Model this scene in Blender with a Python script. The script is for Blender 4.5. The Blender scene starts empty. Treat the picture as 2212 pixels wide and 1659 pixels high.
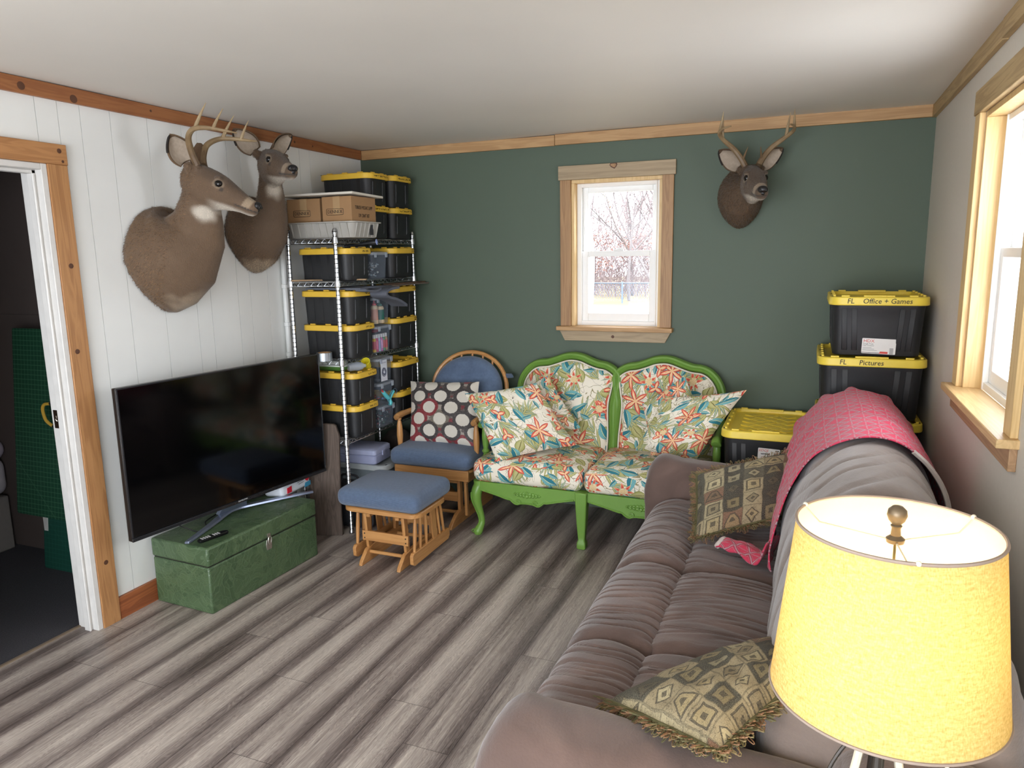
import bpy, bmesh, math, random
import numpy as np
from mathutils import Vector, Matrix, noise as mnoise

# ---------------------------------------------------------------- camera
SC = bpy.context.scene
COL = SC.collection
cam_d = bpy.data.cameras.new('camera')
cam = bpy.data.objects.new('camera', cam_d)
COL.objects.link(cam)
SC.camera = cam
YAW, PITCH, ROLL = -0.38976, -0.175721, -0.0173078
_f = Vector((math.sin(YAW)*math.cos(PITCH), math.cos(YAW)*math.cos(PITCH), math.sin(PITCH)))
_r = Vector((math.cos(YAW), -math.sin(YAW), 0)); _u = _r.cross(_f)
_r2 = math.cos(ROLL)*_r + math.sin(ROLL)*_u
_u2 = -math.sin(ROLL)*_r + math.cos(ROLL)*_u
cam.matrix_world = Matrix((( _r2.x, _u2.x, -_f.x, 2.90698), (_r2.y, _u2.y, -_f.y, -4.41592), (_r2.z, _u2.z, -_f.z, 1.635674), (0, 0, 0, 1)))
cam_d.sensor_width = 36.0
cam_d.lens = 1574.311/2212*36
cam_d.clip_start = 0.02

# ---------------------------------------------------------------- light
SC.view_settings.view_transform = 'Standard'
SC.view_settings.look = 'None'
SC.view_settings.exposure = 0.62
SC.view_settings.gamma = 1.0
SC.view_settings.use_curve_mapping = False
world = bpy.data.worlds.new('overcast_sky')
SC.world = world
world.use_nodes = True
_bg = world.node_tree.nodes['Background']
_bg.inputs[0].default_value = (0.97, 0.965, 1.0, 1)
_bg.inputs[1].default_value = 7.5
try:
    SC.cycles.max_bounces = 14; SC.cycles.diffuse_bounces = 6; SC.cycles.transparent_max_bounces = 16
    SC.cycles.sample_clamp_indirect = 6.0
    SC.cycles.caustics_reflective = False; SC.cycles.caustics_refractive = False
    SC.cycles.use_denoising = True
except Exception:
    pass

def portal(name, loc, direction, sx, sy):
    d = bpy.data.lights.new(name, 'AREA'); d.shape = 'RECTANGLE'; d.size = sx; d.size_y = sy
    d.cycles.is_portal = True
    o = bpy.data.objects.new(name, d); COL.objects.link(o); o.location = loc
    o.rotation_euler = Vector(direction).to_track_quat('-Z', 'Y').to_euler()
    return o
portal('window_portal_back', (1.79, 0.17, 1.63), (0, -1, 0), 0.6, 0.95)
portal('window_portal_right', (3.62, -1.64, 1.60), (-1, 0, 0), 0.8, 1.0)
portal('unseen_window_portal_side', (3.62, -5.35, 1.32), (-1, 0, 0), 1.5, 1.75)
portal('unseen_window_portal_rear', (1.75, -6.32, 1.2), (0, 1, 0), 3.0, 2.15)

# ---------------------------------------------------------------- helpers
R = math.radians
PI = math.pi
def lin(c):
    o = []
    for v in c[:3]:
        v = v/255.0
        o.append(v/12.92 if v <= 0.04045 else ((v+0.055)/1.055)**2.4)
    return (o[0], o[1], o[2], 1.0)

class G:
    """small node-graph builder"""
    def __init__(s, name):
        s.mat = bpy.data.materials.new(name); s.mat.use_nodes = True
        s.nt = s.mat.node_tree; s.nt.nodes.clear()
    def n(s, t, ins=None, **pr):
        nd = s.nt.nodes.new(t)
        for k, v in pr.items(): setattr(nd, k, v)
        for k, v in (ins or {}).items(): s.set(nd.inputs[k], v)
        return nd
    def set(s, sock, v):
        if isinstance(v, bpy.types.NodeSocket): s.nt.links.new(v, sock)
        else:
            if hasattr(sock.default_value, '__len__') and not hasattr(v, '__len__'): v = (v,)*len(sock.default_value)
            if hasattr(sock.default_value, '__len__') and len(sock.default_value) == 3: v = v[:3]
            sock.default_value = v
    def m(s, op, a, b=None, c=None, clamp=False):
        ins = {0: a}
        if b is not None: ins[1] = b
        if c is not None: ins[2] = c
        return s.n('ShaderNodeMath', ins, operation=op, use_clamp=clamp).outputs[0]
    def vm(s, op, a, b=None):
        ins = {0: a}
        if b is not None: ins[1] = b
        nd = s.n('ShaderNodeVectorMath', ins, operation=op)
        return nd.outputs['Value'] if op in ('LENGTH', 'DOT_PRODUCT', 'DISTANCE') else nd.outputs[0]
    def mix(s, f, a, b, blend='MIX'):
        nd = s.n('ShaderNodeMix', data_type='RGBA', blend_type=blend)
        s.set(nd.inputs[0], f); s.set(nd.inputs[6], a); s.set(nd.inputs[7], b)
        return nd.outputs[2]
    def ramp(s, f, stops, interp='LINEAR'):
        nd = s.n('ShaderNodeValToRGB'); s.set(nd.inputs[0], f)
        cr = nd.color_ramp; cr.interpolation = interp
        while len(cr.elements) < len(stops): cr.elements.new(0.5)
        for e, (p, c) in zip(cr.elements, stops):
            e.position = p; e.color = c if hasattr(c, '__len__') else (c, c, c, 1)
        return nd.outputs[0]
    def co(s, kind='Object'): return s.n('ShaderNodeTexCoord').outputs[kind]
    def uv(s): return s.n('ShaderNodeUVMap', uv_map='uv').outputs[0]
    def attr(s, name): return s.n('ShaderNodeAttribute', attribute_name=name)
    def map(s, v, scale=(1, 1, 1), loc=(0, 0, 0), rot=(0, 0, 0)):
        return s.n('ShaderNodeMapping', {'Vector': v, 'Scale': scale, 'Location': loc, 'Rotation': rot}).outputs[0]
    def noise(s, v, scale=5, detail=2, dist=0.0, rough=0.5, out=0):
        return s.n('ShaderNodeTexNoise', {'Vector': v, 'Scale': scale, 'Detail': detail, 'Distortion': dist, 'Roughness': rough}).outputs[out]
    def vor(s, v, scale=5, rnd=1.0, feature='F1'):
        return s.n('ShaderNodeTexVoronoi', {'Vector': v, 'Scale': scale, 'Randomness': rnd}, feature=feature)
    def sep(s, v):
        nd = s.n('ShaderNodeSeparateXYZ', {0: v}); return nd.outputs[0], nd.outputs[1], nd.outputs[2]
    def comb(s, x, y, z=0.0): return s.n('ShaderNodeCombineXYZ', {0: x, 1: y, 2: z}).outputs[0]
    def step(s, v, lo, hi):   # smooth 0..1
        return s.n('ShaderNodeMapRange', {0: v, 1: lo, 2: hi}, interpolation_type='SMOOTHSTEP').outputs[0]
    def bump(s, h, strength=0.3, dist=0.01, normal=None):
        ins = {'Height': h, 'Strength': strength, 'Distance': dist}
        if normal is not None: ins['Normal'] = normal
        return s.n('ShaderNodeBump', ins).outputs[0]
    def out(s, col, rough=0.6, metal=0.0, normal=None, **kw):
        b = s.n('ShaderNodeBsdfPrincipled'); s.set(b.inputs['Base Color'], col)
        s.set(b.inputs['Roughness'], rough); s.set(b.inputs['Metallic'], metal)
        if normal is not None: s.set(b.inputs['Normal'], normal)
        for k, v in kw.items(): s.set(b.inputs[k.replace('_', ' ')], v)
        s.surf(b.outputs[0]); return s.mat
    def surf(s, sh):
        o = s.n('ShaderNodeOutputMaterial'); s.nt.links.new(sh, o.inputs[0]); return s.mat

def plain(name, col, rough=0.5, metal=0.0, var=0.06, scale=30, bump=0.0, **kw):
    g = G(name); c = lin(col); v = g.co()
    nz = g.noise(v, scale, 3)
    a = tuple(x*(1-var*2) for x in c[:3])+(1,); b = tuple(min(1, x*(1+var*2)) for x in c[:3])+(1,)
    nm = g.bump(nz, bump, 0.004) if bump else None
    return g.out(g.mix(nz, a, b), rough, metal, nm, **kw)

def wood(name, light, dark, axis=0, rough=0.5, knots=0.0, knotcol=(80, 48, 28), ring=9.0, seed=0.0, patch=None):
    g = G(name); v = g.co()
    oi = g.n('ShaderNodeObjectInfo').outputs['Random']
    off = g.comb(g.m('MULTIPLY', oi, 7.3), g.m('MULTIPLY_ADD', oi, 3.1, seed), g.m('MULTIPLY', oi, 5.7))
    v = g.vm('ADD', v, off)
    sc = [26.0, 26.0, 26.0]; sc[axis] = 1.6
    st = g.map(v, sc)
    n1 = g.noise(st, 1.0, 4, 1.2)
    sc2 = [160.0, 160.0, 160.0]; sc2[axis] = 6.0
    n2 = g.noise(g.map(v, sc2), 1.0, 2)
    wv = g.m('SINE', g.m('MULTIPLY', n1, ring*3))
    f = g.m('ADD', g.m('MULTIPLY', g.m('MULTIPLY_ADD', wv, 0.5, 0.5), 0.45), g.m('ADD', g.m('MULTIPLY', n1, 0.5), g.m('MULTIPLY', n2, 0.18)), clamp=True)
    col = g.mix(f, lin(dark), lin(light))
    big = g.noise(v, 3.0, 2)
    col = g.mix(g.m('MULTIPLY', g.step(big, 0.45, 0.75), 0.45), col, g.mix(0.5, col, lin(dark if patch is None else patch)))
    if knots:
        ks = [6.0, 6.0, 6.0]; ks[axis] = 2.4
        vo = g.vor(g.map(v, ks), 1.0)
        d = g.m('ADD', vo.outputs['Distance'], g.m('MULTIPLY', g.noise(v, 40, 2), 0.05))
        sel = g.m('LESS_THAN', g.sep(vo.outputs['Color'])[0], knots)
        k = g.m('MULTIPLY', g.m('SUBTRACT', 1.0, g.step(d, 0.06, 0.14)), sel)
        col = g.mix(k, col, lin(knotcol))
    return g.out(col, rough, 0.0, g.bump(g.m('ADD', n1, n2), 0.12, 0.003))

class MB:
    """collects shapes that become one mesh object"""
    def __init__(s): s.v = []; s.f = []; s.uv = {}; s.sm = []
    def add(s, vs, fs, uvs=None, smooth=True):
        o = len(s.v); s.v.extend([tuple(x) for x in vs])
        for f in fs: s.f.append(tuple(i+o for i in f)); s.sm.append(smooth)
        if uvs is not None:
            for i, u in enumerate(uvs): s.uv[o+i] = (u[0], u[1])
        return s
    def box(s, c, size, rot=None):
        hx, hy, hz = size[0]/2, size[1]/2, size[2]/2
        vs = [Vector((x, y, z)) for x in (-hx, hx) for y in (-hy, hy) for z in (-hz, hz)]
        if rot is not None: vs = [rot @ q for q in vs]
        c = Vector(c); vs = [q+c for q in vs]
        return s.add(vs, [(0, 1, 3, 2), (4, 6, 7, 5), (0, 4, 5, 1), (2, 3, 7, 6), (0, 2, 6, 4), (1, 5, 7, 3)], smooth=False)
    def b2(s, x0, x1, y0, y1, z0, z1): return s.box(((x0+x1)/2, (y0+y1)/2, (z0+z1)/2), (abs(x1-x0), abs(y1-y0), abs(z1-z0)))
    def bar(s, p0, p1, w, t, side=(0, 0, 1)):   # straight bar, width w along 'side', thickness t
        p0, p1 = Vector(p0), Vector(p1); d = (p1-p0).normalized(); sd = Vector(side)
        sd = (sd-d*sd.dot(d))
        if sd.length < 1e-6: sd = d.orthogonal()
        sd.normalize(); up = d.cross(sd)
        m = Matrix((d, sd, up)).transposed()
        return s.box((p0+p1)/2, ((p1-p0).length, w, t), m)
    def loft(s, rings, close=True, cap=True, uvs=None):
        n = len(rings[0]); vs = [q for r in rings for q in r]; fs = []
        for i in range(len(rings)-1):
            for j in range(n if close else n-1):
                k = (j+1) % n; fs.append((i*n+j, i*n+k, (i+1)*n+k, (i+1)*n+j))
        if cap and close:
            fs.append(tuple(range(n-1, -1, -1))); fs.append(tuple((len(rings)-1)*n+j for j in range(n)))
        return s.add(vs, fs, uvs)
    def tube(s, pts, r, n=8, cap=True, flat=1.0):
        pts = [Vector(q) for q in pts]; m = len(pts)
        rr = r if hasattr(r, '__len__') else [r]*m
        rings = []; nv = None
        for i in range(m):
            t = (pts[min(i+1, m-1)]-pts[max(i-1, 0)])
            if t.length < 1e-9: t = Vector((0, 0, 1))
            t.normalize()
            nv = t.orthogonal() if nv is None else (nv-t*nv.dot(t))
            if nv.length < 1e-6: nv = t.orthogonal()
            nv.normalize(); bv = t.cross(nv)
            rings.append([pts[i]+(nv*math.cos(a)+bv*math.sin(a)*flat)*rr[i] for a in [2*PI*k/n for k in range(n)]])
        return s.loft(rings, True, cap)
    def lathe(s, prof, n=20, o=(0, 0, 0), axis=None):
        o = Vector(o); rings = []
        q = Vector((0, 0, 1)).rotation_difference(Vector(axis)) if axis else None
        for r, z in prof:
            ring = [Vector((r*math.cos(2*PI*k/n), r*math.sin(2*PI*k/n), z)) for k in range(n)]
            if q: ring = [q @ p for p in ring]
            rings.append([p+o for p in ring])
        return s.loft(rings)
    def prism(s, poly, a, b, fn):   # poly: 2-D outline, fn(u,v,w) -> 3-D
        n = len(poly)
        vs = [fn(u, v, a) for u, v in poly]+[fn(u, v, b) for u, v in poly]
        fs = [tuple(range(n-1, -1, -1)), tuple(range(n, 2*n))]+[(i, (i+1) % n, n+(i+1) % n, n+i) for i in range(n)]
        return s.add(vs, fs)
    def grid(s, nu, nv, fn, uvfn=None, closeu=False):
        vs = []; uvs = []
        for j in range(nv):
            for i in range(nu):
                u = i/(nu if closeu else nu-1); v = j/(nv-1)
                vs.append(fn(u, v)); uvs.append(uvfn(u, v) if uvfn else (u, v))
        fs = []
        for j in range(nv-1):
            for i in range(nu if closeu else nu-1):
                k = (i+1) % nu; fs.append((j*nu+i, j*nu+k, (j+1)*nu+k, (j+1)*nu+i))
        return s.add(vs, fs, uvs)
    def ball(s, c, r, n=12, m=8, rot=None):
        r = r if hasattr(r, '__len__') else (r, r, r); c = Vector(c); rings = []
        for j in range(m+1):
            t = PI*(0.02+0.96*j/m)
            ring = [Vector((r[0]*math.sin(t)*math.cos(2*PI*k/n), r[1]*math.sin(t)*math.sin(2*PI*k/n), -r[2]*math.cos(t))) for k in range(n)]
            if rot is not None: ring = [rot @ p for p in ring]
            rings.append([p+c for p in ring])
        return s.loft(rings)
    def rbox(s, c, size, r, n=12, crown=0.0, side=0.0, rot=None, fn=None):   # soft cushion block
        hx, hy, hz = size[0]/2, size[1]/2, size[2]/2; c = Vector(c)
        def sub(h): # sample positions with the corner zones refined
            rr = min(r, h); k = 4
            a = [-h+rr*(1-math.cos(PI/2*i/k)) for i in range(k)]
            mid = [-h+rr+(2*h-2*rr)*i/n for i in range(n+1)] if h > rr else [0.0]
            return a+mid+[-x for x in reversed(a)]
        X, Y, Z = sub(hx), sub(hy), sub(hz)
        def P(x, y, z):
            p = Vector((x, y, z)); q = Vector((max(-hx+min(r, hx), min(hx-min(r, hx), x)), max(-hy+min(r, hy), min(hy-min(r, hy), y)), max(-hz+min(r, hz), min(hz-min(r, hz), z))))
            d = p-q
            if d.length > 1e-7:
                d.normalize(); p = q+Vector((d.x*min(r, hx), d.y*min(r, hy), d.z*min(r, hz)))
            e = (1-(x/hx)**2)*(1-(y/hy)**2)
            if z > 0: p.z += crown*e*(z/hz)
            if side: p.x *= 1+side*(1-(z/hz)**2)*(1-(y/hy)**2); p.y *= 1+side*(1-(z/hz)**2)*(1-(x/hx)**2)
            if fn: p = fn(p)
            if rot is not None: p = rot @ p
            return p+c
        def face(A, Bb, f, flip):
            na, nb = len(A), len(Bb); vs = [f(a, b) for b in Bb for a in A]
            uvs = [(a, b) for b in Bb for a in A]
            fs = [(j*na+i, j*na+i+1, (j+1)*na+i+1, (j+1)*na+i) for j in range(nb-1) for i in range(na-1)]
            if flip: fs = [tuple(reversed(q)) for q in fs]
            s.add(vs, fs, uvs)
        face(X, Y, lambda a, b: P(a, b, hz), False); face(X, Y, lambda a, b: P(a, b, -hz), True)
        face(X, Z, lambda a, b: P(a, -hy, b), False); face(X, Z, lambda a, b: P(a, hy, b), True)
        face(Y, Z, lambda a, b: P(hx, a, b), False); face(Y, Z, lambda a, b: P(-hx, a, b), True)
        s.weld = True
        return s
    def build(s, name, mat, parent=None, bevel=0.0, smooth=True, angle=38, weld=False, seg=2):
        me = bpy.data.meshes.new(name); me.from_pydata([tuple(q) for q in s.v], [], s.f)
        if s.uv:
            ul = me.uv_layers.new(name='uv')
            vi = np.zeros(len(me.loops), np.int32); me.loops.foreach_get('vertex_index', vi)
            tab = np.zeros((len(s.v), 2), np.float32)
            for i, u in s.uv.items(): tab[i] = u
            ul.data.foreach_set('uv', tab[vi].ravel())
        if weld or getattr(s, 'weld', False):
            bm = bmesh.new(); bm.from_mesh(me); bmesh.ops.remove_doubles(bm, verts=bm.verts, dist=1e-5)
            bmesh.ops.recalc_face_normals(bm, faces=bm.faces); bm.to_mesh(me); bm.free()
        else:
            bm = bmesh.new(); bm.from_mesh(me); bmesh.ops.recalc_face_normals(bm, faces=bm.faces); bm.to_mesh(me); bm.free()
        return mesh_obj(name, me, mat, parent, bevel, smooth, angle, seg)

def mesh_obj(name, me, mat, parent=None, bevel=0.0, smooth=True, angle=38, seg=2):
    if mat is not None and not me.materials: me.materials.append(mat)
    if smooth:
        me.polygons.foreach_set('use_smooth', [True]*len(me.polygons))
        me.set_sharp_from_angle(angle=R(angle))
    o = bpy.data.objects.new(name, me); COL.objects.link(o)
    if parent is not None: o.parent = parent
    if bevel:
        b = o.modifiers.new('bevel', 'BEVEL'); b.width = bevel; b.segments = seg; b.limit_method = 'ANGLE'; b.angle_limit = R(40)
        b.harden_normals = False
    return o

def tag(o, label=None, cat=None, group=None, kind=None):
    if label: o['label'] = label
    if cat: o['category'] = cat
    if group: o['group'] = group
    if kind: o['kind'] = kind
    return o
def thing(name, label, cat, loc=(0, 0, 0), rz=0.0, group=None):
    o = bpy.data.objects.new(name, None); COL.objects.link(o); o.empty_display_size = 0.05
    o.location = loc; o.rotation_euler = (0, 0, rz)
    return tag(o, label, cat, group)
def struct(name, mb, mat, parent=None, bevel=0.0):
    o = mb.build(name, mat, parent, bevel)
    if parent is None: o['kind'] = 'structure'
    return o
def text(s, size, mat, parent, M4, name='lettering', shear=0.0, sx=1.0, align='CENTER', space=1.0, ext=0.0002):
    cu = bpy.data.curves.new(name, 'FONT'); cu.body = s; cu.size = size; cu.shear = shear
    cu.align_x = align; cu.align_y = 'CENTER'; cu.extrude = ext; cu.space_character = space; cu.resolution_u = 2
    t = bpy.data.objects.new(name, cu); COL.objects.link(t)
    dg = bpy.context.evaluated_depsgraph_get()
    me = bpy.data.meshes.new_from_object(t.evaluated_get(dg)); bpy.data.objects.remove(t); bpy.data.curves.remove(cu)
    me.name = name
    me.transform(M4 @ Matrix.Diagonal((sx, 1, 1, 1)))
    me.materials.clear()
    return mesh_obj(name, me, mat, parent, 0, False)
def frame(o, x, y):     # 4x4 with local X along x, local Y along y, at o
    x = Vector(x).normalized(); y = Vector(y); y = (y-x*y.dot(x)).normalized(); z = x.cross(y)
    return Matrix(((x.x, y.x, z.x, o[0]), (x.y, y.y, z.y, o[1]), (x.z, y.z, z.z, o[2]), (0, 0, 0, 1)))
def spline(pts, n):     # Catmull-Rom through tuples
    out = []; m = len(pts); P = [np.array(q, float) for q in pts]
    for i in range(m-1):
        p0, p1, p2, p3 = P[max(i-1, 0)], P[i], P[i+1], P[min(i+2, m-1)]
        for k in range(n):
            t = k/n
            out.append(0.5*((2*p1)+(-p0+p2)*t+(2*p0-5*p1+4*p2-p3)*t*t+(-p0+3*p1-3*p2+p3)*t**3))
    out.append(P[-1]); return [tuple(q) for q in out]
def rr2(w, d, r, k=4):  # rounded rectangle outline
    o = []
    for cx, cy, a in ((w/2-r, d/2-r, 0), (-w/2+r, d/2-r, 90), (-w/2+r, -d/2+r, 180), (w/2-r, -d/2+r, 270)):
        for i in range(k+1):
            t = R(a+90*i/k); o.append((cx+r*math.cos(t), cy+r*math.sin(t)))
    return o
rnd = random.Random(7)
# ---------------------------------------------------------------- materials of the room
W = 3.451; H = 2.352; YR = -6.2
M = {}
M['white_panel'] = plain('white_painted_panelling', (226, 227, 224), 0.55, var=0.02, scale=6, bump=0.05)
M['green_paint'] = plain('dark_green_wall_paint', (78, 92, 77), 0.6, var=0.02, scale=200, bump=0.06)
M['greige_paint'] = plain('pale_grey_wall_paint', (208, 201, 189), 0.65, var=0.02, scale=60, bump=0.05)
M['ceiling_paint'] = plain('ceiling_paint', (222, 218, 210), 0.6, var=0.015, scale=3, bump=0.08)
M['pine_red'] = wood('reddish_pine_trim', (160, 106, 64), (128, 76, 44), 1, 0.5, 0.25, (70, 36, 22))
M['pine_blond'] = wood('blond_pine_trim', (190, 154, 108), (158, 118, 76), 0, 0.55, 0.12, (112, 74, 44))
M['pine_grey_y'] = wood('greyish_pine_trim', (190, 164, 118), (150, 124, 88), 1, 0.55, 0.1, (96, 76, 54))
M['pine_amber_z'] = wood('amber_pine_casing', (186, 138, 90), (146, 100, 62), 2, 0.45, 0.14, (96, 52, 28))
M['pine_amber_y'] = wood('amber_pine_header', (184, 134, 86), (148, 100, 60), 1, 0.45, 0.2, (84, 48, 28))
M['pine_tan_z'] = wood('tan_pine_casing', (172, 134, 92), (134, 98, 62), 2, 0.5, 0.06, (110, 70, 44))
M['pine_weather_x'] = wood('weathered_pine_board', (176, 156, 126), (140, 122, 96), 0, 0.6, 0.0)
M['pine_pale_z'] = wood('pale_pine_jamb', (226, 196, 142), (200, 164, 108), 2, 0.45, 0.08, (130, 84, 50))
M['pine_pale_y'] = wood('pale_pine_stool', (220, 188, 136), (192, 156, 106), 1, 0.4, 0.05, (130, 84, 50))
M['knot'] = plain('dark_pine_knot', (84, 52, 34), 0.6)
M['vinyl'] = plain('white_window_vinyl', (236, 236, 234), 0.35, var=0.01)
M['jamb_paint'] = plain('chipped_white_jamb_paint', (208, 206, 202), 0.5, var=0.05, scale=18, bump=0.1)
def glass_mat(name, tint=(250, 253, 255), r=0.0):
    g = G(name)
    fr = g.m('MULTIPLY', g.n('ShaderNodeFresnel', {'IOR': 1.45}).outputs[0], 0.3)
    tr = g.n('ShaderNodeBsdfTransparent', {'Color': lin(tint)}).outputs[0]
    gl = g.n('ShaderNodeBsdfGlossy', {'Roughness': r}).outputs[0]
    mx = g.n('ShaderNodeMixShader', {0: fr}); g.nt.links.new(tr, mx.inputs[1]); g.nt.links.new(gl, mx.inputs[2])
    return g.surf(mx.outputs[0])
M['glass'] = glass_mat('window_glass')

# floor: every plank is a face block with its own grain, joints where the photograph shows them
def floor_mat():
    g = G('grey_oak_laminate'); uv = g.uv(); u, v, _ = g.sep(uv)   # u = plank number + place across it, v = metres along it
    idx = g.m('FLOOR', u); w = g.m('SUBTRACT', u, idx)
    rn = g.n('ShaderNodeTexWhiteNoise', {'W': idx}, noise_dimensions='1D').outputs[0]
    p = g.comb(g.m('MULTIPLY', w, 0.174), v, g.m('MULTIPLY', rn, 40.0))
    n_long = g.noise(g.map(p, (15, 0.9, 1)), 1.0, 3, 0.8); gx, gy, _ = g.sep(g.co()); n_wide = g.noise(g.comb(g.m('MULTIPLY', gx, 5.2), g.m('MULTIPLY', gy, 0.55)), 1.0, 2, 0.6)
    n_fine = g.noise(g.map(p, (150, 5, 1)), 1.0, 3, 1.0)
    n_cath = g.noise(g.map(p, (28, 2.6, 1)), 1.0, 2, 2.5)
    rings = g.m('MULTIPLY_ADD', g.m('SINE', g.m('MULTIPLY', n_cath, 70.0)), 0.5, 0.5)
    edge = g.m('ABSOLUTE', g.m('SUBTRACT', g.m('ADD', w, g.m('MULTIPLY', g.m('SUBTRACT', n_long, 0.5), 0.7)), 0.5))
    band = g.step(edge, 0.08, 0.5)
    tone = g.m('ADD', g.m('ADD', g.m('MULTIPLY', n_long, 0.50), g.m('MULTIPLY', g.m('SUBTRACT', n_wide, 0.5), 0.75)), g.m('MULTIPLY_ADD', g.m('SUBTRACT', 1.0, band), 0.44, 0.06))
    tone = g.m('ADD', tone, g.m('MULTIPLY', g.m('SUBTRACT', n_fine, 0.5), 0.62))
    tone = g.m('ADD', tone, g.m('MULTIPLY', g.m('SUBTRACT', rings, 0.5), 0.16))
    tone = g.m('ADD', tone, g.m('MULTIPLY', g.m('SUBTRACT', rn, 0.5), 0.05))
    col = g.ramp(tone, [(0.10, lin((78, 68, 64))), (0.40, lin((118, 107, 102))), (0.68, lin((159, 148, 140))), (1.0, lin((198, 188, 177)))])
    h = g.m('ADD', g.m('MULTIPLY', rings, 0.5), n_fine)
    return g.out(col, g.m('MULTIPLY_ADD', n_fine, 0.16, 0.34), 0.0, g.bump(h, 0.16, 0.003), Specular_IOR_Level=0.42)
M['laminate'] = floor_mat()
M['plank_gap'] = plain('dark_plank_joint', (46, 42, 40), 0.7)

fl = MB(); PW = 0.1735; X0 = 1.3455
known = {-5: -2.545, -4: -2.10, -3: -1.868, -2: -2.318, -1: -2.745, 0: -1.637, 1: -2.292, 2: -1.21, 3: -1.836}
for i in range(-9, 13):
    xa, xb = X0+i*PW, X0+(i+1)*PW
    xa, xb = max(xa, -0.099), min(xb, W+0.02)
    if xb <= xa: continue
    ys = [YR]
    y0 = known.get(i, rnd.uniform(-2.6, -1.2)); y = y0-1.285*6
    while y < 0.02:
        if y > YR: ys.append(y)
        y += 1.285
    if i == -1: ys.append(-1.221)
    ys = sorted(ys)+[0.02]
    for a, b in zip(ys[:-1], ys[1:]):
        s_ = rnd.uniform(0, 50); id_ = rnd.randint(0, 900)
        e = 0.0007; q = [(xa+e, a+e), (xb-e, a+e), (xb-e, b-e), (xa+e, b-e)]
        fl.add([(x, yy, 0.0) for x, yy in q], [(0, 1, 2, 3)], [(id_+min(0.999, max(0.001, (x-X0-i*PW)/PW)), yy+s_) for x, yy in q])
fo = struct('floor', fl, M['laminate'])
fo.data.materials.append(M['plank_gap'])
bm = bmesh.new(); bm.from_mesh(fo.data)
vs = [bm.verts.new(p) for p in ((-0.1, YR, -0.0012), (W+0.1, YR, -0.0012), (W+0.1, 0.1, -0.0012), (-0.1, 0.1, -0.0012))]
fc = bm.faces.new(vs); fc.material_index = 1
vs = [bm.verts.new(p) for p in ((-0.1, YR, -0.1), (W+0.1, YR, -0.1), (W+0.1, 0.1, -0.1), (-0.1, 0.1, -0.1))]
fc = bm.faces.new(vs); fc.material_index = 1
bm.normal_update(); bm.to_mesh(fo.data); bm.free()
fl_flip = [p for p in fo.data.polygons if p.normal.z < 0]
if fl_flip:
    bm = bmesh.new(); bm.from_mesh(fo.data); bmesh.ops.reverse_faces(bm, faces=[f for f in bm.faces if f.normal.z < 0]); bm.to_mesh(fo.data); bm.free()

ce = MB()
NX, NY = 24, 44
def ceil_pt(u, v):
    x = -0.15+(W+0.3)*u; y = YR-0.1+(0.3-YR)*v
    return (x, y, H+0.006*mnoise.noise(Vector((x*1.3, y*1.3, 3.1))) - 0.004*math.sin(x*2.6))
ce.grid(NX, NY, ceil_pt)
ce.b2(-0.2, W+0.2, YR-0.2, 0.2, H+0.03, H+0.12)
struct('ceiling', ce, M['ceiling_paint'])

# walls (with real openings)
def wall_with_hole(a0, a1, z0, z1, holes, fn, t0, t1):
    mb = MB(); cuts = sorted(holes)
    c = a0
    def blk(p, q, r, s_):
        if q-p > 1e-4 and s_-r > 1e-4:
            vs = [fn(u, w, z) for u in (p, q) for w in (t0, t1) for z in (r, s_)]
            mb.add(vs, [(0, 1, 3, 2), (4, 6, 7, 5), (0, 4, 5, 1), (2, 3, 7, 6), (0, 2, 6, 4), (1, 5, 7, 3)], smooth=False)
    for h0, h1, hz0, hz1 in cuts:
        blk(c, h0, z0, z1); blk(h0, h1, z0, hz0); blk(h0, h1, hz1, z1); c = h1
    blk(c, a1, z0, z1)
    return mb
BW = (1.512, 2.067, 1.185, 2.072)           # back window opening x0,x1,z0,z1
RW = (-2.02, -1.265, 1.115, 2.10)           # right window opening y0,y1,z0,z1
struct('wall_back', wall_with_hole(-0.12, W+0.12, -0.1, H+0.05, [(BW[0]-0.004, BW[1]+0.004, BW[2]-0.027, BW[3]+0.007)], lambda u, w, z: (u, w, z), 0.0, 0.14), M['green_paint'])
struct('wall_right', wall_with_hole(YR, 0.0, -0.1, H+0.05, [(-6.05, -4.65, 0.5, 2.15), (RW[0]-0.004, RW[1]+0.004, RW[2]-0.027, RW[3]+0.007)], lambda u, w, z: (w, u, z), W, W+0.14), M['greige_paint'])
struct('wall_rear', wall_with_hole(-0.12, W+0.12, -0.1, H+0.05, [(0.3, 3.2, 0.1, 2.25)], lambda u, w, z: (u, w, z), YR-0.14, YR), M['greige_paint'])
lw = wall_with_hole(YR, 0.0, -0.1, H+0.05, [(-3.12, -2.30, -0.1, 2.025)], lambda u, w, z: (w, u, z), -0.108, -0.006)
gy = [YR, -5.8, -5.2, -4.8, -4.2, -3.8, -3.4, -3.2, -3.12, -2.30, -2.205, -2.104, -1.958, -1.761, -1.561, -1.463, -1.264, -1.166, -1.02, -0.86, -0.66, -0.56, -0.36, -0.21, 0.0]
for a, b in zip(gy[:-1], gy[1:]):
    z0 = 2.025 if (a, b) == (-3.12, -2.30) else 0.0
    lw.b2(-0.006, 0.0, a+0.0015, b-0.0015, z0, H)
struct('wall_left', lw, M['white_panel'])

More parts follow.
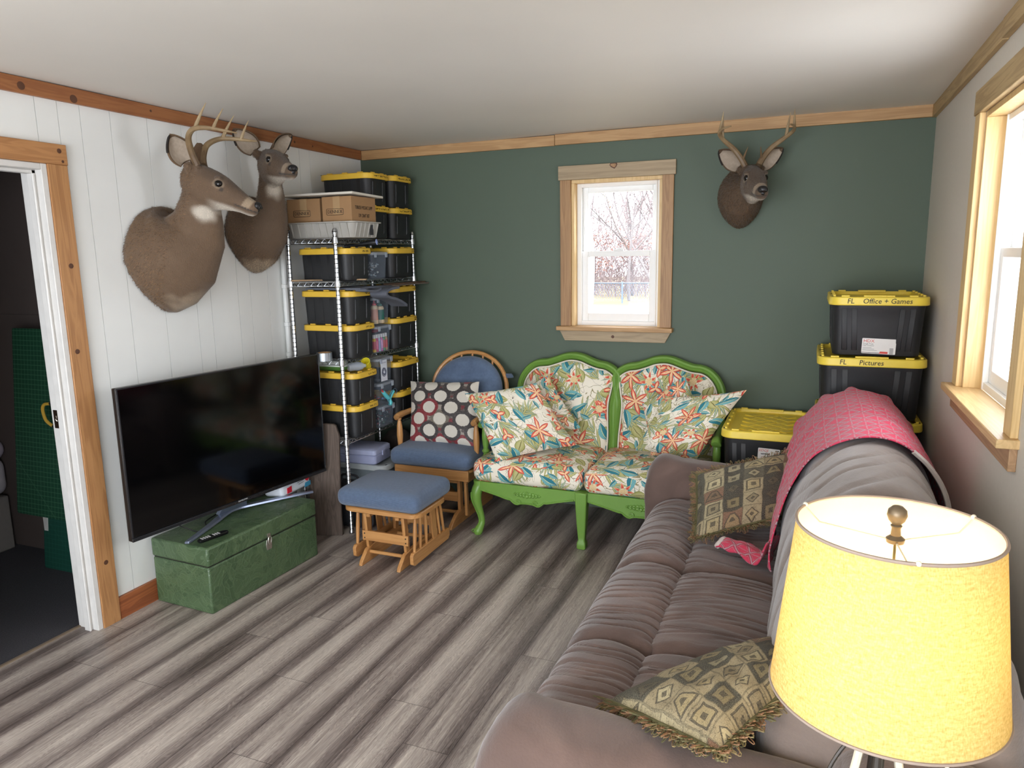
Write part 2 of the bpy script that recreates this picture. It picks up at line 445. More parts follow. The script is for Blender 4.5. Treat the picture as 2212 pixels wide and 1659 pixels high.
# timber strip under the ceiling
struct('trim_1', MB().b2(0, 0.02, -2.56, -0.02, 2.288, 2.349).b2(0, 0.02, YR, -2.563, 2.288, 2.349), M['pine_red'], bevel=0.002)
tb = MB().b2(0.02, 1.408, -0.02, 0, 2.286, 2.348)
tb.b2(1.411, W-0.02, -0.022, 0, 2.288, 2.352)
struct('trim_2', tb, M['pine_blond'], bevel=0.002)
tr3 = MB()
struct('trim_3', MB().b2(W-0.022, W, YR, -1.52, 2.288, 2.352).b2(W-0.02, W, -1.517, -0.0, 2.286, 2.350), M['pine_grey_y'], bevel=0.002)
struct('baseboard_left', MB().b2(0, 0.018, -2.205, -0.0, 0.0, 0.105), wood('reddish_pine_baseboard', (164, 96, 56), (116, 62, 36), 1, 0.5, 0.2, (60, 32, 20)), bevel=0.002)
struct('baseboard_right', MB().b2(W-0.016, W, YR, -0.02, 0.0, 0.10), M['pine_grey_y'], bevel=0.002)

# door opening in the left wall
d1 = struct('door_1', MB().b2(0.0, 0.022, -2.292, -2.205, 0.0, 2.03), M['pine_amber_z'], bevel=0.002)
d1.name = 'door_1'
struct('header_board', MB().b2(0.0, 0.024, -3.25, -2.203, 2.03, 2.112), M['pine_amber_y'], d1, 0.002)
struct('far_casing', MB().b2(0.0, 0.022, -3.21, -3.125, 0.0, 2.03), M['pine_amber_z'], d1, 0.002)
jb = MB().b2(-0.11, 0.016, -2.318, -2.292, 0.0, 2.03).b2(-0.11, 0.016, -3.125, -3.10, 0.0, 2.03).b2(-0.11, 0.016, -3.10, -2.318, 2.004, 2.03)
struct('jamb', jb, M['jamb_paint'], d1, 0.003)
st = MB().b2(-0.052, -0.02, -2.334, -2.318, 0.0, 2.004).b2(-0.052, -0.02, -3.10, -2.318, 1.99, 2.004)
st.tube([(-0.02, -2.330, 0.0), (-0.02, -2.330, 1.99)], 0.006, 6)
struct('door_stop', st, M['jamb_paint'], d1, 0.002)
sp = struct('strike_plate', MB().b2(-0.095, -0.062, -2.3205, -2.318, 0.93, 1.01), plain('dark_brass_plate', (58, 44, 34), 0.4, 0.7), d1)
struct('latch_lip', MB().tube([(-0.078, -2.3215, 0.985), (-0.073, -2.324, 0.978), (-0.080, -2.324, 0.970), (-0.074, -2.3215, 0.962)], 0.002, 6), plain('worn_brass', (196, 190, 176), 0.3, 0.9), d1)

def knot(parent, c, n, r=0.012, nm='knot'):
    n = Vector(n); q = Vector((0, 0, 1)).rotation_difference(n)
    mb = MB(); mb.lathe([(r*1.0, -0.001), (r*0.98, 0.0006), (r*0.4, 0.0012), (0.0005, 0.001)], 14, c, n)
    return struct(nm, mb, M['knot'], parent)
for z in (1.62, 1.26, 0.30): knot(d1, (0.022, -2.252+0.01*math.sin(z*9), z), (1, 0, 0), 0.011)
knot(d1, (0.024, -2.236, 2.085), (1, 0, 0), 0.010); knot(d1, (0.024, -2.225, 2.044), (1, 0, 0), 0.006)
k1 = bpy.data.objects['trim_1']
for y, z, r in ((-2.36, 2.315, 0.016), (-2.14, 2.305, 0.017), (-1.75, 2.322, 0.006), (-0.72, 2.316, 0.008), (-0.55, 2.312, 0.006)):
    knot(k1, (0.02, y, z), (1, 0, 0), r)
struct('carpet_strip', MB().b2(-0.112, -0.098, -3.12, -2.318, 0.0, 0.006), plain('frayed_tan_carpet_edge', (120, 104, 86), 0.9, bump=0.6), d1)

# windows
def sash(mb, u0, u1, z0, z1, w0, w1, st, rail_b, rail_t, fn):
    def bx(a, b, c, d):
        vs = [fn(u, w, z) for u in (a, b) for w in (w0, w1) for z in (c, d)]
        mb.add(vs, [(0, 1, 3, 2), (4, 6, 7, 5), (0, 4, 5, 1), (2, 3, 7, 6), (0, 2, 6, 4), (1, 5, 7, 3)], smooth=False)
    bx(u0, u0+st, z0, z1); bx(u1-st, u1, z0, z1); bx(u0+st, u1-st, z0, z0+rail_b); bx(u0+st, u1-st, z1-rail_t, z1)
def bxf(mb, fn, a, b, w0, w1, c, d):
    vs = [fn(u, w, z) for u in (a, b) for w in (w0, w1) for z in (c, d)]
    mb.add(vs, [(0, 1, 3, 2), (4, 6, 7, 5), (0, 4, 5, 1), (2, 3, 7, 6), (0, 2, 6, 4), (1, 5, 7, 3)], smooth=False); return mb
def double_hung(name, u0, u1, z0, z1, fn, zmeet, mats, casing_w=0.07, sgn=1, casing=True, taper=True):
    """fn(u, depth_outward, z). depth 0 = wall face, negative = into the room"""
    hm, cm, jm, sm, am = mats
    root = bxf(MB(), fn, u0-casing_w-0.01, u1+casing_w+0.01, -0.024, 0.0, z1+0.006, z1+0.09).build(name, hm, None, 0.002)
    root['kind'] = 'structure'
    bxf(MB(), fn, u0-casing_w, u0-0.003, -0.02, 0.0, z0, z1+0.006).build('casing', cm, root, 0.002)
    bxf(MB(), fn, u1+0.003, u1+casing_w, -0.02, 0.0, z0, z1+0.006).build('casing', cm, root, 0.002)
    bxf(MB(), fn, u0-casing_w-0.02, u1+casing_w+0.012, -0.055, 0.06, z0-0.026, z0).build('stool', sm, root, 0.003)
    ap = MB(); e = 0.035 if taper else 0.0
    ap.prism([(u0-casing_w-0.008, z0-0.026), (u1+casing_w, z0-0.026), (u1+casing_w-e, z0-0.092), (u0-casing_w-0.008+e, z0-0.092)], -0.02, 0.0, lambda u, z, w: fn(u, w, z))
    ap.build('apron', am, root, 0.002)
    jl = MB()
    bxf(jl, fn, u0-0.003, u0+0.016, 0.0, 0.075, z0, z1-0.0145); bxf(jl, fn, u1-0.016, u1+0.003, 0.0, 0.075, z0, z1-0.0145); bxf(jl, fn, u0-0.003, u1+0.003, 0.0, 0.075, z1-0.014, z1+0.006)
    jl.build('jamb_liner', jm, root, 0.001)
    a0, a1, b0, b1 = u0+0.016, u1-0.016, z0, z1-0.014
    fr = MB(); sash(fr, a0, a1, b0, b1, 0.06, 0.14, 0.022, 0.028, 0.022, fn)
    bxf(fr, fn, a0+0.022, a0+0.03, 0.055, 0.075, b0, b1); bxf(fr, fn, a1-0.03, a1-0.022, 0.055, 0.075, b0, b1)
    fr.build('window_frame', M['vinyl'], root, 0.002)
    up = MB(); sash(up, a0+0.024, a1-0.024, zmeet-0.018, b1-0.02, 0.105, 0.13, 0.036, 0.03, 0.034, fn)
    up = up.build('upper_sash', M['vinyl'], root, 0.003)
    lo = MB(); sash(lo, a0+0.024, a1-0.024, b0+0.026, zmeet+0.016, 0.075, 0.102, 0.044, 0.05, 0.034, fn)
    lo = lo.build('lower_sash', M['vinyl'], root, 0.003)
    bxf(MB(), fn, a0+0.058, a1-0.058, 0.116, 0.119, zmeet+0.01, b1-0.05).build('glass_pane', M['glass'], up)
    bxf(MB(), fn, a0+0.066, a1-0.066, 0.088, 0.091, b0+0.074, zmeet-0.016).build('glass_pane', M['glass'], lo)
    um = (u0+u1)/2
    lk = bxf(MB(), fn, um-0.03, um+0.03, 0.076, 0.1, zmeet+0.016, zmeet+0.024)
    lk.tube([fn(um-0.02, 0.085, zmeet+0.026), fn(um+0.028, 0.08, zmeet+0.03)], 0.005, 6)
    lk.build('sash_lock', M['vinyl'], root, 0.001)
    for u in (a0+0.03, a1-0.03):
        bxf(MB(), fn, u-0.004, u+0.004, 0.1, 0.108, zmeet+0.12, zmeet+0.17).build('tilt_latch', M['vinyl'], root, 0.001)
    return root
fb = lambda u, w, z: (u, w, z)
fr_ = lambda u, w, z: (W+w, u, z)
w1 = double_hung('window_1', BW[0], BW[1], BW[2], BW[3], fb, 1.632, (M['pine_weather_x'], M['pine_tan_z'], M['pine_pale_z'], M['pine_blond'], M['pine_weather_x']))
kn = MB(); hp = [(1.755, 2.150), (1.765, 2.138), (1.785, 2.128), (1.797, 2.140), (1.803, 2.152), (1.80, 2.161), (1.76, 2.161)]
kn.prism(hp, -0.0252, -0.02, lambda u, z, w: (u, w, z)); kn.build('split_knot', M['knot'], w1)
kn = MB(); hp = [(1.760, 2.150), (1.77, 2.142), (1.785, 2.135), (1.793, 2.143), (1.797, 2.153), (1.79, 2.158), (1.765, 2.157)]
kn.prism(hp, -0.0258, -0.02, lambda u, z, w: (u, w, z)); kn.build('split_heart', M['pine_tan_z'], w1)
knot(w1, (1.781, -0.0205, 1.124), (0, -1, 0), 0.010)
w2 = double_hung('window_2', RW[0], RW[1], RW[2], RW[3], fr_, 1.615, (M['pine_grey_y'], M['pine_pale_z'], M['pine_pale_z'], M['pine_pale_y'], wood('pine_apron', (186, 150, 112), (150, 116, 84), 1)), casing_w=0.085, taper=False)
w3 = struct('unseen_window_side', MB(), M['vinyl']) if False else None
mb = MB(); sash(mb, -6.05, -4.65, 0.5, 2.15, 0.02, 0.1, 0.05, 0.05, 0.05, fr_); w3 = struct('unseen_window_side', mb, M['vinyl'])  # unseen window behind the camera, added to let in more daylight
bxf(MB(), fr_, -6.0, -4.70, 0.05, 0.053, 0.55, 2.10).build('glass_pane', M['glass'], w3)
mb = MB(); sash(mb, 0.3, 3.2, 0.1, 2.25, 0.02, 0.1, 0.06, 0.06, 0.06, lambda u, w, z: (u, YR-w, z)); w4 = struct('unseen_window_rear', mb, M['vinyl'])  # unseen rear glazing, added and sized wide to brighten the room
bxf(MB(), lambda u, w, z: (u, YR-w, z), 0.36, 3.14, 0.05, 0.053, 0.16, 2.19).build('glass_pane', M['glass'], w4)
# ---------------------------------------------------------------- totes
M['tote_black'] = plain('black_tote_plastic', (26, 27, 29), 0.52, var=0.04, scale=90, bump=0.04)
M['tote_yellow'] = plain('yellow_tote_lid_plastic', (222, 181, 60), 0.42, var=0.03, scale=40, bump=0.03)
M['tote_lemon'] = plain('lemon_tote_lid_plastic', (232, 206, 74), 0.42, var=0.03, scale=40, bump=0.03)
M['ink'] = plain('black_marker_ink', (30, 26, 22), 0.6)
M['label_white'] = plain('white_label_paper', (222, 221, 217), 0.5, var=0.02)
M['red_print'] = plain('red_print', (196, 62, 48), 0.5)
M['grey_print'] = plain('grey_print', (110, 110, 112), 0.5)
M['dark_print'] = plain('dark_print', (40, 40, 44), 0.5)
M['slot'] = plain('dark_lid_slot', (22, 20, 16), 0.6)

def ring3(w, d, r, z, cx=0.0, cy=0.0, k=5): return [(x+cx, y+cy, z) for x, y in rr2(w, d, r, k)]
def scribble(parent, M4, length, h, seed, lines=1, name='handwriting'):
    """loose marker strokes, too small to read"""
    q = random.Random(seed); mb = MB()
    for ln in range(lines):
        x = -length/2+q.uniform(0, length*0.08); zoff = (lines-1)*h*0.62-ln*h*1.25
        while x < length/2:
            wl = min(q.uniform(0.25, 0.5)*length, length/2-x)
            pts = []; t = x
            while t < x+wl:
                pts.append((t+q.uniform(-1, 1)*h*0.2, zoff+q.uniform(-0.5, 0.5)*h, 0.0004)); t += h*0.33
            if len(pts) > 2: mb.tube(pts, h*0.085, 4)
            x += wl+h*0.7
    if not mb.v: return None
    mb.v = [tuple(M4 @ Vector(p)) for p in mb.v]
    return mb.build(name, M['ink'], parent)

def make_tote(label, loc, w, d, h, rz=0.0, group=None, lid_pattern=False, big=False, lidm=None, cat='storage tote', name='storage_tote', bodym=None, tabs=True):
    t = thing(name, label, cat, loc, rz, group)
    lidm = lidm or (M['tote_lemon'] if big else M['tote_yellow']); bodym = bodym or M['tote_black']
    lh = 0.034 if not big else 0.04
    rc = 0.045 if not big else 0.05
    tw, td = w-0.034, d-0.034; bw, bd = tw*(0.945 if big else 0.968), td*(0.92 if big else 0.95); hb = h-0.022
    b = MB()
    rings = []
    for f, z in ((0.96, 0.0), (0.99, 0.004), (1.0, 0.012)): rings.append(ring3(bw*f, bd*f, rc*0.8, z))
    for z in (0.3, 0.6, 0.85): rings.append(ring3(bw+(tw-bw)*z, bd+(td-bd)*z, rc*0.9, hb*z))
    rings.append(ring3(tw, td, rc, hb-0.03)); rings.append(ring3(tw, td, rc, hb))
    b.loft(rings)
    # moulded vertical ribs on every side
    def rib(side, u, wd, z0, z1, slant=0.0):
        def P(z, uu, out):
            f = z/hb; hw = (bw+(tw-bw)*f)/2; hd = (bd+(td-bd)*f)/2
            return {'f': (uu, -hd-out, z), 'b': (-uu, hd+out, z), 'r': (hw+out, uu, z), 'l': (-hw-out, -uu, z)}[side]
        vs = []
        for z, o_, s_ in ((z0, 0.0, 0.0), (z0+0.012, 0.004, 0.0), (z1, 0.004, slant), (z1+0.006, 0.0, slant)):
            vs += [P(z, u-wd/2+s_, o_), P(z, u+wd/2+s_, o_)]
        ins = []
        for z, s_ in ((z0, 0.0), (z1, slant)): ins += [P(z, u-wd/2-0.004+s_, -0.004), P(z, u+wd/2+0.004+s_, -0.004)]
        v = vs+ins
        b.add(v, [(0, 1, 3, 2), (2, 3, 5, 4), (4, 5, 7, 6), (0, 2, 4, 6, 10, 8), (1, 9, 11, 7, 5, 3)], smooth=False)
    for sd in 'fb':
        for u in ((-0.36, -0.245, 0.245, 0.36) if big else (-0.30, -0.11, 0.11, 0.30)): rib(sd, u*bw, bw*(0.055 if big else 0.075), hb*0.10, hb*0.86, 0.010*(1 if u > 0 else -1) if big else 0.0)
    for sd in 'rl':
        for u in (-0.26, 0.26): rib(sd, u*bd, bd*0.14, hb*0.16, hb*0.82)
    b.build('body', bodym, t, 0.0)
    l = MB()
    z1 = h; z0 = h-lh
    l.loft([ring3(tw-0.004, td-0.004, rc, z0+0.003), ring3(w-0.006, d-0.006, rc+0.012, z0), ring3(w, d, rc+0.015, z0+0.004), ring3(w-0.004, d-0.004, rc+0.013, z1-0.004), ring3(w-0.012, d-0.012, rc+0.01, z1),
            ring3(w-0.062, d-0.062, rc*0.8, z1), ring3(w-0.07, d-0.07, rc*0.8, z1-0.016), ring3(w-0.078, d-0.078, rc*0.7, z1-0.017)])
    if tabs:
        th = 0.008; wI, dI = w-0.05, d-0.05
        for sx in (-1, 1):
            n = max(2, int(dI/0.085))
            for i in range(n): l.box((sx*wI/2, -dI/2+dI*(i+0.5)/n, z1+th/2-0.001), (0.012, 0.032, th))
        for sy in (-1, 1):
            n = max(2, int(wI/0.095))
            for i in range(n): l.box((-wI/2+wI*(i+0.5)/n, sy*dI/2, z1+th/2-0.001), (0.036, 0.012, th))
            if big: l.box((0, sy*(dI/2-0.006), z1+th/2-0.003), (0.13, 0.02, th+0.004))
    if lid_pattern:
        wI, dI = w-0.11, d-0.11
        st = 0.07
        for i in range(-6, 7):
            for j in range(-6, 7):
                x, y = (i+0.5*(j % 2))*st*1.35, j*st*0.62
                if abs(x) < wI/2-st*0.5 and abs(y) < dI/2-st*0.4:
                    a, c_ = st*0.60, st*0.50
                    l.prism([(x-a, y), (x, y-c_), (x+a, y), (x, y+c_)], z1-0.018, z1-0.010, lambda u, v, q: (u, v, q))
    lid = l.build('lid', lidm, t, 0.0015)
    for sx in (-1, 1):
        for fy in ((-0.38, 0.38) if not big else (-0.4, 0.0, 0.4)): MB().box((sx*(w/2-0.016), fy*d, z1+0.0004), (0.008, 0.018, 0.0012)).build('lid_slot', M['slot'], lid)
    return t, dict(w=w, d=d, h=h, lh=lh)
def rim_front(d, x, off=0.0015): return frame((x, -d['d']/2-off, d['h']-d['lh']/2), (1, 0, 0), (0, 0, 1))
def rim_right(d, y, off=0.0015): return frame((d['w']/2+off, y, d['h']-d['lh']/2), (0, 1, 0), (0, 0, 1))

# ---------------------------------------------------------------- wire shelving
SX0, SX1, SY0, SY1 = 0.085, 0.412, -0.925, -0.06
LV = [1.745, 1.502, 1.049, 0.575]
def chrome_mat():
    g = G('chrome_wire'); z = g.sep(g.co())[2]
    f = g.m('FRACT', g.m('MULTIPLY', z, 39.37))
    line = g.m('LESS_THAN', f, 0.16)
    return g.out(g.mix(line, lin((200, 202, 204)), lin((60, 60, 62))), 0.22, 0.95)
M['chrome_post'] = chrome_mat()
M['chrome'] = plain('chrome', (196, 198, 200), 0.25, 0.95, var=0.01)
shelf = thing('shelving_unit', 'tall chrome wire shelving unit full of totes in the corner', 'shelving unit', (0, 0, 0))
for x in (SX0, SX1):
    for y in (SY0, SY1):
        mb = MB(); mb.lathe([(0.0, 0.0), (0.016, 0.0), (0.016, 0.012), (0.0115, 0.02), (0.0115, 1.765), (0.014, 1.768), (0.014, 1.785), (0.009, 1.797), (0.0, 1.80)], 14, (x, y, 0))
        p = mb.build('post', M['chrome_post'], shelf)
        for z in LV: MB().lathe([(0.0125, z-0.034), (0.0185, z-0.03), (0.0165, z+0.004), (0.0125, z+0.006)], 12, (x, y, 0)).build('collar', M['chrome'], p)
for z in LV:
    mb = MB()
    for zz, r in ((z-0.003, 0.0034), (z-0.028, 0.0028)):
        mb.tube([(SX0, SY0, zz), (SX1, SY0, zz)], r, 6); mb.tube([(SX0, SY1, zz), (SX1, SY1, zz)], r, 6)
        mb.tube([(SX0, SY0, zz), (SX0, SY1, zz)], r, 6); mb.tube([(SX1, SY0, zz), (SX1, SY1, zz)], r, 6)
    def zig(a, b, n):
        a, b = Vector(a), Vector(b)
        mb.tube([a.lerp(b, i/(n*2))+Vector((0, 0, -0.004 if i % 2 else -0.027)) for i in range(2*n+1)], 0.0021, 5)
    for y in (SY0, SY1): zig((SX0, y, z), (SX1, y, z), 7)
    for x in (SX0, SX1): zig((x, SY0, z), (x, SY1, z), 18)
    for i in range(33):
        y = SY0+(SY1-SY0)*(i+0.5)/33; mb.tube([(SX0, y, z-0.0018), (SX1, y, z-0.0018)], 0.0017, 4)
    for f in (0.25, 0.5, 0.75): mb.tube([(SX0+(SX1-SX0)*f, SY0, z-0.006), (SX0+(SX1-SX0)*f, SY1, z-0.006)], 0.003, 5)
    mb.build('wire_shelf', M['chrome'], shelf)

GT = 'black totes with yellow lids on the wire shelving'
FX, FY, FD = 0.295, -0.765, 0.265
BYc, BD = -0.27, 0.31
rows = [('row1', LV[1], 0.185), ('row2', LV[2]+0.198, 0.197), ('row3', LV[2], 0.197), ('row4', LV[3]+0.195, 0.195), ('row5', LV[3], 0.194)]
lab_f = {'row1': 'black tote with yellow lid at near end of the topmost bay',
         'row2': 'black tote with yellow lid under the drooping grey felt, near end',
         'row3': 'black tote with yellow lid right above the duct tape roll, near end of shelving',
         'row4': 'black tote with yellow lid carrying plastic bottles and a yellow tub',
         'row5': 'black tote with yellow lid behind the top of the weathered board, near end'}
lab_b = {'row1': 'black tote with yellow lid against the green wall in the topmost bay',
         'row2': 'black tote with yellow lid under thin wooden boards, far end beside the green wall',
         'row3': 'black tote with yellow lid behind the clear boxes of glue and paint, far end',
         'row4': 'black tote with yellow lid seen behind the clear box with the paper sheet, far end',
         'row5': 'black tote with yellow lid mostly hidden behind the dotted cushion, lowest at far end'}
for k, (rn_, z, h) in enumerate(rows):
    t, d = make_tote(lab_f[rn_], (FX, FY, z+0.001), 0.375, FD, h, 0.0, GT)
    scribble(t, rim_right(d, 0.035), 0.075, 0.011, 10+k)
    t, d = make_tote(lab_b[rn_], (FX+0.0, BYc, z+0.001), 0.375, BD, h, 0.0, GT)
    scribble(t, rim_right(d, 0.10), 0.06, 0.010, 30+k, 1 if k % 2 else 2)
topz = LV[0]
for k, (lb, y, dd, z, hh) in enumerate([
    ('black tote with yellow lid on top of shelving, lower one beside the cardboard boxes', -0.487, 0.25, topz, 0.192),
    ('black tote with yellow lid on top of shelving, upper one above the white board', -0.487, 0.25, topz+0.193, 0.192),
    ('black tote with yellow lid on top of shelving, lower one against the green wall', -0.214, 0.27, topz, 0.192),
    ('black tote with yellow lid on top of shelving, upper one nearest the green wall', -0.214, 0.27, topz+0.193, 0.198)]):
    t, d = make_tote(lb, (0.27, y, z+0.001), 0.375, dd, hh, 0.0, 'black totes with yellow lids stacked on top of the shelving')
    scribble(t, rim_right(d, 0.0), 0.16, 0.011, 50+k)

# grey ribbed tray, boxes and board on top
M['grey_plastic'] = plain('pale_grey_plastic', (168, 165, 158), 0.5, var=0.03, scale=20)
t = thing('plastic_tray', 'pale grey ribbed plastic tray holding two cardboard boxes atop shelving', 'tray', (0.305, -0.777, topz))
mb = MB(); tw, td = 0.47, 0.30
mb.loft([ring3(tw-0.05, td-0.05, 0.03, 0.001), ring3(tw-0.045, td-0.045, 0.03, 0.004), ring3(tw-0.012, td-0.012, 0.035, 0.082), ring3(tw+0.012, td+0.012, 0.04, 0.084), ring3(tw+0.012, td+0.012, 0.04, 0.090), ring3(tw-0.02, td-0.02, 0.03, 0.090), ring3(tw-0.045, td-0.045, 0.03, 0.054)])
for i in range(9):
    x = -tw/2+0.045+i*(tw-0.09)/8
    for sy in (-1, 1): mb.bar((x, sy*(td/2-0.024), 0.006), (x, sy*(td/2-0.003), 0.083), 0.006, 0.012, (1, 0, 0))
for i in range(6):
    y = -td/2+0.045+i*(td-0.09)/5
    for sx in (-1, 1): mb.bar((sx*(tw/2-0.024), y, 0.006), (sx*(tw/2-0.003), y, 0.083), 0.006, 0.012, (0, 1, 0))
mb.build('tray_body', M['grey_plastic'], t)
MB().box((tw/2-0.008, 0.045, 0.045), (0.003, 0.034, 0.058)).build('label_sticker', M['dark_print'], t)
M['cardboard'] = plain('brown_cardboard', (158, 122, 84), 0.75, var=0.04, scale=14, bump=0.05)
M['tape'] = plain('clear_brown_tape', (176, 146, 108), 0.25, var=0.02)
def carton(label, loc, w, d, h, rz=0.0):
    t = thing('cardboard_box', label, 'box', loc, rz, 'cardboard lamp kit boxes on the grey tray')
    mb = MB(); mb.box((0, 0, h/2), (w, d, h))
    for sx in (-1, 1): mb.bar((-w/2, sx*d*0.25, h), (w/2, sx*d*0.25, h), d*0.49, 0.003, (0, 1, 0))
    mb.build('carton', M['cardboard'], t, 0.002)
    tp = MB(); tp.box((0, 0, h+0.002), (0.045, d, 0.001)); tp.box((0, -d/2-0.0006, h*0.72), (0.045, 0.001, h*0.56)); tp.box((0, -d/2-0.0006, h*0.12), (0.045, 0.001, h*0.24))
    tp.build('packing_tape', M['tape'], t)
    text('DENNEX', 0.026, M['ink'], t, frame((-0.012, -d/2-0.0016, h*0.52), (1, 0, 0), (0, 0, 1)), sx=0.95)
    fr = MB(); fw, fh = 0.112, 0.034
    pts = [(x-0.012, -d/2-0.0012, h*0.52+y) for x, y in rr2(fw, fh, 0.006, 3)]; pts.append(pts[0])
    fr.tube(pts, 0.0012, 4); fr.build('printed_border', M['ink'], t)
    return t
zb = topz+0.0545
carton('brown cardboard box at the left of the grey tray, beside the doe', (0.178, -0.772, zb), 0.222, 0.235, 0.168, 0.05)
cb = carton('brown cardboard box lettered for a mosaic lamp craft kit on grey tray', (0.418, -0.777, zb), 0.196, 0.245, 0.172, -0.0)
fr4 = frame((0.098+0.0008, 0.0, 0.112), (0, 1, 0), (0, 0, 1))
text('TURKISH MOSAIC LAMP', 0.028, M['ink'], cb, fr4, sx=0.58)
text('DIY CRAFT KIT', 0.028, M['ink'], cb, frame((0.0988, 0.0, 0.068), (0, 1, 0), (0, 0, 1)), sx=0.58)
bd = MB().box((0, 0, 0), (0.49, 0.33, 0.012)).build('white_board', plain('white_melamine_board', (214, 208, 196), 0.45, var=0.02), None, 0.001)
bd.location = (0.293, -0.765, zb+0.185); bd.rotation_euler = (R(-1.2), 0, R(1.5))
tag(bd, 'thin white board lying across the two cardboard boxes', 'board')

# clear boxes with their contents
M['clear'] = glass_mat('clear_tub_plastic', (232, 238, 244), 0.12)
M['clear_lid'] = (lambda g: (lambda a, b, m: (g.nt.links.new(a, m.inputs[1]), g.nt.links.new(b, m.inputs[2]), g.surf(m.outputs[0]))[2])(
    g.n('ShaderNodeBsdfTransparent', {'Color': (0.9, 0.93, 0.97, 1)}).outputs[0],
    g.n('ShaderNodeBsdfPrincipled', {'Base Color': lin((196, 204, 214)), 'Roughness': 0.25}).outputs[0],
    g.n('ShaderNodeMixShader', {0: 0.42})))(G('milky_lid_plastic'))
M['clear_wall'] = (lambda g: (lambda a, b, m: (g.nt.links.new(a, m.inputs[1]), g.nt.links.new(b, m.inputs[2]), g.surf(m.outputs[0]))[2])(
    g.n('ShaderNodeBsdfTransparent', {'Color': (0.98, 0.985, 0.99, 1)}).outputs[0],
    g.n('ShaderNodeBsdfPrincipled', {'Base Color': lin((170, 182, 198)), 'Roughness': 0.15}).outputs[0],
    g.n('ShaderNodeMixShader', {0: 0.11})))(G('clear_tub_wall'))
CX1 = 0.455
def clear_box(label, y, z, h, w=0.36, d=0.185):
    t = thing('clear_box', label, 'clear box', (CX1-w/2, y, z), 0.0, 'clear lidded boxes between the black totes')
    mb = MB(); mb.loft([ring3(w-0.03, d-0.03, 0.015, 0.0), ring3(w-0.026, d-0.026, 0.015, 0.003), ring3(w-0.008, d-0.008, 0.018, h-0.02), ring3(w-0.012, d-0.012, 0.016, h-0.02), ring3(w-0.03, d-0.03, 0.013, 0.004)])
    mb.build('tub', M['clear_wall'], t)
    mb = MB(); mb.loft([ring3(w, d, 0.02, h-0.026), ring3(w+0.006, d+0.006, 0.022, h-0.022), ring3(w+0.006, d+0.006, 0.022, h-0.010), ring3(w-0.02, d-0.02, 0.02, h-0.006), ring3(w-0.05, d-0.05, 0.02, h-0.004)])
    mb.build('lid', M['clear_lid'], t)
    for sy in (-1, 1): MB().box((w/2+0.004, sy*d*0.33, h-0.026), (0.006, 0.022, 0.03)).build('clip', M['clear_lid'], t, 0.001)
    return t
CY = -0.525
clear_box('clear lidded box of pale odds and ends in the topmost bay', CY-0.005, LV[1]+0.001, 0.17)
clear_box('clear lidded box holding white glue bottles, under the grey felt roll', CY, LV[2]+0.176, 0.175)
clear_box('clear lidded box holding a row of paint bottles', CY, LV[2]+0.001, 0.174)
cbx = clear_box('clear lidded box with a printed paper sheet on its front', CY, LV[3]+0.293, 0.155)
clear_box('clear lidded box in the middle with a turquoise glue gun', CY, LV[3]+0.147, 0.145)
clear_box('clear lidded box of shiny tangled odds and ends on the lowest wire shelf', CY, LV[3]+0.001, 0.145)
sh = thing('paper_sheet', 'printed white paper sheet held upright on the clear box front', 'paper', (CX1+0.006, CY-0.035, LV[3]+0.297))
MB().box((0, 0, 0.066), (0.001, 0.072, 0.132)).build('sheet', plain('white_paper', (212, 216, 226), 0.7, var=0.01), sh)
pr = MB()
for i in range(5): pr.tube([(0.0009, -0.022+0.011*i, 0.112), (0.0009, -0.016+0.011*i, 0.118)], 0.0012, 4)
for a in range(9):
    r = 0.011+0.0022*a; pr.tube([(0.0009, r*math.cos(t_+a)*0.9, 0.056+r*math.sin(t_+a)) for t_ in [i*0.5 for i in range(11)]], 0.0011, 4)
pr.build('printed_drawing', plain('blue_grey_print', (92, 98, 118), 0.7), sh)

def bottle(label, loc, r, h, body, cap, cat='bottle', lab=None, group=None, nozzle=False, name='bottle', flat=1.0):
    t = thing(name, label, cat, loc, 0.0, group)
    mb = MB(); mb.lathe([(0, 0), (r*0.9, 0.0), (r, r*0.15), (r, h*0.68), (r*0.85, h*0.76), (r*0.45, h*0.80), (r*0.45, h*0.82)], 14)
    mb.v = [(x, y*flat, z) for x, y, z in mb.v]
    mb.build('bottle_body', body, t)
    cp = MB()
    if nozzle: cp.lathe([(r*0.62, h*0.79), (r*0.6, h*0.86), (r*0.25, h*0.89), (r*0.14, h*0.99), (0, h)], 12)
    else: cp.lathe([(r*0.8, h*0.79), (r*0.8, h*0.985), (r*0.7, h), (0, h)], 12)
    cp.build('cap', cap, t)
    if lab is not None:
        lb = MB(); lb.lathe([(r*1.01, h*0.16), (r*1.02, h*0.18), (r*1.02, h*0.60), (r*1.01, h*0.62)], 14)
        lb.v = [(x, y*flat, z) for x, y, z in lb.v]
        lb.build('bottle_label', lab, t)
    return t
P_ = lambda n, c, r=0.45: plain(n, c, r, var=0.02)
cream = P_('cream_glue', (222, 200, 166)); wht = P_('white_cap_plastic', (226, 226, 228)); red = P_('red_cap_plastic', (196, 58, 64)); grn = P_('green_label_print', (40, 104, 92))
gz = LV[2]+0.1805
bottle('cream glue bottle with a red nozzle in the upper clear box', (0.422, -0.575, gz), 0.022, 0.145, cream, red, lab=P_('multicolour_label', (206, 150, 130)), group='glue bottles in the clear box', nozzle=True, name='glue_bottle')
bottle('cream glue bottle with dark green label in the upper clear box', (0.420, -0.512, gz), 0.026, 0.135, cream, P_('green_cap', (60, 120, 106)), lab=grn, group='glue bottles in the clear box', nozzle=True, name='glue_bottle', flat=1.15)
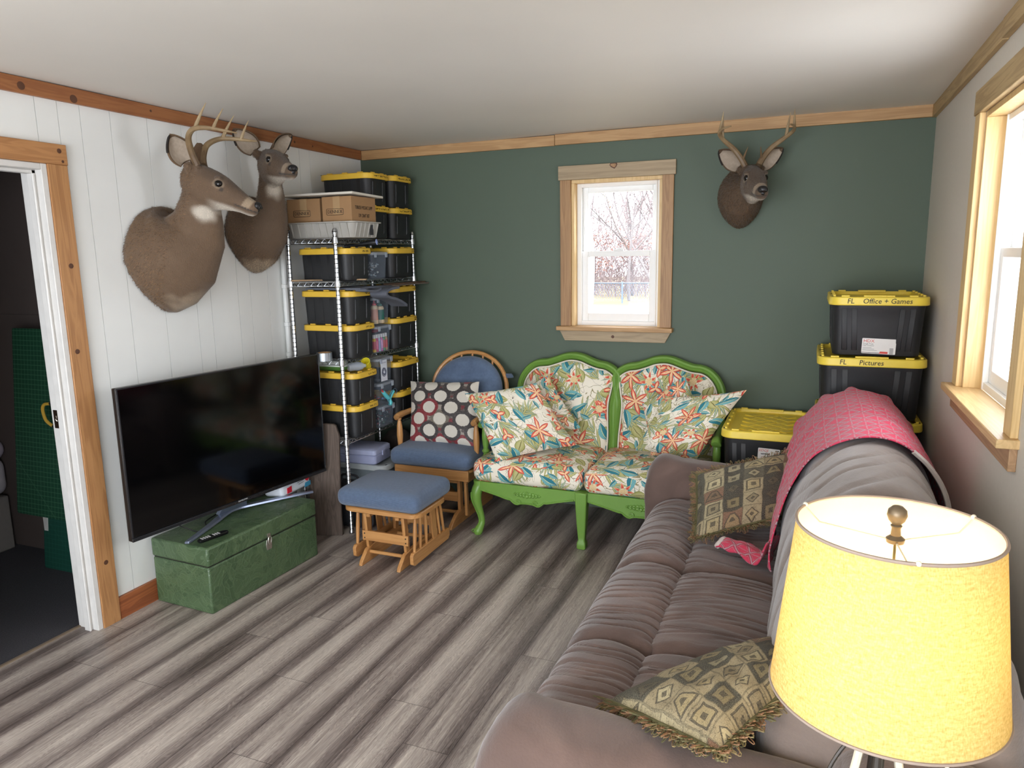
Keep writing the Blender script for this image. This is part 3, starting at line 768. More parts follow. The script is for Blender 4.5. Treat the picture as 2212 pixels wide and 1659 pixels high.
bottle('white bottle with red mark left of the red nozzle glue', (0.365, -0.588, gz), 0.02, 0.10, wht, wht, lab=P_('white_red_label', (214, 150, 150)), group='glue bottles in the clear box', name='glue_bottle')
pz = LV[2]+0.0055
for i, (c1, c2, nm) in enumerate([((224, 178, 52), (206, 84, 96), 'yellow'), ((198, 70, 120), (222, 110, 150), 'magenta'), ((186, 192, 222), (160, 168, 210), 'lavender'), ((214, 120, 186), (224, 170, 214), 'pink'), ((86, 156, 112), (200, 92, 96), 'green'), ((188, 150, 110), (206, 86, 90), 'tan')]):
    bottle(f'small craft paint bottle with white cap and {nm} body', (0.420, -0.592+0.0265*i, pz), 0.0118, 0.108, P_(nm+'_paint', c1), wht, lab=P_(nm+'_label', c2), group='paint bottles in the clear box', name='paint_bottle')
o = MB().ball((0, 0, 0), (0.028, 0.03, 0.016), 14, 8).build('red_jar', P_('red_translucent', (150, 40, 50), 0.3)); o.location = (0.385, -0.535, pz+0.128)
tag(o, 'dark red lump of plastic lying on top of the paint bottles', 'jar')
# glue gun
tq = P_('turquoise_plastic', (94, 196, 204), 0.35)
t = thing('glue_gun', 'turquoise hot glue gun lying against the middle clear box front', 'glue gun', (0.472, -0.545, LV[3]+0.156))
mb = MB(); mb.tube([(0, -0.055, 0.078), (0, -0.02, 0.045), (0, 0.015, 0.02)], [0.011, 0.014, 0.012], 10); mb.build('barrel', tq, t)
mb = MB(); mb.tube([(0, 0.015, 0.022), (0.002, 0.045, 0.052), (0.002, 0.062, 0.062)], [0.012, 0.012, 0.011], 10); mb.tube([(0, 0.012, 0.02), (0.004, 0.02, -0.005), (0.004, 0.012, -0.018)], [0.013, 0.014, 0.012], 10); mb.build('grip', tq, t)
mb = MB(); mb.tube([(0, -0.055, 0.078), (0, -0.072, 0.094)], [0.006, 0.0025], 8); mb.build('nozzle', red, t)
mb = MB(); mb.tube(spline([(0.005, 0.012, -0.014), (0.009, -0.012, 0.006), (0.009, 0.02, 0.048), (0.006, 0.07, 0.078), (0.006, 0.098, 0.062), (0.006, 0.088, 0.044), (0.006, 0.07, 0.05)], 6), 0.0022, 6); mb.build('power_cord', P_('blue_grey_cord', (70, 92, 112)), t)
def clutter(label, x0, x1, y0, y1, z0, hh, n, cols, seed, name):
    q = random.Random(seed); mats = [P_(f'{name}_{i}', c, 0.3) for i, c in enumerate(cols)]
    root = thing(name, label, 'odds and ends', (0, 0, 0)); root['kind'] = 'stuff'
    mbs = [MB() for _ in mats]
    for k in range(n):
        m_ = mbs[k % len(mats)]; c = Vector((q.uniform(x0, x1), q.uniform(y0, y1), z0+0.01+q.random()*hh))
        ty = k % 3
        if ty == 0: m_.ball(c, (q.uniform(0.004, 0.010),)*3, 8, 6)
        elif ty == 1:
            d = Vector((q.uniform(-1, 1), q.uniform(-1, 1), q.uniform(-.5, .5)))*0.018; m_.tube([c-d, c+Vector((0, 0, 0.004)), c+d], 0.003, 5)
        else: m_.box(c, (q.uniform(.008, .02), q.uniform(.008, .02), q.uniform(.004, .014)), Matrix.Rotation(q.uniform(0, 3), 3, 'Z') @ Matrix.Rotation(q.uniform(-.5, .5), 3, 'X'))
    for i, m_ in enumerate(mbs): m_.build('pieces', mats[i], root)
    return root
clutter('tangle of pale plastic pieces inside the topmost clear box', 0.16, 0.435, -0.595, -0.465, LV[1]+0.008, 0.085, 90, [(206, 206, 202), (160, 170, 176), (120, 138, 148)], 3, 'craft_supplies')
clutter('tangle of dark green and silver bits inside the lowest clear box', 0.16, 0.435, -0.592, -0.46, LV[3]+0.008, 0.085, 110, [(58, 92, 84), (206, 212, 218), (40, 52, 50), (132, 52, 62)], 4, 'holiday_bits')
clutter('loose coloured craft bits inside the middle clear box', 0.16, 0.43, -0.592, -0.46, LV[3]+0.153, 0.03, 40, [(120, 140, 190), (180, 60, 60), (150, 150, 160)], 5, 'craft_bits')

# odds on the shelving
t = thing('duct_tape', 'roll of silver duct tape lying on the third wire shelf', 'tape roll', (0.305, -0.913, LV[2]+0.0))
t.location = (0.335, -0.9135, LV[2]+0.001)
mb = MB(); n_ = 28
mb.lathe([(0.036, 0.0), (0.044, 0.0), (0.044, 0.047), (0.036, 0.047), (0.036, 0.0)], n_); tp_ = mb.build('tape_roll', plain('silver_tape', (176, 184, 190), 0.3, 0.6, var=0.02), t)
MB().lathe([(0.034, 0.0), (0.0361, 0.0), (0.0361, 0.048), (0.034, 0.048), (0.034, 0.0)], n_).build('cardboard_core', M['cardboard'], t)
t.location.x = 0.318; t.location.y = -0.960
zl = LV[3]+0.3915
gm = (lambda g: g.out(g.ramp(g.sep(g.co())[2], [(0.0, lin((72, 112, 52))), (0.028, lin((76, 120, 56))), (0.031, lin((186, 192, 186))), (0.06, lin((170, 176, 172)))], 'CONSTANT'), 0.3))(G('printed_bag_plastic'))
t = thing('plastic_bottle', 'clear bottle with green and white label lying on tote lid near the post', 'bottle', (0.27, -0.825, zl), 0.0, 'bottles lying on the tote lid')
MB().lathe([(0, -0.10), (0.034, -0.10), (0.038, -0.09), (0.038, 0.075), (0.024, 0.10), (0.015, 0.105)], 16, (0, 0, 0.038), (1, 0.05, 0)).build('bottle_body', gm, t)
t = thing('plastic_bottle', 'empty clear plastic bottle lying right of the shelving post on tote lid', 'bottle', (0.41, -0.79, zl), 0.0, 'bottles lying on the tote lid')
MB().lathe([(0, -0.045), (0.022, -0.045), (0.027, -0.035), (0.025, -0.01), (0.028, 0.01), (0.024, 0.035), (0.011, 0.055), (0.011, 0.062)], 14, (0, 0, 0.028), (0.6, 0.8, 0)).build('bottle_body', M['clear_lid'], t)
t = thing('yellow_tub', 'small yellow paper tub tipped over on the tote lid', 'tub', (0.43, -0.70, zl), 0.0)
MB().lathe([(0, -0.03), (0.021, -0.03), (0.026, 0.028), (0.027, 0.032), (0.024, 0.032), (0.019, -0.02)], 18, (0, 0, 0.031), (0.25, -0.75, 0.62)).build('tub_body', P_('yellow_tub_plastic', (226, 214, 54)), t)
t = thing('purple_case', 'dark purple box behind the clear box with paper sheet', 'box', (0.28, -0.64, LV[3]+0.391))
MB().box((0.0, 0.0, 0.03), (0.24, 0.03, 0.06)).build('case_body', P_('purple_plastic', (66, 28, 84)), t, 0.003)
t.location = (0.28, -0.605+0.0, zl+0.03); bpy.data.objects.remove(t.children[0]); bpy.data.objects.remove(t)
# felt roll
fm = plain('slate_grey_felt', (92, 96, 106), 0.95, var=0.06, scale=200, bump=0.25)
t = thing('felt_sheet', 'folded slate grey felt sheet drooping from between shelf and totes', 'felt', (0, 0, 0))
prof = spline([(-0.87, 1.462), (-0.72, 1.468), (-0.60, 1.464), (-0.535, 1.452), (-0.50, 1.440)], 6)
mb = MB(); lay = 0.007
def felt(path, x0, x1, thick=0.012):
    n = len(path); up = []; dn = []
    for i, (y, z) in enumerate(path):
        a = path[max(i-1, 0)]; b = path[min(i+1, n-1)]; ty, tz = b[0]-a[0], b[1]-a[1]; l_ = math.hypot(ty, tz); ny, nz = -tz/l_, ty/l_
        up.append((y+ny*thick/2, z+nz*thick/2)); dn.append((y-ny*thick/2, z-nz*thick/2))
    poly = up+dn[::-1]
    mb.loft([[(x, y, z) for y, z in poly] for x in (x0, (x0*2+x1)/3, x1)])
path = spline([(-0.86, 1.456), (-0.74, 1.461), (-0.62, 1.455), (-0.53, 1.452), (-0.513, 1.456)], 6)
felt(path, 0.14, 0.52)
fold = spline([(-0.56, 1.452), (-0.66, 1.446), (-0.705, 1.425), (-0.68, 1.402), (-0.60, 1.385), (-0.53, 1.363), (-0.475, 1.338)], 8)
felt(fold, 0.486, 0.60, 0.014)
felt(spline([(-0.86, 1.449), (-0.76, 1.440), (-0.70, 1.452)], 6), 0.486, 0.56)
mb.build('felt_layers', fm, t)
wb = wood('raw_slat_wood', (176, 146, 110), (140, 110, 78), 1, 0.7)
o = MB().bar((0.0, 0, 0), (0.50, 0.06, 0.0), 0.03, 0.008, (0, 1, 0)).build('wooden_slat', wb, None, 0.001)
o.location = (0.10, -0.927, LV[1]+0.006); o.scale = (0.86, 1, 1); o.rotation_euler = (0, 0, R(14)); tag(o, 'thin wooden slat lying under the tote on the second shelf', 'slat')
o = MB().bar((0, 0, 0), (0, 0.62, 0.0), 0.10, 0.008, (1, 0, 0)).build('thin_board', wood('grey_old_board', (126, 112, 100), (92, 80, 70), 1, 0.8), None, 0.001)
o.location = (0.455, -0.645, LV[1]-0.0395); tag(o, 'weathered thin board on the far tote lid under the second shelf', 'board', 'thin boards lying on the far tote lid')
o.location.z = LV[2]+0.409
o.location.y = -0.50; o.scale = (1, 0.78, 1)
o = MB().bar((0, 0, 0), (0, 0.42, 0.0), 0.07, 0.007, (1, 0, 0)).build('thin_board', wood('brown_old_board', (110, 84, 66), (80, 58, 44), 1, 0.8), None, 0.001)
o.location = (0.445, -0.44, LV[2]+0.417); tag(o, 'dark brown thin board lying upon the weathered one', 'board', 'thin boards lying on the far tote lid')
t = thing('flashlight', 'dark flashlight with blue ringed lens on the top bay tote lid', 'flashlight', (0.43, -0.66, LV[1]+0.212))
ax = Vector((0.93, 0.3, 0.12)).normalized()
MB().lathe([(0, -0.12), (0.011, -0.12), (0.012, 0.03), (0.017, 0.05), (0.017, 0.075), (0, 0.075)], 14, (0, 0, 0), ax).build('flashlight_body', M['tote_black'], t)
MB().lathe([(0.0, 0.0752), (0.011, 0.0755), (0.0, 0.0758)], 14, (0, 0, 0), ax).build('lens', P_('blue_lens', (24, 36, 120), 0.2), t)
tor = MB(); q = Vector((0, 0, 1)).rotation_difference(ax)
tor.tube([tuple(q @ Vector((0.0145*math.cos(a), 0.0145*math.sin(a), 0.076))) for a in [2*PI*i/18 for i in range(19)]], 0.003, 6); tor.build('lens_ring', P_('pale_blue_ring', (160, 176, 226), 0.3), t)

# under the lowest shelf
t, d = make_tote('pale grey tote with lid standing on the floor under the shelving', (0.315, -0.52, 0.0), 0.42, 0.38, 0.36, 0.0, None, lidm=plain('pale_grey_lid', (158, 164, 166), 0.45), bodym=plain('grey_tote_plastic', (112, 122, 128), 0.45), tabs=False)
t = thing('plastic_case', 'lavender grey plastic case resting on the grey tote lid', 'case', (0.29, -0.60, 0.361), R(4))
mb = MB(); mb.loft([ring3(0.30, 0.20, 0.02, 0.0), ring3(0.31, 0.21, 0.02, 0.006), ring3(0.31, 0.21, 0.02, 0.05), ring3(0.30, 0.20, 0.02, 0.056)]); mb.build('case_bottom', plain('lavender_case_plastic', (150, 156, 186), 0.35), t)
mb = MB(); mb.loft([ring3(0.30, 0.20, 0.02, 0.056), ring3(0.312, 0.212, 0.02, 0.060), ring3(0.312, 0.212, 0.02, 0.088), ring3(0.29, 0.19, 0.02, 0.096)]); mb.box((0.158, 0, 0.056), (0.008, 0.03, 0.03)); mb.build('case_lid', plain('lavender_case_lid', (160, 166, 194), 0.35), t)
t = thing('soft_case', 'black soft travel case on the floor in front of the grey tote', 'case', (0.33, -0.80, 0.0))
bk = plain('black_nylon', (26, 26, 30), 0.75, var=0.1, scale=200, bump=0.1)
mb = MB(); mb.rbox((0, 0, 0.14), (0.36, 0.14, 0.28), 0.05, 8); mb.build('case_shell', bk, t)
mb = MB(); mb.tube([(x, -0.035, z+0.14) for x, z in rr2(0.355, 0.275, 0.05, 5)]+[(0.1775-0.0, -0.035, 0.14+0.0875)], 0.006, 6); mb.build('zip', plain('dark_zip', (44, 44, 48), 0.5), t)
mb = MB(); mb.tube(spline([(-0.06, 0, 0.275), (-0.05, 0, 0.315), (0.05, 0, 0.315), (0.06, 0, 0.275)], 5), 0.008, 6); mb.build('carry_handle', bk, t)
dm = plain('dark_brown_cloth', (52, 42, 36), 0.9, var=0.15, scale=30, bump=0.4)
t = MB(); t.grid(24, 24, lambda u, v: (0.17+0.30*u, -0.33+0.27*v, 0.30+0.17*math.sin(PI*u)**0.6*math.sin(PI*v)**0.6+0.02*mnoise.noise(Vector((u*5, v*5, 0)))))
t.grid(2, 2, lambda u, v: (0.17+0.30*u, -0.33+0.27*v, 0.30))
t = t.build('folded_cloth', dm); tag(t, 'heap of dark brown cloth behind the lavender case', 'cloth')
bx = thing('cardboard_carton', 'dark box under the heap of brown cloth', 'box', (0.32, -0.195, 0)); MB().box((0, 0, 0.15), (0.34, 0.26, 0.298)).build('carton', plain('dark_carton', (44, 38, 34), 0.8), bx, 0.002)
# weathered board
wbm = wood('weathered_barn_board', (106, 92, 82), (62, 52, 46), 2, 0.85, 0.10, (36, 28, 24), ring=12)
t = thing('barn_board', 'weathered grey brown plank standing upright beside the television', 'board', (0.285, -0.955, 0.0), R(18))
q = random.Random(5); n_ = 13; xs = [-0.095+0.19*i/(n_-1) for i in range(n_)]
poly = [(-0.095, 0.0), (0.098, 0.0)]+[(0.094+0.006*mnoise.noise(Vector((z*9, 0, 1))), z) for z in [0.1*i for i in range(1, 7)]]
poly += [(0.078, 0.662)]+[(x, 0.668+q.uniform(-0.006, 0.006)) for x in reversed(xs[1:-2])]+[(-0.095, 0.655)]
mb = MB(); mb.prism(poly, -0.012, 0.012, lambda u, v, w: (u, w+0.05*(v/0.67)-0.02, v)); mb.build('plank', wbm, t, 0.003)
MB().ball((0.02, -0.0165+0.035, 0.535), (0.016, 0.004, 0.014), 12, 6).build('knot', M['knot'], t)
MB().ball((-0.01, -0.0165+0.044, 0.605), (0.005, 0.003, 0.007), 8, 6).build('nail_hole', M['slot'], t)
t.location.y = -0.985
# ---------------------------------------------------------------- deer mounts
def fur_mat():
    g = G('deer_fur'); c = g.attr('Col').outputs['Color']; v = g.co()
    n = g.noise(g.map(v, (90, 90, 35)), 1.0, 4, 0.6); n2 = g.noise(v, 14, 3)
    col = g.mix(g.m('MULTIPLY', n, 0.55), g.mix(0.42, c, (0.02, 0.012, 0.008, 1)), c)
    col = g.mix(g.m('MULTIPLY', n2, 0.25), col, g.mix(0.3, c, (0.5, 0.4, 0.3, 1)))
    nn = g.noise(g.map(v, (260, 260, 80)), 1.0, 2)
    return g.out(col, 0.8, 0.0, g.bump(nn, 0.5, 0.004), Sheen_Weight=0.15)
M['fur'] = fur_mat()
M['strand'] = (lambda g: g.out(g.attr('Col').outputs['Color'], 0.75))(G('fur_strands'))
M['eye'] = plain('dark_glass_eye', (14, 9, 7), 0.05, var=0.0)
M['nose'] = plain('black_nose_leather', (22, 20, 21), 0.3, bump=0.3, scale=300)
M['antler'] = (lambda g: g.out(g.ramp(g.m('ADD', g.m('MULTIPLY', g.noise(g.map(g.co(), (20, 20, 20)), 1.0, 4), 0.5), g.m('MULTIPLY', g.attr('Col').outputs['Fac'], 0.5)),
     [(0.2, lin((86, 66, 46))), (0.5, lin((128, 106, 76))), (0.85, lin((176, 156, 120)))]), 0.5, 0.0, g.bump(g.noise(g.map(g.co(), (150, 150, 30)), 1.0, 2), 0.3, 0.002)))(G('antler_bone'))

def remesh(mb, voxel, iters):
    me = bpy.data.meshes.new('tmp'); me.from_pydata([tuple(v) for v in mb.v], [], mb.f)
    bm = bmesh.new(); bm.from_mesh(me); bmesh.ops.recalc_face_normals(bm, faces=bm.faces); bm.to_mesh(me); bm.free()
    o = bpy.data.objects.new('tmp', me); COL.objects.link(o)
    r = o.modifiers.new('r', 'REMESH'); r.mode = 'VOXEL'; r.voxel_size = voxel
    s = o.modifiers.new('s', 'SMOOTH'); s.factor = 0.5; s.iterations = iters
    dg = bpy.context.evaluated_depsgraph_get(); dg.update()
    out = bpy.data.meshes.new_from_object(o.evaluated_get(dg))
    bpy.data.objects.remove(o); bpy.data.meshes.remove(me)
    return out
def set_col(me, cols):
    a = me.color_attributes.new('Col', 'FLOAT_COLOR', 'POINT')
    a.data.foreach_set('color', np.asarray(cols, np.float32).ravel())

def deer(name, label, base, secs, poll, yaw, pitch, hs, antlers=True, seed=1, light=1.0, ear_up=1.0, tip_dark=True, patch=None, beam=None, ear_tip=(-0.30, 0.70, 0.62), ear_face=(0.72, 0.45, -0.10), brow=True):
    """secs: (centre, facing yaw, tilt deg, half width, half depth, pointed-bottom factor)"""
    root = thing(name, label, 'mounted deer head', base)
    B0 = Vector(base)
    f = Vector((math.cos(yaw)*math.cos(pitch), math.sin(yaw)*math.cos(pitch), math.sin(pitch)))
    l = Vector((0, 0, 1)).cross(f).normalized(); u = f.cross(l); O = Vector(poll)
    W_ = lambda c: O+(f*c[0]+l*c[1]+u*c[2])*hs-B0
    mb = MB(); rings = []; n = 28
    for C, ya, ti, a, b, pt in secs:
        F = Vector((math.cos(ya), math.sin(ya), 0)); lat = Vector((-math.sin(ya), math.cos(ya), 0)); t = R(ti)
        sec = Vector((0, 0, 1))*math.cos(t)-F*math.sin(t)
        ring = []
        for k in range(n):
            p = 2*PI*k/n; cx, sx = math.cos(p), math.sin(p)
            w = 1-pt*max(0, -sx)**1.5
            wob = 1+0.02*mnoise.noise(Vector((cx*2, sx*2, seed+C[0]*7)))
            ring.append(Vector(C)-B0+(lat*a*cx*w+sec*b*sx)*wob)
        rings.append(ring)
    mb.loft(rings)
    hd = [(-0.075, 0.030, 0.036, -0.060), (-0.045, 0.048, 0.058, -0.098), (0.0, 0.060, 0.068, -0.135), (0.045, 0.063, 0.068, -0.142), (0.09, 0.066, 0.065, -0.138), (0.128, 0.064, 0.058, -0.126), (0.155, 0.057, 0.050, -0.113), (0.185, 0.050, 0.038, -0.102),
          (0.215, 0.043, 0.026, -0.094), (0.248, 0.039, 0.013, -0.088), (0.275, 0.038, 0.003, -0.087), (0.30, 0.037, -0.003, -0.087), (0.318, 0.033, -0.008, -0.083), (0.332, 0.024, -0.016, -0.072), (0.339, 0.010, -0.030, -0.052)]
    rings = []
    for x, w, t, b in hd:
        zc = t*0.45+b*0.55; ring = []
        for k in range(24):
            p = 2*PI*k/24; cx, sx = math.cos(p), math.sin(p)
            ww = w*(1.0 if sx > 0 else 1-0.45*(-sx)**1.6)
            ring.append(W_((x, ww*abs(cx)**0.85*(1 if cx > 0 else -1), zc+(t-zc if sx > 0 else zc-b)*abs(sx)**0.9*(1 if sx > 0 else -1))))
        rings.append(ring)
    mb.loft(rings)
    for s in (-1, 1):   # brow ridge, ear base, pedicle
        mb.ball(W_((0.118, 0.048*s, 0.036)), (0.020*hs, 0.020*hs, 0.014*hs), 10, 6)
        mb.tube([W_((-0.02, 0.035*s, 0.02)), W_((-0.045, 0.066*s, 0.048))], [0.026*hs, 0.022*hs], 10)
        if antlers: mb.tube([W_((0.0, 0.03*s, 0.03)), W_((-0.006, 0.034*s, 0.062))], [0.022*hs, 0.018*hs], 10)
    me = remesh(mb, 0.0055, 6)
    nv = len(me.vertices); co = np.zeros(nv*3, np.float32); me.vertices.foreach_get('co', co); co = co.reshape(-1, 3)
    rel = (co-np.array(O-B0))/hs; hx = rel @ np.array(f); hy = rel @ np.array(l); hz = rel @ np.array(u)
    base_c = np.array(lin((102*light, 78*light, 54*light))[:3]); dark = np.array(lin((74*light, 56*light, 40*light))[:3]); pale = np.array(lin((176, 156, 130))[:3]); white = np.array(lin((216, 206, 190))[:3]); black = np.array(lin((26, 22, 20))[:3])
    col = np.tile(base_c, (nv, 1))
    def mixc(mask, c): nonlocal col; col = col*(1-mask[:, None])+c*mask[:, None]
    sm = lambda v, a, b: np.clip((v-a)/(b-a), 0, 1)**2*(3-2*np.clip((v-a)/(b-a), 0, 1))
    wob = np.array([mnoise.noise(Vector(c*22)) for c in co])
    inhead = sm(hx, -0.03, 0.03)
    mixc(inhead*sm(hz+0.006*wob, -0.01, 0.03)*0.75, dark)                       # dark crown and bridge
    mixc(inhead*sm(hx, 0.15, 0.24)*sm(hz, -0.045, -0.015)*0.5, dark)
    tx, tz = hx-0.085, hz+0.160                                                  # white throat patch
    mixc(1-sm(np.sqrt((tx/0.056)**2+(tz/0.046)**2+(hy/0.066)**2)+0.3*wob, 0.45, 1.3), white)
    mixc(inhead*sm(-hz-0.004*wob, 0.066, 0.086)*sm(hx, 0.08, 0.18)*sm(hz, -0.150, -0.128)*0.95, white)  # chin and lower jaw
    ring = np.sqrt((hx-0.128)**2+(hz-0.012)**2*1.4); out = sm(np.abs(hy), 0.035, 0.05)
    mixc((1-sm(ring+0.004*wob, 0.022, 0.033))*out*0.5, pale); mixc((1-sm(ring, 0.017, 0.0215))*out, black)
    mixc((1-sm(np.abs(hx-0.151), 0.006, 0.012))*(1-sm(np.abs(hz+0.010), 0.006, 0.014))*out*0.8, black)   # tear line
    mixc((1-sm(np.abs(hx-0.285-0.25*(hz+0.03)), 0.014, 0.026))*sm(hz, -0.058, -0.044)*0.7, pale)          # pale band behind nose
    mz = -0.056+0.03*np.clip(0.26-hx, 0, 0.1)*-1.0
    mixc((1-sm(np.abs(hz-mz), 0.0025, 0.005))*sm(hx, 0.215, 0.235), black)      # mouth
    if patch: mixc((1-sm(np.linalg.norm((co+np.array(B0)-np.array(patch[0]))/np.array(patch[1]), axis=1)+0.3*wob, 0.55, 1.1))*0.6, pale)
    body_shade = np.array([0.5+0.5*mnoise.noise(Vector(c*6)) for c in co])
    col = col*(0.86+0.28*body_shade[:, None])
    rgba = np.concatenate([col, np.ones((nv, 1))], 1)
    set_col(me, rgba); me.materials.clear()
    mesh_obj('body', me, M['fur'], root, 0, True, 180)
    # short hair over the hide
    me.calc_loop_triangles()
    rs = np.random.RandomState(seed); nf = len(me.polygons)
    ctr = np.zeros(nf*3, np.float32); me.polygons.foreach_get('center', ctr); ctr = ctr.reshape(-1, 3)
    nor = np.zeros(nf*3, np.float32); me.polygons.foreach_get('normal', nor); nor = nor.reshape(-1, 3)
    area = np.zeros(nf, np.float32); me.polygons.foreach_get('area', area)
    v0 = np.zeros(nf, np.int32); me.polygons.foreach_get('loop_start', v0); lv = np.zeros(len(me.loops), np.int32); me.loops.foreach_get('vertex_index', lv); vi = lv[v0]
    N = 17000; pick = rs.choice(nf, N, p=area/area.sum())
    c = ctr[pick]+rs.uniform(-0.003, 0.003, (N, 3)); nn = nor[pick]
    away = -np.array(f)*0.8+np.array((0, 0, -0.9)); flow = np.where((hx[vi[pick]] > 0.0)[:, None], -np.array(f)+np.array((0, 0, -0.2)), away)
    flow = flow+rs.normal(0, 0.25, (N, 3)); flow -= nn*(flow*nn).sum(1)[:, None]; flow /= np.linalg.norm(flow, axis=1)[:, None]+1e-6
    L = np.where(hx[vi[pick]] > 0.02, 0.005, 0.0105)*rs.uniform(0.6, 1.4, N)
    edge = np.linalg.norm(c, axis=1) > 0.2
    d = flow*0.9+nn*0.32; side = np.cross(d, nn); side /= np.linalg.norm(side, axis=1)[:, None]+1e-6
    keep = ~((ring[vi[pick]] < 0.024) & (out[vi[pick]] > 0.3)) & (hx[vi[pick]] < 0.30)
    w = np.where(hx[vi[pick]] > 0.02, 0.0007, 0.0013)[:, None]
    V = np.stack([c-side*w, c+side*w, c+d*L[:, None]], 1)[keep].reshape(-1, 3)
    CC = np.repeat((rgba[vi[pick]]*np.concatenate([rs.uniform(0.45, 1.7, (N, 1))]*3+[np.ones((N, 1))], 1))[keep], 3, 0)
    hm = bpy.data.meshes.new('fur'); k = len(V)//3
    hm.from_pydata(V.tolist(), [], np.arange(3*k).reshape(-1, 3).tolist()); set_col(hm, CC)
    fo_ = mesh_obj('fur', hm, M['strand'], root, 0, False); fo_['kind'] = 'stuff'
    # eyes, nose, ears, antlers
    for s in (-1, 1):
        MB().ball(W_((0.128, 0.0470*s, 0.011)), 0.0195*hs, 14, 10).build('eye', M['eye'], root)
    nb = MB(); q = Matrix((f, l, u)).transposed()
    nb.ball(W_((0.326, 0, -0.024)), (0.020*hs, 0.029*hs, 0.021*hs), 14, 8, q); nb.ball(W_((0.331, 0, -0.042)), (0.011*hs, 0.014*hs, 0.014*hs), 10, 6, q)
    nb.build('nose', M['nose'], root)
    ns = MB()
    for s in (-1, 1): ns.ball(W_((0.341, 0.0150*s, -0.026)), (0.006*hs, 0.006*hs, 0.008*hs), 8, 6, q)
    ns.build('nostrils', M['slot'], root)
    eo = plain(f'ear_back_{seed}', (104*light, 82*light, 60*light), 0.85, var=0.1, scale=60, bump=0.4) if True else None
    for s in (-1, 1):
        e0 = (-0.040, 0.058*s, 0.050); tip = Vector((ear_tip[0], ear_tip[1]*s, ear_tip[2])).normalized(); face = Vector((ear_face[0], ear_face[1]*s, ear_face[2])); face = (face-tip*face.dot(tip)).normalized(); sd = tip.cross(face)
        def ear(u_, v_, off, inset):
            Lh = 0.158; t = v_
            wd = 0.062*(math.sin(PI*(0.12+0.88*t)**0.85))**0.75*(1-inset) if t < 1 else 0
            x = (u_-0.5)*2
            cup = (1-x*x)*(0.030*(1-t)**0.7+0.008)
            p_ = Vector(e0)+tip*(Lh*t*(1-inset*0.25))+sd*(wd*x)-face*(cup*1.0)+face*(off+0.02*t*t)
            return W_(p_)
        mb = MB(); mb.grid(11, 16, lambda a, b: ear(a, b, 0.0, 0.0)); eb = mb.build('ear', eo, root)
        so = eb.modifiers.new('thick', 'SOLIDIFY'); so.thickness = 0.004; so.offset = 0
        mb = MB(); mb.grid(9, 14, lambda a, b: ear(a, 0.04+0.88*b, 0.004, 0.16)); mb.build('ear_lining', M['ear_in'], eb)
        if tip_dark:
            tb_ = MB(); tb_.tube([ear(1.0 if s > 0 else 0.0, b, 0.001, 0.0) for b in [0.55+0.44*i/8 for i in range(9)]], [0.0045]*8+[0.002], 6); tb_.build('ear_rim', M['ear_rim'], eb)
    if antlers:
        bm_ = beam or [(-0.005, 0.036, 0.058), (-0.035, 0.062, 0.105), (-0.05, 0.105, 0.165), (-0.02, 0.150, 0.215), (0.05, 0.172, 0.245), (0.12, 0.158, 0.262), (0.175, 0.128, 0.275)]
        for s in (-1, 1):
            mb = MB(); pts = spline([(x, y*s, z) for x, y, z in bm_], 5); m_ = len(pts)
            rad = [0.0165*(1-i/(m_-1))**0.7+0.0025 for i in range(m_)]
            mb.tube([W_(p) for p in pts], [r*hs for r in rad], 9)
            mb.ball(W_(bm_[0]), 0.021*hs, 10, 6)
            def tine(i, d, ln, r0):
                b0 = Vector(pts[i]); d = Vector(d).normalized()
                mb.tube([W_(b0+d*ln*t+Vector((0.012*t*t, 0, 0.01*t*t))) for t in (0, 0.25, 0.5, 0.75, 1)], [r0*hs*x for x in (1, 0.85, 0.65, 0.42, 0.15)], 8)
            if brow: tine(4, (0.35, -0.25*s, 0.9), 0.075, 0.009)
            tine(16, (0.05, 0.06*s, 1.0), 0.12, 0.0105)
            tine(22, (0.0, -0.12*s, 1.0), 0.095, 0.009)
            ao = mb.build('antler', M['antler'], root)
            zz = np.array([v.co.z for v in ao.data.vertices]); zz = (zz-zz.min())/(zz.max()-zz.min())
            set_col(ao.data, np.stack([zz, zz, zz, np.ones_like(zz)], 1))
    return root
M['ear_in'] = plain('pale_ear_lining', (158, 144, 128), 0.9, var=0.12, scale=70, bump=0.5)
M['ear_rim'] = plain('dark_ear_rim', (34, 28, 24), 0.9)

deer('deer_mount', 'antlered buck in profile, near end of white panelled wall', (0.0, -1.73, 1.62), [
    ((0.003, -1.735, 1.635), 0.0, 0, 0.235, 0.25, 0.45), ((0.03, -1.735, 1.64), 0.0, 4, 0.243, 0.255, 0.45), ((0.085, -1.73, 1.65), 0.12, 14, 0.212, 0.235, 0.4), ((0.140, -1.735, 1.70), 0.25, 34, 0.165, 0.215, 0.25),
    ((0.185, -1.715, 1.765), 0.35, 62, 0.112, 0.150, 0.1), ((0.225, -1.722, 1.83), 0.45, 74, 0.084, 0.112, 0.0), ((0.255, -1.735, 1.90), 0.45, 78, 0.068, 0.090, 0.0), ((0.278, -1.750, 1.97), 0.4, 76, 0.050, 0.068, 0.0)],
    (0.280, -1.760, 2.008), 0.36, -0.39, 0.91, True, 1, 1.0, 1.0, True, ((0.12, -1.68, 1.45), (0.12, 0.16, 0.10)), None, (-0.55, 0.50, 0.66), (0.62, 0.78, -0.05), False)
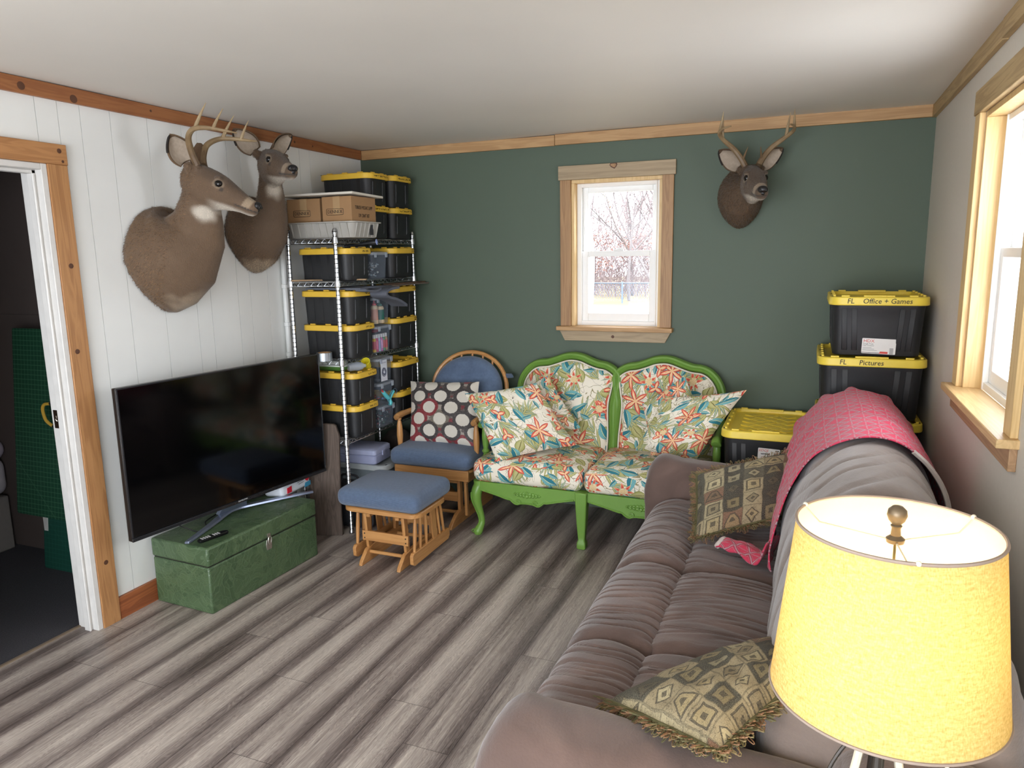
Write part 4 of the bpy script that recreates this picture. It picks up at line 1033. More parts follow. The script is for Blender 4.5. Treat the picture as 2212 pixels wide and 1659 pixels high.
deer('deer_mount', 'doe without antlers, behind the buck on the white panelled wall', (0.0, -1.14, 1.76), [
    ((0.003, -1.135, 1.765), 0.0, 0, 0.195, 0.205, 0.5), ((0.03, -1.135, 1.77), 0.0, 4, 0.20, 0.21, 0.5), ((0.08, -1.14, 1.785), -0.1, 16, 0.172, 0.192, 0.4), ((0.125, -1.145, 1.82), -0.2, 40, 0.128, 0.155, 0.25),
    ((0.160, -1.150, 1.88), -0.35, 66, 0.092, 0.115, 0.1), ((0.180, -1.155, 1.96), -0.5, 80, 0.068, 0.090, 0.0), ((0.195, -1.170, 2.04), -0.5, 84, 0.056, 0.074, 0.0), ((0.205, -1.182, 2.11), -0.5, 84, 0.046, 0.060, 0.0)],
    (0.215, -1.195, 2.142), -0.485, -0.14, 0.93, False, 2, 0.92, 1.25, True, ((0.08, -1.15, 1.60), (0.1, 0.12, 0.07)), None, (-0.30, 0.70, 0.78))
deer('deer_mount', 'small antlered buck on the green wall, right of the window', (2.51, 0.0, 1.92), [
    ((2.51, -0.003, 1.925), -PI/2, 0, 0.118, 0.162, 0.22), ((2.51, -0.03, 1.925), -PI/2, 4, 0.122, 0.166, 0.22), ((2.515, -0.075, 1.93), -PI/2, 12, 0.120, 0.156, 0.2), ((2.525, -0.12, 1.945), -1.5, 28, 0.108, 0.140, 0.12),
    ((2.545, -0.165, 1.965), -1.42, 40, 0.088, 0.112, 0.1), ((2.565, -0.205, 1.985), -1.35, 46, 0.068, 0.086, 0.0), ((2.58, -0.23, 2.0), -1.32, 48, 0.05, 0.064, 0.0)],
    (2.581, -0.245, 2.018), -1.293, -0.223, 0.92, True, 3, 0.84, 0.95, True, None,
    [(-0.005, 0.036, 0.058), (-0.02, 0.060, 0.10), (-0.03, 0.105, 0.155), (-0.015, 0.165, 0.205), (0.03, 0.20, 0.245), (0.085, 0.19, 0.275), (0.13, 0.155, 0.290)])

# ---------------------------------------------------------------- trunk, television and bits
def trunk_mat():
    g = G('green_embossed_leatherette'); v = g.co(); n = g.noise(v, 5, 2, out=1)
    vv = g.vm('ADD', v, g.map(n, (0.35, 0.35, 0.35)))
    e = g.vor(vv, 22, 1.0, 'DISTANCE_TO_EDGE').outputs['Distance']; e2 = g.vor(g.map(vv, (1, 2.4, 1.6), rot=(0.4, 0.7, 0.5)), 16, 1.0, 'DISTANCE_TO_EDGE').outputs['Distance']
    ln = g.m('ADD', g.m('SUBTRACT', 1.0, g.step(e, 0.0, 0.05)), g.m('SUBTRACT', 1.0, g.step(e2, 0.0, 0.06)), clamp=True)
    cel = g.vor(vv, 22).outputs['Color']
    cb_ = g.mix(g.sep(cel)[0], lin((62, 84, 56)), lin((80, 101, 70)))
    col = g.mix(g.m('MULTIPLY', ln, 0.3), cb_, lin((104, 124, 92)))
    return g.out(col, g.m('MULTIPLY_ADD', g.sep(cel)[1], 0.2, 0.3), 0.0, g.bump(g.m('ADD', ln, g.m('MULTIPLY', g.sep(cel)[2], 0.5)), 0.35, 0.004))
M['trunk'] = trunk_mat()
t = thing('trunk', 'green embossed storage trunk with metal latch, beneath the television', 'trunk', (0.225, -1.636, 0.0), R(-2.6))
TL, TD, TH = 0.752, 0.365, 0.325
MB().box((0, 0, 0.115), (TD, TL, 0.23)).build('trunk_body', M['trunk'], t, 0.008)
mb = MB(); mb.box((0, 0, 0.28), (TD+0.006, TL+0.006, 0.092)); mb.build('trunk_lid', M['trunk'], t, 0.010)
MB().box((0, 0, 0.232), (TD-0.01, TL-0.01, 0.006)).build('lid_seam', M['slot'], t)
steel = plain('worn_steel', (186, 184, 176), 0.35, 0.85, var=0.1, scale=60)
lt = MB(); px_ = TD/2+0.004
lt.prism([(-0.016, 0.175), (0.016, 0.175), (0.020, 0.20), (0.014, 0.228), (-0.014, 0.228), (-0.020, 0.20)], px_-0.004, px_-0.001, lambda a, b, w: (w, a+0.01, b)); lt = lt.build('latch', steel, t, 0.0008)
hs_ = MB(); hs_.tube([(px_+0.006, 0.01+0.011*math.cos(a), 0.226+0.020*math.sin(a)) for a in [2*PI*i/16 for i in range(17)]], 0.003, 6); hs_.box((px_, 0.01, 0.252), (0.004, 0.022, 0.018)); hs_.build('hasp', steel, lt)

tv = thing('television', 'large black flat screen television standing on the green trunk', 'television', (0.2415, -1.614, 0.0), -0.1227)
TW, T0, T1 = 1.216, 0.402, 1.098
b = MB(); b.box((-0.018, 0, (T0+T1)/2), (0.026, TW, T1-T0)); b.box((-0.045, 0, T0+0.24), (0.04, TW*0.7, 0.36)); b.build('casing', plain('black_tv_plastic', (18, 18, 19), 0.35), tv, 0.004)
bz = MB(); bw = 0.007
bz.b2(-0.005, 0.002, -TW/2, TW/2, T1-bw, T1); bz.b2(-0.005, 0.003, -TW/2, TW/2, T0, T0+0.016); bz.b2(-0.005, 0.002, -TW/2, -TW/2+bw, T0+0.02, T1-bw); bz.b2(-0.005, 0.002, TW/2-bw, TW/2, T0+0.02, T1-bw)
bz.build('bezel', plain('dark_grey_bezel', (34, 35, 38), 0.25), tv, 0.001)
MB().b2(-0.006, -0.001, -TW/2+bw, TW/2-bw, T0+0.02, T1-bw).build('screen', plain('black_glossy_screen', (4, 4, 5), 0.10, var=0.0, Specular_IOR_Level=0.42, Coat_Weight=0.0), tv)
text('SAMSUNG', 0.0105, plain('pale_logo_print', (210, 212, 214), 0.4), tv, frame((0.0036, 0, T0+0.011), (0, 1, 0), (0, 0, 1)), 'logo', sx=1.25)
sm_ = plain('blue_grey_stand_metal', (150, 160, 182), 0.28, 0.75, var=0.02)
def tvl(p):   # world -> television local
    c, s = math.cos(0.1227), math.sin(0.1227); x, y = p[0]-0.2415, p[1]+1.614; return (c*x-s*y, s*x+c*y, p[2])
sp = MB(); path = spline([tvl(p) for p in ((0.258, -2.008, 0.332), (0.197, -1.80, 0.335), (0.158, -1.675, 0.339), (0.146, -1.60, 0.341), (0.166, -1.515, 0.339), (0.258, -1.34, 0.336), (0.348, -1.185, 0.333))], 6)
rings = []
for i, q_ in enumerate(path):
    a = Vector(path[max(i-1, 0)]); b_ = Vector(path[min(i+1, len(path)-1)]); tt = (b_-a).normalized(); sd = tt.cross(Vector((0, 0, 1))).normalized()
    e = min(i, len(path)-1-i)/(len(path)/2); w = 0.012+0.008*min(1, e*2); P0 = Vector(q_)
    rings.append([P0+sd*w+Vector((0, 0, -0.005)), P0+sd*w*0.8+Vector((0, 0, 0.007)), P0-sd*w*0.8+Vector((0, 0, 0.007)), P0-sd*w+Vector((0, 0, -0.005))])
sp.loft(rings); sp.build('stand_bar', sm_, tv, 0.002)
nk = MB(); c0 = Vector(tvl((0.15, -1.60, 0.345)))
nk.loft([[c0+Vector((0.012, -0.09, 0)), c0+Vector((0.012, 0.09, 0)), c0+Vector((-0.015, 0.09, 0)), c0+Vector((-0.015, -0.09, 0))], [Vector((-0.03, -0.055, T0+0.05)), Vector((-0.03, 0.055, T0+0.05)), Vector((-0.05, 0.055, T0+0.05)), Vector((-0.05, -0.055, T0+0.05))]])
nk.build('stand_neck', sm_, tv, 0.002)
cb_ = MB(); cb_.tube(spline([tvl(p) for p in ((0.12, -1.96, 0.40), (0.20, -1.88, 0.332), (0.17, -1.80, 0.330), (0.12, -1.74, 0.333), (0.08, -1.5, 0.333), (0.12, -1.30, 0.334), (0.15, -1.20, 0.42))], 6), 0.003, 6); cb_.build('power_cable', plain('black_cable', (18, 18, 18), 0.5), tv)
rm = thing('remote_control', 'black television remote lying on the green trunk lid', 'remote control', (0.318, -1.905, 0.3275), R(-13))
mb = MB(); rg = [ring3(0.030, 0.150, 0.012, z, 0, 0) for z in (0.0,)]+[ring3(0.034, 0.156, 0.014, 0.005), ring3(0.034, 0.156, 0.014, 0.011), ring3(0.029, 0.150, 0.013, 0.014)]
mb.loft(rg); mb.build('remote_body', plain('black_remote_plastic', (14, 14, 15), 0.3), rm)
bt = MB()
for i in range(3):
    for j in range(7): bt.box((-0.008+0.008*i, -0.058+0.0125*j+(0.012 if j > 3 else 0), 0.0147), (0.0048, 0.006, 0.0018))
bo = bt.build('remote_buttons', plain('pale_button_print', (206, 206, 206), 0.4), rm); bo['kind'] = 'stuff'
pk = thing('plastic_package', 'white and red plastic wrapped package on the trunk behind the television', 'package', (0.185, -1.20, 0.326), R(4))
MB().rbox((0, 0, 0.068), (0.13, 0.27, 0.135), 0.022, 8, 0.012, 0.03, None, lambda p: p+Vector((0.004*mnoise.noise(p*30), 0, 0.003*mnoise.noise(p*26)))).build('wrapper', plain('white_wrapper_film', (214, 220, 228), 0.18, var=0.02), pk)
pr_ = MB(); pr_.prism([(0.068, 0.13), (0.125, 0.135), (0.125, 0.055), (0.098, 0.035), (0.080, 0.045)], 0.066, 0.0695, lambda a, b, w: (w, a, b)); pr_.prism([(-0.095, 0.05), (-0.055, 0.052), (-0.055, 0.018), (-0.095, 0.018)], 0.066, 0.0695, lambda a, b, w: (w, a, b))
pr_.build('red_print', plain('red_wrapper_print', (206, 36, 56), 0.25), pk)
ln = MB()
for i in range(5): ln.bar((0.0698, -0.03+0.01*i, 0.088-0.012*i), (0.0698, 0.06, 0.09-0.012*i), 0.0028, 0.001, (0, 0, 1))
ln.build('small_print', M['grey_print'], pk)
MB().prism([(0.075, 0.03), (0.127, 0.03), (0.127, 0.004), (0.07, 0.004)], 0.0665, 0.0692, lambda a, b, w: (w, a, b)).build('blue_print', plain('blue_wrapper_print', (56, 140, 176), 0.3), pk)
# conduit on the left wall
pm = plain('white_pipe_paint', (222, 224, 222), 0.4, var=0.01)
pp = thing('pipe', 'white vertical pipe fixed to the wall behind the shelving', 'pipe', (0.022, -0.90, 0.0))
MB().tube([(0, 0, 0.0), (0, 0, 1.78)], 0.016, 12).build('tube', pm, pp)
for z in (1.475, 1.25, 1.07): MB().lathe([(0.016, z-0.012), (0.020, z-0.010), (0.020, z+0.010), (0.016, z+0.012)], 12).build('pipe_clip', pm, pp)

# ---------------------------------------------------------------- the dark room behind the doorway
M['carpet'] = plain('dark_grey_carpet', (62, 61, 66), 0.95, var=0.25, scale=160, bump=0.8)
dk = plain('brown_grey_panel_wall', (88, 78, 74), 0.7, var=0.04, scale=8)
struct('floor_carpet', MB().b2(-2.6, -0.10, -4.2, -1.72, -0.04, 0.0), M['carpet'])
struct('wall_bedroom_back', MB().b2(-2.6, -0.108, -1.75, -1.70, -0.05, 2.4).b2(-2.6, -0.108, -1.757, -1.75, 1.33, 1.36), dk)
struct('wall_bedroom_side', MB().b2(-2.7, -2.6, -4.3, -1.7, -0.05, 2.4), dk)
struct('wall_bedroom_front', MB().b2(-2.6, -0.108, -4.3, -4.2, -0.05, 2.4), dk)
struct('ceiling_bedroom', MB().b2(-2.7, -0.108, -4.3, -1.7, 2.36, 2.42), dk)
cs = struct('door_2', MB().b2(-0.83, -0.76, -1.775, -1.75, 0.0, 2.1).b2(-0.76, -0.75, -1.768, -1.75, 0, 2.1), M['jamb_paint'])
def mat_green(nm, c, gl, s):
    g = G(nm); v = g.co(); x, y, z = g.sep(v)
    def lines(a, p, w): return g.m('LESS_THAN', g.m('ABSOLUTE', g.m('SUBTRACT', g.m('FRACT', g.m('MULTIPLY', a, 1/p)), 0.5)), w)
    l_ = g.m('MAXIMUM', lines(x, 0.0254, 0.045), lines(z, 0.0254, 0.045))
    dg_ = g.m('LESS_THAN', g.m('ABSOLUTE', g.m('SUBTRACT', g.m('ADD', x, z), 0.30)), 0.0016)
    return g.out(g.mix(g.m('MULTIPLY', g.m('MAXIMUM', l_, dg_), s), lin(c), lin(gl)), 0.6)
def cut_mat(label, loc, w, h, m, tilt, rz=0.0):
    t = thing('cutting_mat', label, 'cutting mat', loc, rz)
    pts = [(x+w/2, z+h/2) for x, z in rr2(w, h, 0.012, 3)]; ct, st_ = math.cos(tilt), math.sin(tilt)
    o = MB(); o.prism(pts, -0.0015, 0.0015, lambda a, b, c: (a, c, b)); o = o.build('mat_sheet', m, t); o.rotation_euler = (-tilt, 0, 0)
    return t
cut_mat('large dark green gridded cutting mat hanging in the doorway room', (-0.985, -1.965, 0.315), 0.66, 0.99, mat_green('gridded_green_mat', (18, 66, 46), (110, 160, 124), 0.4), R(6))
cut_mat('plain green mat standing on the carpet below the gridded one', (-0.885, -1.925, 0.002), 0.56, 0.80, mat_green('plain_green_mat', (18, 72, 60), (60, 120, 100), 0.3), R(6))
o = MB().box((0, 0, 0.17), (0.03, 0.02, 0.34)).build('white_strip', M['jamb_paint']); o.location = (-0.865, -1.895, 0.0); tag(o, 'white slat end standing behind the plain green mat', 'slat')
y_ = thing('scissors', 'scissors with yellow handle hanging over the gridded mat edge', 'scissors', (-0.62, -1.965, 0.82))
MB().tube(spline([(0, 0, 0), (-0.03, -0.01, 0.03), (-0.045, -0.01, 0.08), (-0.03, -0.01, 0.11), (0.0, 0, 0.115)], 5), 0.008, 8).build('yellow_handle', plain('yellow_handle_plastic', (196, 156, 60), 0.4), y_)
MB().tube(spline([(0, 0, 0.115), (0.03, 0, 0.12), (0.05, 0, 0.07), (0.03, 0, 0.0), (0.0, 0, 0.0)], 5), 0.008, 8).build('black_handle', M['tote_black'], y_)
bed = thing('bed', 'bed with pale bedding inside the dark doorway room', 'bed', (-1.75, -2.10, 0.0))
MB().box((0, 0.0, 0.16), (0.86, 0.62, 0.32)).build('bed_base', plain('grey_bed_base', (112, 108, 104), 0.8, var=0.05), bed, 0.01)
MB().rbox((0, 0.0, 0.44), (0.90, 0.64, 0.22), 0.06, 10).build('mattress', plain('pale_mattress', (168, 164, 170), 0.85), bed)
cl_ = MB(); cl_.rbox((0.0, 0.0, 0.60), (0.92, 0.66, 0.16), 0.07, 14, 0.05, 0, None, lambda p: p+Vector((0.02*mnoise.noise(p*9), 0.02*mnoise.noise(p*8+Vector((3, 1, 2))), 0.03*mnoise.noise(p*7)))); cl_.build('crumpled_sheet', plain('crumpled_lilac_sheet', (176, 168, 182), 0.85), bed)
o = MB(); o.rbox((0, 0, 0.13), (0.7, 0.5, 0.26), 0.09, 12, 0.05, 0, None, lambda p: p+Vector((0.02*mnoise.noise(p*7), 0, 0.03*mnoise.noise(p*6)))); o = o.build('blanket_pile', plain('tan_fleece', (150, 126, 92), 0.95, var=0.1, bump=0.5)); o.location = (-1.72, -2.10, 0.72)
tag(o, 'folded tan blanket piled on the bed in the doorway room', 'blanket')
# ---------------------------------------------------------------- fabrics
def corduroy(name, c1, c2):
    g = G(name); uv = g.uv(); u, v, _ = g.sep(uv); n = g.noise(g.co(), 60, 3); nb = g.noise(g.co(), 7, 2)
    w = g.m('ADD', v, g.m('MULTIPLY', g.m('SUBTRACT', nb, 0.5), 0.004))
    rib = g.m('MULTIPLY_ADD', g.m('SINE', g.m('MULTIPLY', w, 2*PI/0.0052)), 0.5, 0.5)
    col = g.mix(g.m('MULTIPLY_ADD', rib, 0.5, g.m('MULTIPLY', n, 0.5)), lin(c2), lin(c1))
    return g.out(col, 0.85, 0.0, g.bump(g.m('ADD', rib, g.m('MULTIPLY', n, 0.4)), 0.5, 0.003), Sheen_Weight=0.25)
M['blue'] = corduroy('blue_ribbed_upholstery', (104, 124, 152), (58, 74, 100))
M['honey_x'] = wood('honey_maple', (198, 148, 92), (166, 114, 64), 0, 0.4)
M['honey_y'] = wood('honey_maple_long', (198, 148, 92), (166, 114, 64), 1, 0.4)
M['honey_z'] = wood('honey_maple_upright', (196, 146, 90), (162, 110, 62), 2, 0.4)

class FL(G):
    """printed fabric: stamps placed by cells"""
    def stamp(s, uv, scale, seed, rnd=0.85):
        v = s.map(uv, (scale, scale, 1), (seed, seed*1.7, 0))
        vo = s.n('ShaderNodeTexVoronoi', {'Vector': v, 'Scale': 1.0, 'Randomness': rnd}, voronoi_dimensions='2D')
        d = s.vm('SUBTRACT', v, vo.outputs['Position']); r, g_, b = s.sep(vo.outputs['Color'])
        x, y, _ = s.sep(d); a = s.m('MULTIPLY', r, 2*PI); ca, sa = s.m('COSINE', a), s.m('SINE', a)
        X = s.m('ADD', s.m('MULTIPLY', x, ca), s.m('MULTIPLY', y, sa)); Y = s.m('SUBTRACT', s.m('MULTIPLY', y, ca), s.m('MULTIPLY', x, sa))
        return X, Y, g_, b
    def leaf(s, X, Y, L, Wd, bend=0.0):
        if bend: Y = s.m('ADD', Y, s.m('MULTIPLY', s.m('MULTIPLY', X, X), bend))
        t = s.m('DIVIDE', X, L); prof = s.m('MULTIPLY', s.m('SUBTRACT', 1.0, s.m('MULTIPLY', t, t)), Wd)
        prof = s.m('MULTIPLY', prof, s.m('MULTIPLY_ADD', t, -0.35, 1.0))
        f = s.m('DIVIDE', s.m('ABSOLUTE', Y), s.m('MAXIMUM', prof, 0.0001))
        inside = s.m('MULTIPLY', s.m('LESS_THAN', f, 1.0), s.m('LESS_THAN', s.m('ABSOLUTE', t), 1.0))
        vein = s.m('SINE', s.m('MULTIPLY', s.m('ADD', X, s.m('MULTIPLY', s.m('ABSOLUTE', Y), -1.2)), 70.0))
        return inside, f, vein, t
def floral(name, seed, dark=1.0):
    g = FL(name); uv = g.uv(); nz = g.noise(uv, 9, 2, out=1)
    uv = g.vm('ADD', uv, g.vm('MULTIPLY', g.vm('SUBTRACT', nz, (0.5, 0.5, 0.5)), (0.02, 0.02, 0)))
    teal, tealL, olive, oliveL = lin((38, 122, 138)), lin((120, 182, 184)), lin((120, 122, 58)), lin((196, 192, 136))
    cor, corL, red, yel, wht = lin((214, 98, 74)), lin((240, 186, 150)), lin((188, 54, 52)), lin((224, 190, 96)), lin((236, 230, 214))
    col = g.mix(g.noise(uv, 14, 2), wht, lin((226, 218, 200)))
    # pale stems and vines
    st = g.noise(g.map(uv, (1, 1, 1), (seed, 0, 0)), 11, 1, 1.5); li = g.m('LESS_THAN', g.m('ABSOLUTE', g.m('SUBTRACT', st, 0.5)), 0.009)
    col = g.mix(g.m('MULTIPLY', li, 0.85), col, lin((126, 116, 62)))
    st = g.noise(g.map(uv, (1, 1, 1), (seed+5, 2, 0)), 9, 1, 1.0); li = g.m('LESS_THAN', g.m('ABSOLUTE', g.m('SUBTRACT', st, 0.47)), 0.006)
    col = g.mix(g.m('MULTIPLY', li, 0.8), col, lin((70, 52, 46)))
    # long grass blades in fans
    for k, (sc, sd) in enumerate(((4.6, 3.1), (5.4, 8.4), (6.4, 15.2))):
        X, Y, p, q = g.stamp(uv, sc, seed+sd)
        for j, an in enumerate((-0.5, -0.22, 0.05, 0.3, 0.55)):
            ca, sa = math.cos(an), math.sin(an); X0 = g.m('ADD', X, 0.38)
            X2 = g.m('ADD', g.m('MULTIPLY', X0, ca), g.m('MULTIPLY', Y, sa)); Y2 = g.m('SUBTRACT', g.m('MULTIPLY', Y, ca), g.m('MULTIPLY', X0, sa)); X2 = g.m('SUBTRACT', X2, 0.36)
            ins, f, vn, t = g.leaf(X2, Y2, 0.38, 0.040, 0.5*(an+0.1))
            c = g.mix(f, oliveL, teal if j % 2 else olive)
            col = g.mix(ins, col, c)
    # olive veined leaves
    X, Y, p, q = g.stamp(uv, 8.5, seed+1.3)
    ins, f, vn, t = g.leaf(X, Y, 0.44, 0.25)
    c = g.mix(g.m('MULTIPLY', g.m('GREATER_THAN', vn, 0.55), 0.8), g.mix(g.step(f, 0.3, 1.0), oliveL, lin((168, 166, 96))), olive)
    c = g.mix(g.m('LESS_THAN', f, 0.07), c, lin((104, 96, 44))); c = g.mix(g.m('GREATER_THAN', f, 0.88), c, olive)
    col = g.mix(g.m('MULTIPLY', ins, g.m('GREATER_THAN', p, 0.5)), col, c)
    # teal leaves
    for sd, L_, W_2, th in ((4.7, 0.46, 0.17, 0.35), (9.9, 0.40, 0.12, 0.5)):
        X, Y, p, q = g.stamp(uv, 7.5 if sd < 6 else 11, seed+sd)
        ins, f, vn, t = g.leaf(X, Y, L_, W_2, 0.3)
        side = g.step(Y, -0.03, 0.03); c = g.mix(side, teal, tealL); c = g.mix(g.m('MULTIPLY', g.m('GREATER_THAN', vn, 0.6), 0.6), c, lin((30, 92, 110)))
        c = g.mix(g.m('LESS_THAN', f, 0.08), c, lin((206, 206, 150)))
        col = g.mix(g.m('MULTIPLY', ins, g.m('GREATER_THAN', p, th)), col, c)
    # coral lilies
    for sc, sd, n_, R_, th, mode in ((4.6, 2.2, 6, 0.46, 0.42, 0), (5.6, 7.7, 7, 0.36, 0.55, 1), (7.5, 12.3, 3, 0.40, 0.62, 0)):
        X, Y, p, q = g.stamp(uv, sc, seed+sd)
        Y = g.m('MULTIPLY', Y, 1.25)
        r = g.m('SQRT', g.m('ADD', g.m('MULTIPLY', X, X), g.m('MULTIPLY', Y, Y))); an = g.m('ARCTAN2', Y, X)
        pet = g.m('POWER', g.m('SUBTRACT', 1.0, g.m('ABSOLUTE', g.m('SINE', g.m('MULTIPLY', an, n_/2)))), 0.62)
        rad = g.m('MULTIPLY', g.m('MULTIPLY_ADD', pet, 0.78, 0.22), R_)
        f = g.m('DIVIDE', r, rad); ins = g.m('LESS_THAN', f, 1.0)
        if mode == 0:
            c = g.ramp(g.m('ADD', g.m('MULTIPLY', f, 0.75), g.m('MULTIPLY', g.m('SUBTRACT', 1.0, pet), 0.45)), [(0.0, yel), (0.14, lin((238, 216, 164))), (0.50, lin((242, 196, 154))), (0.68, cor), (0.84, red), (1.0, lin((160, 40, 44)))])
            stm = g.m('MULTIPLY', g.m('GREATER_THAN', g.m('SINE', g.m('MULTIPLY', an, 17.0)), 0.75), g.m('LESS_THAN', r, R_*0.5)); c = g.mix(g.m('MULTIPLY', stm, 0.5), c, lin((170, 80, 50)))
        else:
            c = g.mix(g.m('LESS_THAN', r, R_*0.42), g.ramp(f, [(0.4, red), (0.8, cor), (1.0, corL)]), g.mix(g.m('GREATER_THAN', g.m('SINE', g.m('MULTIPLY', r, 150.0)), 0.2), lin((232, 214, 168)), lin((206, 160, 110))))
        col = g.mix(g.m('MULTIPLY', ins, g.m('GREATER_THAN', p, th)), col, c)
    weave = g.noise(g.map(g.co(), (1, 1, 1)), 500, 1)
    return g.out(col, 0.75, 0.0, g.bump(weave, 0.1, 0.001))
M['floral_a'] = floral('tropical_floral_print', 0.37)
M['floral_b'] = floral('tropical_floral_print_right', 5.61)
M['floral_c'] = floral('tropical_floral_print_pillow', 11.2)
M['floral_d'] = floral('tropical_floral_print_pillow_right', 17.9)

def dots_mat():
    g = G('ring_dot_print'); u, v, _ = g.sep(g.uv()); PU, PV = 0.150, 0.168
    n = g.noise(g.map(g.uv(), (60, 240, 1)), 1.0, 2)
    jit = g.m('MULTIPLY', g.m('SUBTRACT', n, 0.5), 0.012)
    bgn = g.noise(g.uv(), 13, 2); c = g.mix(g.m('GREATER_THAN', bgn, 0.56), g.mix(g.m('GREATER_THAN', bgn, 0.44), lin((150, 142, 132)), lin((86, 76, 72))), lin((112, 40, 46)))
    for o, sd in ((0.0, 3.0), (0.5, 8.0)):
        xx = g.m('ADD', g.m('DIVIDE', u, PU), o); yy = g.m('ADD', g.m('DIVIDE', v, PV), o); cx, cy = g.m('FLOOR', xx), g.m('FLOOR', yy)
        dx = g.m('MULTIPLY', g.m('SUBTRACT', g.m('SUBTRACT', xx, cx), 0.5), PU); dy = g.m('MULTIPLY', g.m('SUBTRACT', g.m('SUBTRACT', yy, cy), 0.5), PV)
        r = g.m('ADD', g.m('SQRT', g.m('ADD', g.m('MULTIPLY', dx, dx), g.m('MULTIPLY', dy, dy))), jit)
        rn = g.n('ShaderNodeTexWhiteNoise', {'Vector': g.comb(cx, cy, sd)}, noise_dimensions='3D').outputs[0]
        ringc = g.ramp(rn, [(0.0, lin((54, 49, 49))), (0.55, lin((54, 49, 49))), (0.56, lin((124, 38, 46))), (0.80, lin((124, 38, 46))), (0.81, lin((108, 100, 88)))], 'CONSTANT')
        c = g.mix(g.m('LESS_THAN', r, 0.0645), c, ringc); c = g.mix(g.m('LESS_THAN', r, 0.043), c, lin((204, 198, 186)))
    c = g.mix(g.m('MULTIPLY', g.m('GREATER_THAN', n, 0.6), 0.15), c, lin((180, 172, 160)))
    return g.out(c, 0.6, 0.0, g.bump(n, 0.25, 0.002), Sheen_Weight=0.2)
M['dots'] = dots_mat()
def tapestry():
    g = G('tapestry_patchwork'); u, v, _ = g.sep(g.uv()); wn = g.noise(g.uv(), 12, 2, out=1); wx, wy, _z = g.sep(wn)
    u = g.m('ADD', u, g.m('MULTIPLY', g.m('SUBTRACT', wx, 0.5), 0.018)); v = g.m('ADD', v, g.m('MULTIPLY', g.m('SUBTRACT', wy, 0.5), 0.018))
    S = 0.088; xs = g.m('DIVIDE', u, S); ys = g.m('DIVIDE', v, S); cx, cy = g.m('FLOOR', xs), g.m('FLOOR', ys)
    x = g.m('SUBTRACT', g.m('SUBTRACT', xs, cx), 0.5); y = g.m('SUBTRACT', g.m('SUBTRACT', ys, cy), 0.5); ax, ay = g.m('ABSOLUTE', x), g.m('ABSOLUTE', y)
    rc = g.n('ShaderNodeTexWhiteNoise', {'W': cx}, noise_dimensions='1D').outputs[0]
    w2 = g.n('ShaderNodeTexWhiteNoise', {'Vector': g.comb(cx, cy, 0.5)}, noise_dimensions='3D'); rn = w2.outputs[0]; r1, r2, r3 = g.sep(w2.outputs[1])
    pal = [(0.0, lin((70, 68, 58))), (0.2, lin((150, 136, 106))), (0.4, lin((56, 54, 48))), (0.55, lin((120, 88, 68))), (0.7, lin((160, 148, 116))), (0.85, lin((84, 80, 66)))]
    base = g.ramp(g.m('MULTIPLY_ADD', rn, 0.22, g.m('MULTIPLY', rc, 0.78)), pal, 'CONSTANT')
    sq = g.m('MAXIMUM', ax, ay); di = g.m('ADD', ax, ay); tri = g.m('MAXIMUM', g.m('MULTIPLY', ay, 1.0), g.m('ADD', g.m('MULTIPLY', ax, 1.2), g.m('MULTIPLY', y, 0.6)))
    d = g.mix(g.m('GREATER_THAN', r2, 0.66), g.mix(g.m('GREATER_THAN', r2, 0.33), sq, di), tri); d = g.sep(d)[0]
    o1 = g.m('LESS_THAN', g.m('ABSOLUTE', g.m('SUBTRACT', d, 0.33)), 0.04); o2 = g.m('LESS_THAN', d, 0.12); mid = g.m('LESS_THAN', d, 0.33)
    mc = g.ramp(r3, [(0.0, lin((160, 142, 98))), (0.4, lin((96, 84, 62))), (0.7, lin((190, 178, 140)))], 'CONSTANT')
    c = g.mix(g.m('MULTIPLY', mid, 0.5), base, mc); c = g.mix(g.m('MULTIPLY', g.m('ADD', o1, o2, clamp=True), 0.8), c, lin((48, 44, 38)))
    ed = g.m('GREATER_THAN', sq, 0.47); c = g.mix(g.m('MULTIPLY', ed, 0.5), c, lin((70, 64, 50)))
    th = g.noise(g.map(g.uv(), (600, 300, 1)), 1.0, 2); sw = g.noise(g.uv(), 40, 2, 2.0)
    c = g.mix(g.m('MULTIPLY', g.m('LESS_THAN', g.m('ABSOLUTE', g.m('SUBTRACT', sw, 0.5)), 0.02), 0.5), c, lin((40, 38, 32)))
    c = g.mix(g.m('MULTIPLY', g.m('GREATER_THAN', th, 0.55), 0.25), c, lin((190, 180, 150)))
    return g.out(c, 0.85, 0.0, g.bump(g.m('ADD', g.m('MULTIPLY', th, 0.4), g.m('SUBTRACT', 0.5, g.m('MULTIPLY', o1, 0.8))), 0.5, 0.003))
M['tapestry'] = tapestry()

